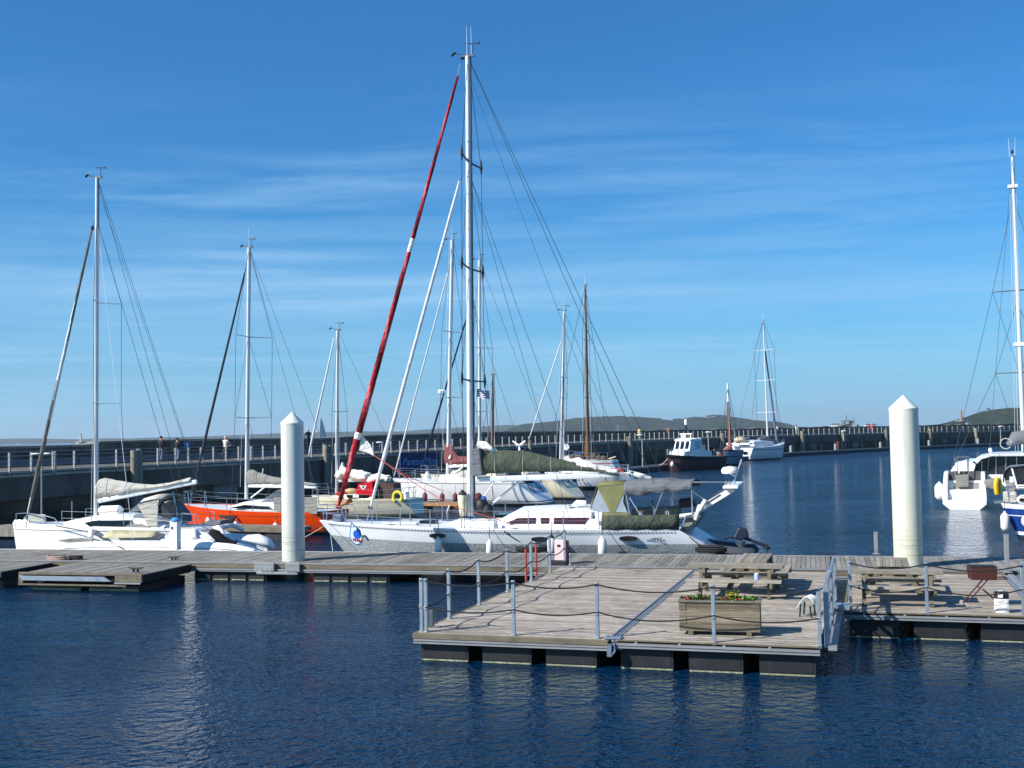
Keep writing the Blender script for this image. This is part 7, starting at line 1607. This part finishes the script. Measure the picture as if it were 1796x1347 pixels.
# ================================================================== catamaran on the right, stern towards us
LF = Fr((1692 - 898) / FPX * 62, 62.6, -24)          # local x right, local y away along the hulls
g = thing_fr('catamaran', LF, 'white cruising catamaran with dark cockpit enclosure and grey roof at right edge', 'catamaran')
def lhull(xc, w, nm):
    mb = MB(); rings = []
    for y, zt_, ww in ((0, .42, w), (.5, .46, w), (.52, .95, w), (1.1, 1.0, w), (1.12, 1.45, w), (3.0, 1.62, w * 1.02), (7, 1.75, w), (10.5, 1.85, w * .5), (12, 1.9, .06)):
        rings.append([(xc - ww, y, zt_), (xc - ww * .99, y, zt_ * .4 + .05), (xc - ww * .72, y + (.0 if y else .1), -.05), (xc - ww * .3, y, -.4), (xc + ww * .3, y, -.4), (xc + ww * .72, y, -.05), (xc + ww * .99, y, zt_ * .4 + .05), (xc + ww, y, zt_)])
    mb.loft(rings); return mb.build(nm, GEL, g, 25)
lhull(0, 1.12, 'hull'); lhull(5.6, 1.12, 'hull')
q = lambda u, v, y=0.: LF.p(u, v, y)
for xc in (0, 5.6):
    for s in (-1, 1):
        mb = MB(); mb.prism([(xc + s * 1.12, .46), (xc + s * .98, .46), (xc + s * .93, 1.9), (xc + s * 1.02, 1.9)], .3, 2.6) if False else mb.loft([[(xc + s * 1.14, .02, .44), (xc + s * .86, .02, .44), (xc + s * .86, .3, .44), (xc + s * 1.14, .3, .44)], [(xc + s * 1.05, .9, 1.95), (xc + s * .86, .9, 1.95), (xc + s * .86, 2.6, 1.95), (xc + s * 1.08, 2.6, 1.95)]]); mb.build('quarter_wing', GEL, g, 0, bevel=.03)
mb = MB(); mb.box(-.8, .8, .5, .56, .46, .95); mb.build('step_riser', GEL, g, 0)
mb = MB(); mb.box(-.55, .75, 1.09, 1.13, 1.0, 1.35); mb.build('transom_hatch', GREYCOVER2, g, 0)
mb = MB(); mb.box(1.14, 4.46, 1.6, 8, .95, 1.75); mb.build('bridge_deck', GEL, g, 0, bevel=.05)
mb = MB(); mb.prism([(q(1673, 835).x, q(1673, 835).z), (q(1698, 833).x, q(1698, 833).z), (q(1698, 855).x, q(1698, 855).z), (q(1677, 856).x, q(1677, 856).z)], .8, 1.05); mb.build('covered_grill', GREYCOVER2, g, 0, bevel=.05)
mb = MB(); a1, a2 = q(1678, 857, 1.2), q(1712, 868, 1.2); mb.box(a1.x, a2.x, 1.2, 1.5, 1.5, a1.z + .05); mb.build('stern_seat', GREYCOVER2, g, 0)
for u, y in ((1675, .8), (1699, .8), (1679, 1.8), (1697, 1.8)): tpx(g, 'davit_post', LF, [(u, 832, y), (u, 802, y)], .03, STEEL)
mb = MB(); a1, a2 = q(1677, 801, .7), q(1699, 804, .7); mb.box(a1.x, a2.x, .6, 2.0, a2.z, a1.z); mb.build('solar_panel', DARKALU, g, 0, bevel=.02)
tpx(g, 'davit_brace', LF, [(1682, 830, .8), (1686, 808, .8)], .04, WHITE)
mb = MB(); mb.box(-.84, .84, 1.14, 1.2, 1.46, 1.98); mb.build('cockpit_fill', M('dark_cockpit_interior', '#4a4c4e', .8, var=.3, scale=4), g, 0)  # flat dark panel stands in for the darkness of the cockpit interior
# saloon and enclosure
z0 = 1.72; rf = q(1720, 802, 2.2); zr = rf.z
mb = MB(); xr0, xr1 = q(1708, 815, 2.2).x, 7.2
mb.prism([(xr0 - .1, q(1708, 812, 2.2).z), (q(1716, 803, 2.2).x, q(1716, 801, 2.2).z), (q(1740, 797, 2.2).x, q(1740, 796.5, 2.2).z), (7.2, q(1740, 796, 2.2).z + .1), (7.2, q(1740, 800.5, 2.2).z), (q(1740, 800, 2.2).x, q(1740, 800, 2.2).z), (q(1722, 805, 2.2).x, q(1722, 805.5, 2.2).z), (xr0 + .2, q(1710, 813, 2.2).z)], 1.7, 7.5); mb.build('roof', M('pale_roof', '#cfd3d2', .4), g, 0, bevel=.03)
TINT = M('smoked_vinyl', '#2a2c33', .15, var=.5, scale=2)
mb = MB(); mb.prism([(q(1706, 831, 2.3).x, q(1706, 831, 2.3).z), (q(1712, 812, 2.3).x, q(1712, 812, 2.3).z), (q(1724, 806, 2.3).x, q(1724, 806, 2.3).z), (q(1742, 801, 2.3).x, q(1742, 801, 2.3).z), (7.0, q(1742, 801, 2.3).z), (7.0, q(1742, 834, 2.3).z), (q(1742, 836, 2.3).x, q(1742, 836, 2.3).z)], 2.3, 7.0); mb.build('enclosure', TINT, g, 0)
for u in (1722, 1747, 1764, 1783): tpx(g, 'enclosure_pole', LF, [(u, 838, 2.22), (u, interp([(1712, 812), (1742, 801), (1800, 800)], u), 2.22)], .028, STEEL)
house(g, 'saloon', [(q(1703, 833, 2).x, .0, .0, 1.6, 1.62), (q(1703, 833, 2).x + .02, 0.0, 0.0, 1.6, 1.63)], GEL) if False else None
mb = MB(); mb.loft([[(-1.0, 3.0, 1.6), (6.6, 3.0, 1.6), (6.6, 9, 1.7), (-1.0, 9, 1.7)], [(-.5, 3.2, 2.45), (6.1, 3.2, 2.45), (5.6, 8, 2.5), (0, 8, 2.5)]]); mb.build('saloon', GEL, g, 0, bevel=.1)
mb = MB(); mb.ball(q(1737, 790, 3), .11, .11, .16, 8); mb.tube([q(1737, 797, 3), q(1737, 790, 3)], .04, 6); mb.build('satellite_dome', WHITE, g)
mb = MB(); mb.prism([(q(1724, 842, .3).x, q(1724, 842, .3).z), (q(1745, 840, .3).x, q(1745, 840, .3).z), (q(1752, 846, .3).x, q(1752, 846, .3).z), (q(1744, 860, .3).x, q(1744, 860, .3).z), (q(1729, 855, .3).x, q(1729, 855, .3).z)], .0, 1.5); mb.build('dinghy_cover', GREYCOVER2, g, 0, bevel=.15)
LFm = Fr(*LF.w((q(1790, 780, 6).x, 6.2, 0)).xy, -12)
ma, mbp = mast(g, LF, (1796, 800), (1775.5, 275), .125, .08, y=5.5)
tp = []
def ly(u, v, y=5.5): return LF.p(u, v, y)
for v, u0, u1 in ((509, 1736, 1796), (653, 1741, 1796)):
    um = interp([(275, 1775.5), (800, 1796)], v); c = ly(um, v); pr = []
    for s in (-1, 1): e = c + Vector((s * 1.35, .2, 0)); mb = MB(); mb.tube([c, e], [.045, .03], 6); mb.build('spreader', DARKALU, g); pr.append(e)
    tp.append(pr)
top2 = ly(1777, 345)
for s in (0, 1):
    ch = Vector((-1.0 + 7.6 * s, 6.2, 1.75)); mb = MB(); mb.tube([top2, tp[0][s], ch + Vector((0, .3, 0))], .014, 5); mb.build('shroud', WIRE, g)
    mb = MB(); mb.tube([ly(1784, 530), tp[1][s], ch], .014, 5); mb.build('shroud', WIRE, g); stay(g, tp[0][s], ly(1790, 660), .012); stay(g, tp[1][s], ly(1792, 760) + Vector((-.3 + .6 * s, 0, 0)), .012)
masthead(g, mbp, .014, .7, False, 0)
for k in (-1, 1): qq = mbp + Vector((k * .14, 0, 0)); mb = MB(); mb.tube([qq, qq + Vector((k * .04, 0, 1.15))], [.018, .008], 5); mb.build('aerial', WIREW, g)
mb = MB(); mb.ball(mbp + Vector((0, 0, .3)), .08, .08, .12, 8); mb.build('tricolour_light', BLACK, g)
for v in (327, 604): c = ly(interp([(275, 1775.5), (800, 1796)], v) - 1, v); mb = MB(); mb.box(c.x - .28, c.x + .28, c.y - .15, c.y + .15, c.z - .1, c.z + .1); mb.build('mast_bracket', WHITE, g, 0, bevel=.03)
for du in (-10, -5, 6): stay(g, ly(1778, 340) + Vector((du * .02, -.1, 0)), ly(1791 + du, 795), .01, WIREW, 'halyard')
stay(g, mbp, LF.w((0, 0, 0)) * 0 + Vector((1.2, .8, 1.8)), .012, name='topping_lift')
mb = MB(); c = ly(1784, 770, 4.5); mb.tube([c + Vector((-.5, -.1, -.35)), c + Vector((-.1, 0, .05)), c + Vector((.5, .1, .1)), c + Vector((1.6, .2, -.1))], [.15, .4, .45, .3], 10); mb.build('stack_pack', GREYDARK, g, 60); mb = MB(); mb.tube([c + Vector((-.6 + .3 * math.cos(t_), -.3, -.25 + .3 * math.sin(t_))) for t_ in [i * .4 for i in range(15)]], .03, 6); mb.build('lazy_line', ROPEW, g)
fender('large white fender on the outer quarter of the right catamaran', LF, -1.32, .9, 1.35, 1.0, .26, FENW, None, line=.5)
qh = LF.p(1750, 854, -.5); mb = MB(); mb.tube([Vector((.22 * math.sin(th) * .6, 0, .42 * math.cos(th))) for th in [R(-150) + R(300) * i / 20 for i in range(21)]], .12, 8); o = mb.build('horseshoe_buoy', M('deep_yellow_foam', '#e8b512', .6)); o.matrix_world = Matrix.Translation(LF.w(qh)) @ Matrix.Rotation(R(25), 4, 'Z'); tag(o, 'deep yellow horseshoe lifebuoy at the bow of the blue boat, right', 'lifebuoy')
# ================================================================== navy hulled boat at the right edge
NF = Fr((1760 - 898) / FPX * 45.5, 46.3, -27)
NAVYH = M('royal_blue_hull', '#1d3f86', .2, var=.06)
N_ = thing_fr('sailboat', NF, 'royal blue hulled boat with white deck, its bow entering at the right edge', 'sailboat')
x0 = NF.p(1756, 889).x
SN = hull(N_, [(x0, 1.38, .06, -.4, .75), (x0 + 1.0, 1.33, .85, -.5, .4), (x0 + 3, 1.25, 1.55, -.5, .1), (x0 + 6, 1.2, 1.75, -.5, 0), (x0 + 9.5, 1.2, 1.4, -.3, 0)], [(1.18, 2), (.92, 0), (.885, 2), (.26, 0), (.12, 2), (.06, 0), (-.1, 1)], [NAVYH, ANTI, GEL], GEL, .5, 24)
house(N_, 'coachroof', [(x0 + 1.7, .5, .3, 1.28, 1.34), (x0 + 2.4, .85, .62, 1.26, 1.66), (x0 + 3.6, 1.1, .85, 1.24, 1.78), (x0 + 6, 1.2, .95, 1.22, 1.85)], GEL)
panel(N_, 'window', NF, [(1786, 878), (1790, 873), (1796, 874), (1796, 880)], -.82, DGLASS, .12)
for s in (-1, 1):
    mb = MB(); mb.tube([(x0 + 1.6, s * .95, 1.33), (x0 + 2.2, s * 1.0, 1.75), (x0 + 3.2, s * 1.1, 1.98), (x0 + 5, s * 1.3, 2.0)], .022, 6); mb.build('handrail', DARKALU, N_)
pulpit(N_, SN, x0 + .05, 1.1, .62); lifelines(N_, SN, x0 + 1.2, x0 + 7, 5, -1, .62, .014)
mb = MB(); mb.bar((x0 - .25, 0, 1.40), (x0 + .6, 0, 1.46), .12, .10); mb.build('bow_roller', STEEL, N_, 0); mb = MB(); mb.box(x0 + .1, x0 + .6, -.28, .1, 1.42, 1.85); mb.build('windlass', GREYCOVER, N_, 0, bevel=.05); mb = MB(); mb.ball((x0 + .9, -.5, 1.55), .3, .2, .2); mb.build('anchor_bag', GEL, N_)
panel(N_, 'sprayhood', NF, [(1760, 825), (1768, 818), (1812, 815), (1815, 850), (1764, 850)], 1.0, TINT, 1.6); tpx(N_, 'sprayhood_frame', NF, [(1760, 846, .95), (1761, 828, .95), (1768, 820, .95), (1815, 814, .95)], .035, NAVYP); tpx(N_, 'pole', NF, [(1775, 822, -.2), (1785, 858, -.4)], .035, WHITE)
panel(N_, 'deck_locker', NF, [(1764, 843), (1780, 843), (1782, 862), (1764, 862)], .6, GREYCOVER2, .8); tpx(N_, 'dorade', NF, [(1775, 846, .3), (1775, 836, .3)], .09, WHITE, 8)
q = NF.p(1749, 890, -.3); fender('long white fender beside the blue boat bow', NF, x0 + .15, -.42, 1.02, .75, .17, FENW, None, line=.5); fender('short round white fender on the blue boat bow', NF, x0 + .95, -1.02, .98, .48, .17, FENW, None, line=.45)
# birds? mooring lines and small things on the docks
rope_thing('dark diagonal mooring line from the orange boat to its finger pontoon', [OF.w((OF.p(408, 903, -1.3).x, -1.5, 1.05)), OF.w((OF.p(412, 928, -2.4).x, -2.7, .52))], .02, ROPE, .05)
c = FD.z(1337, 1028); o = thing('cup', 'pale blue cup standing on the bench of the crosswise table', 'cup', FD.w((FD.p(1328, 1013, T1[1] - .5).x, T1[1] - .62, .5 + .463)), 0); mb = MB(); mb.lathe([(.055, 0), (.06, .12), (.05, .14)], n=12); mb.build('cup', M('pale_blue_plastic', '#9db8d6', .4), o); mb = MB(); mb.lathe([(.056, .141), (.02, .16)], n=12); mb.build('lid', WHITE, o)
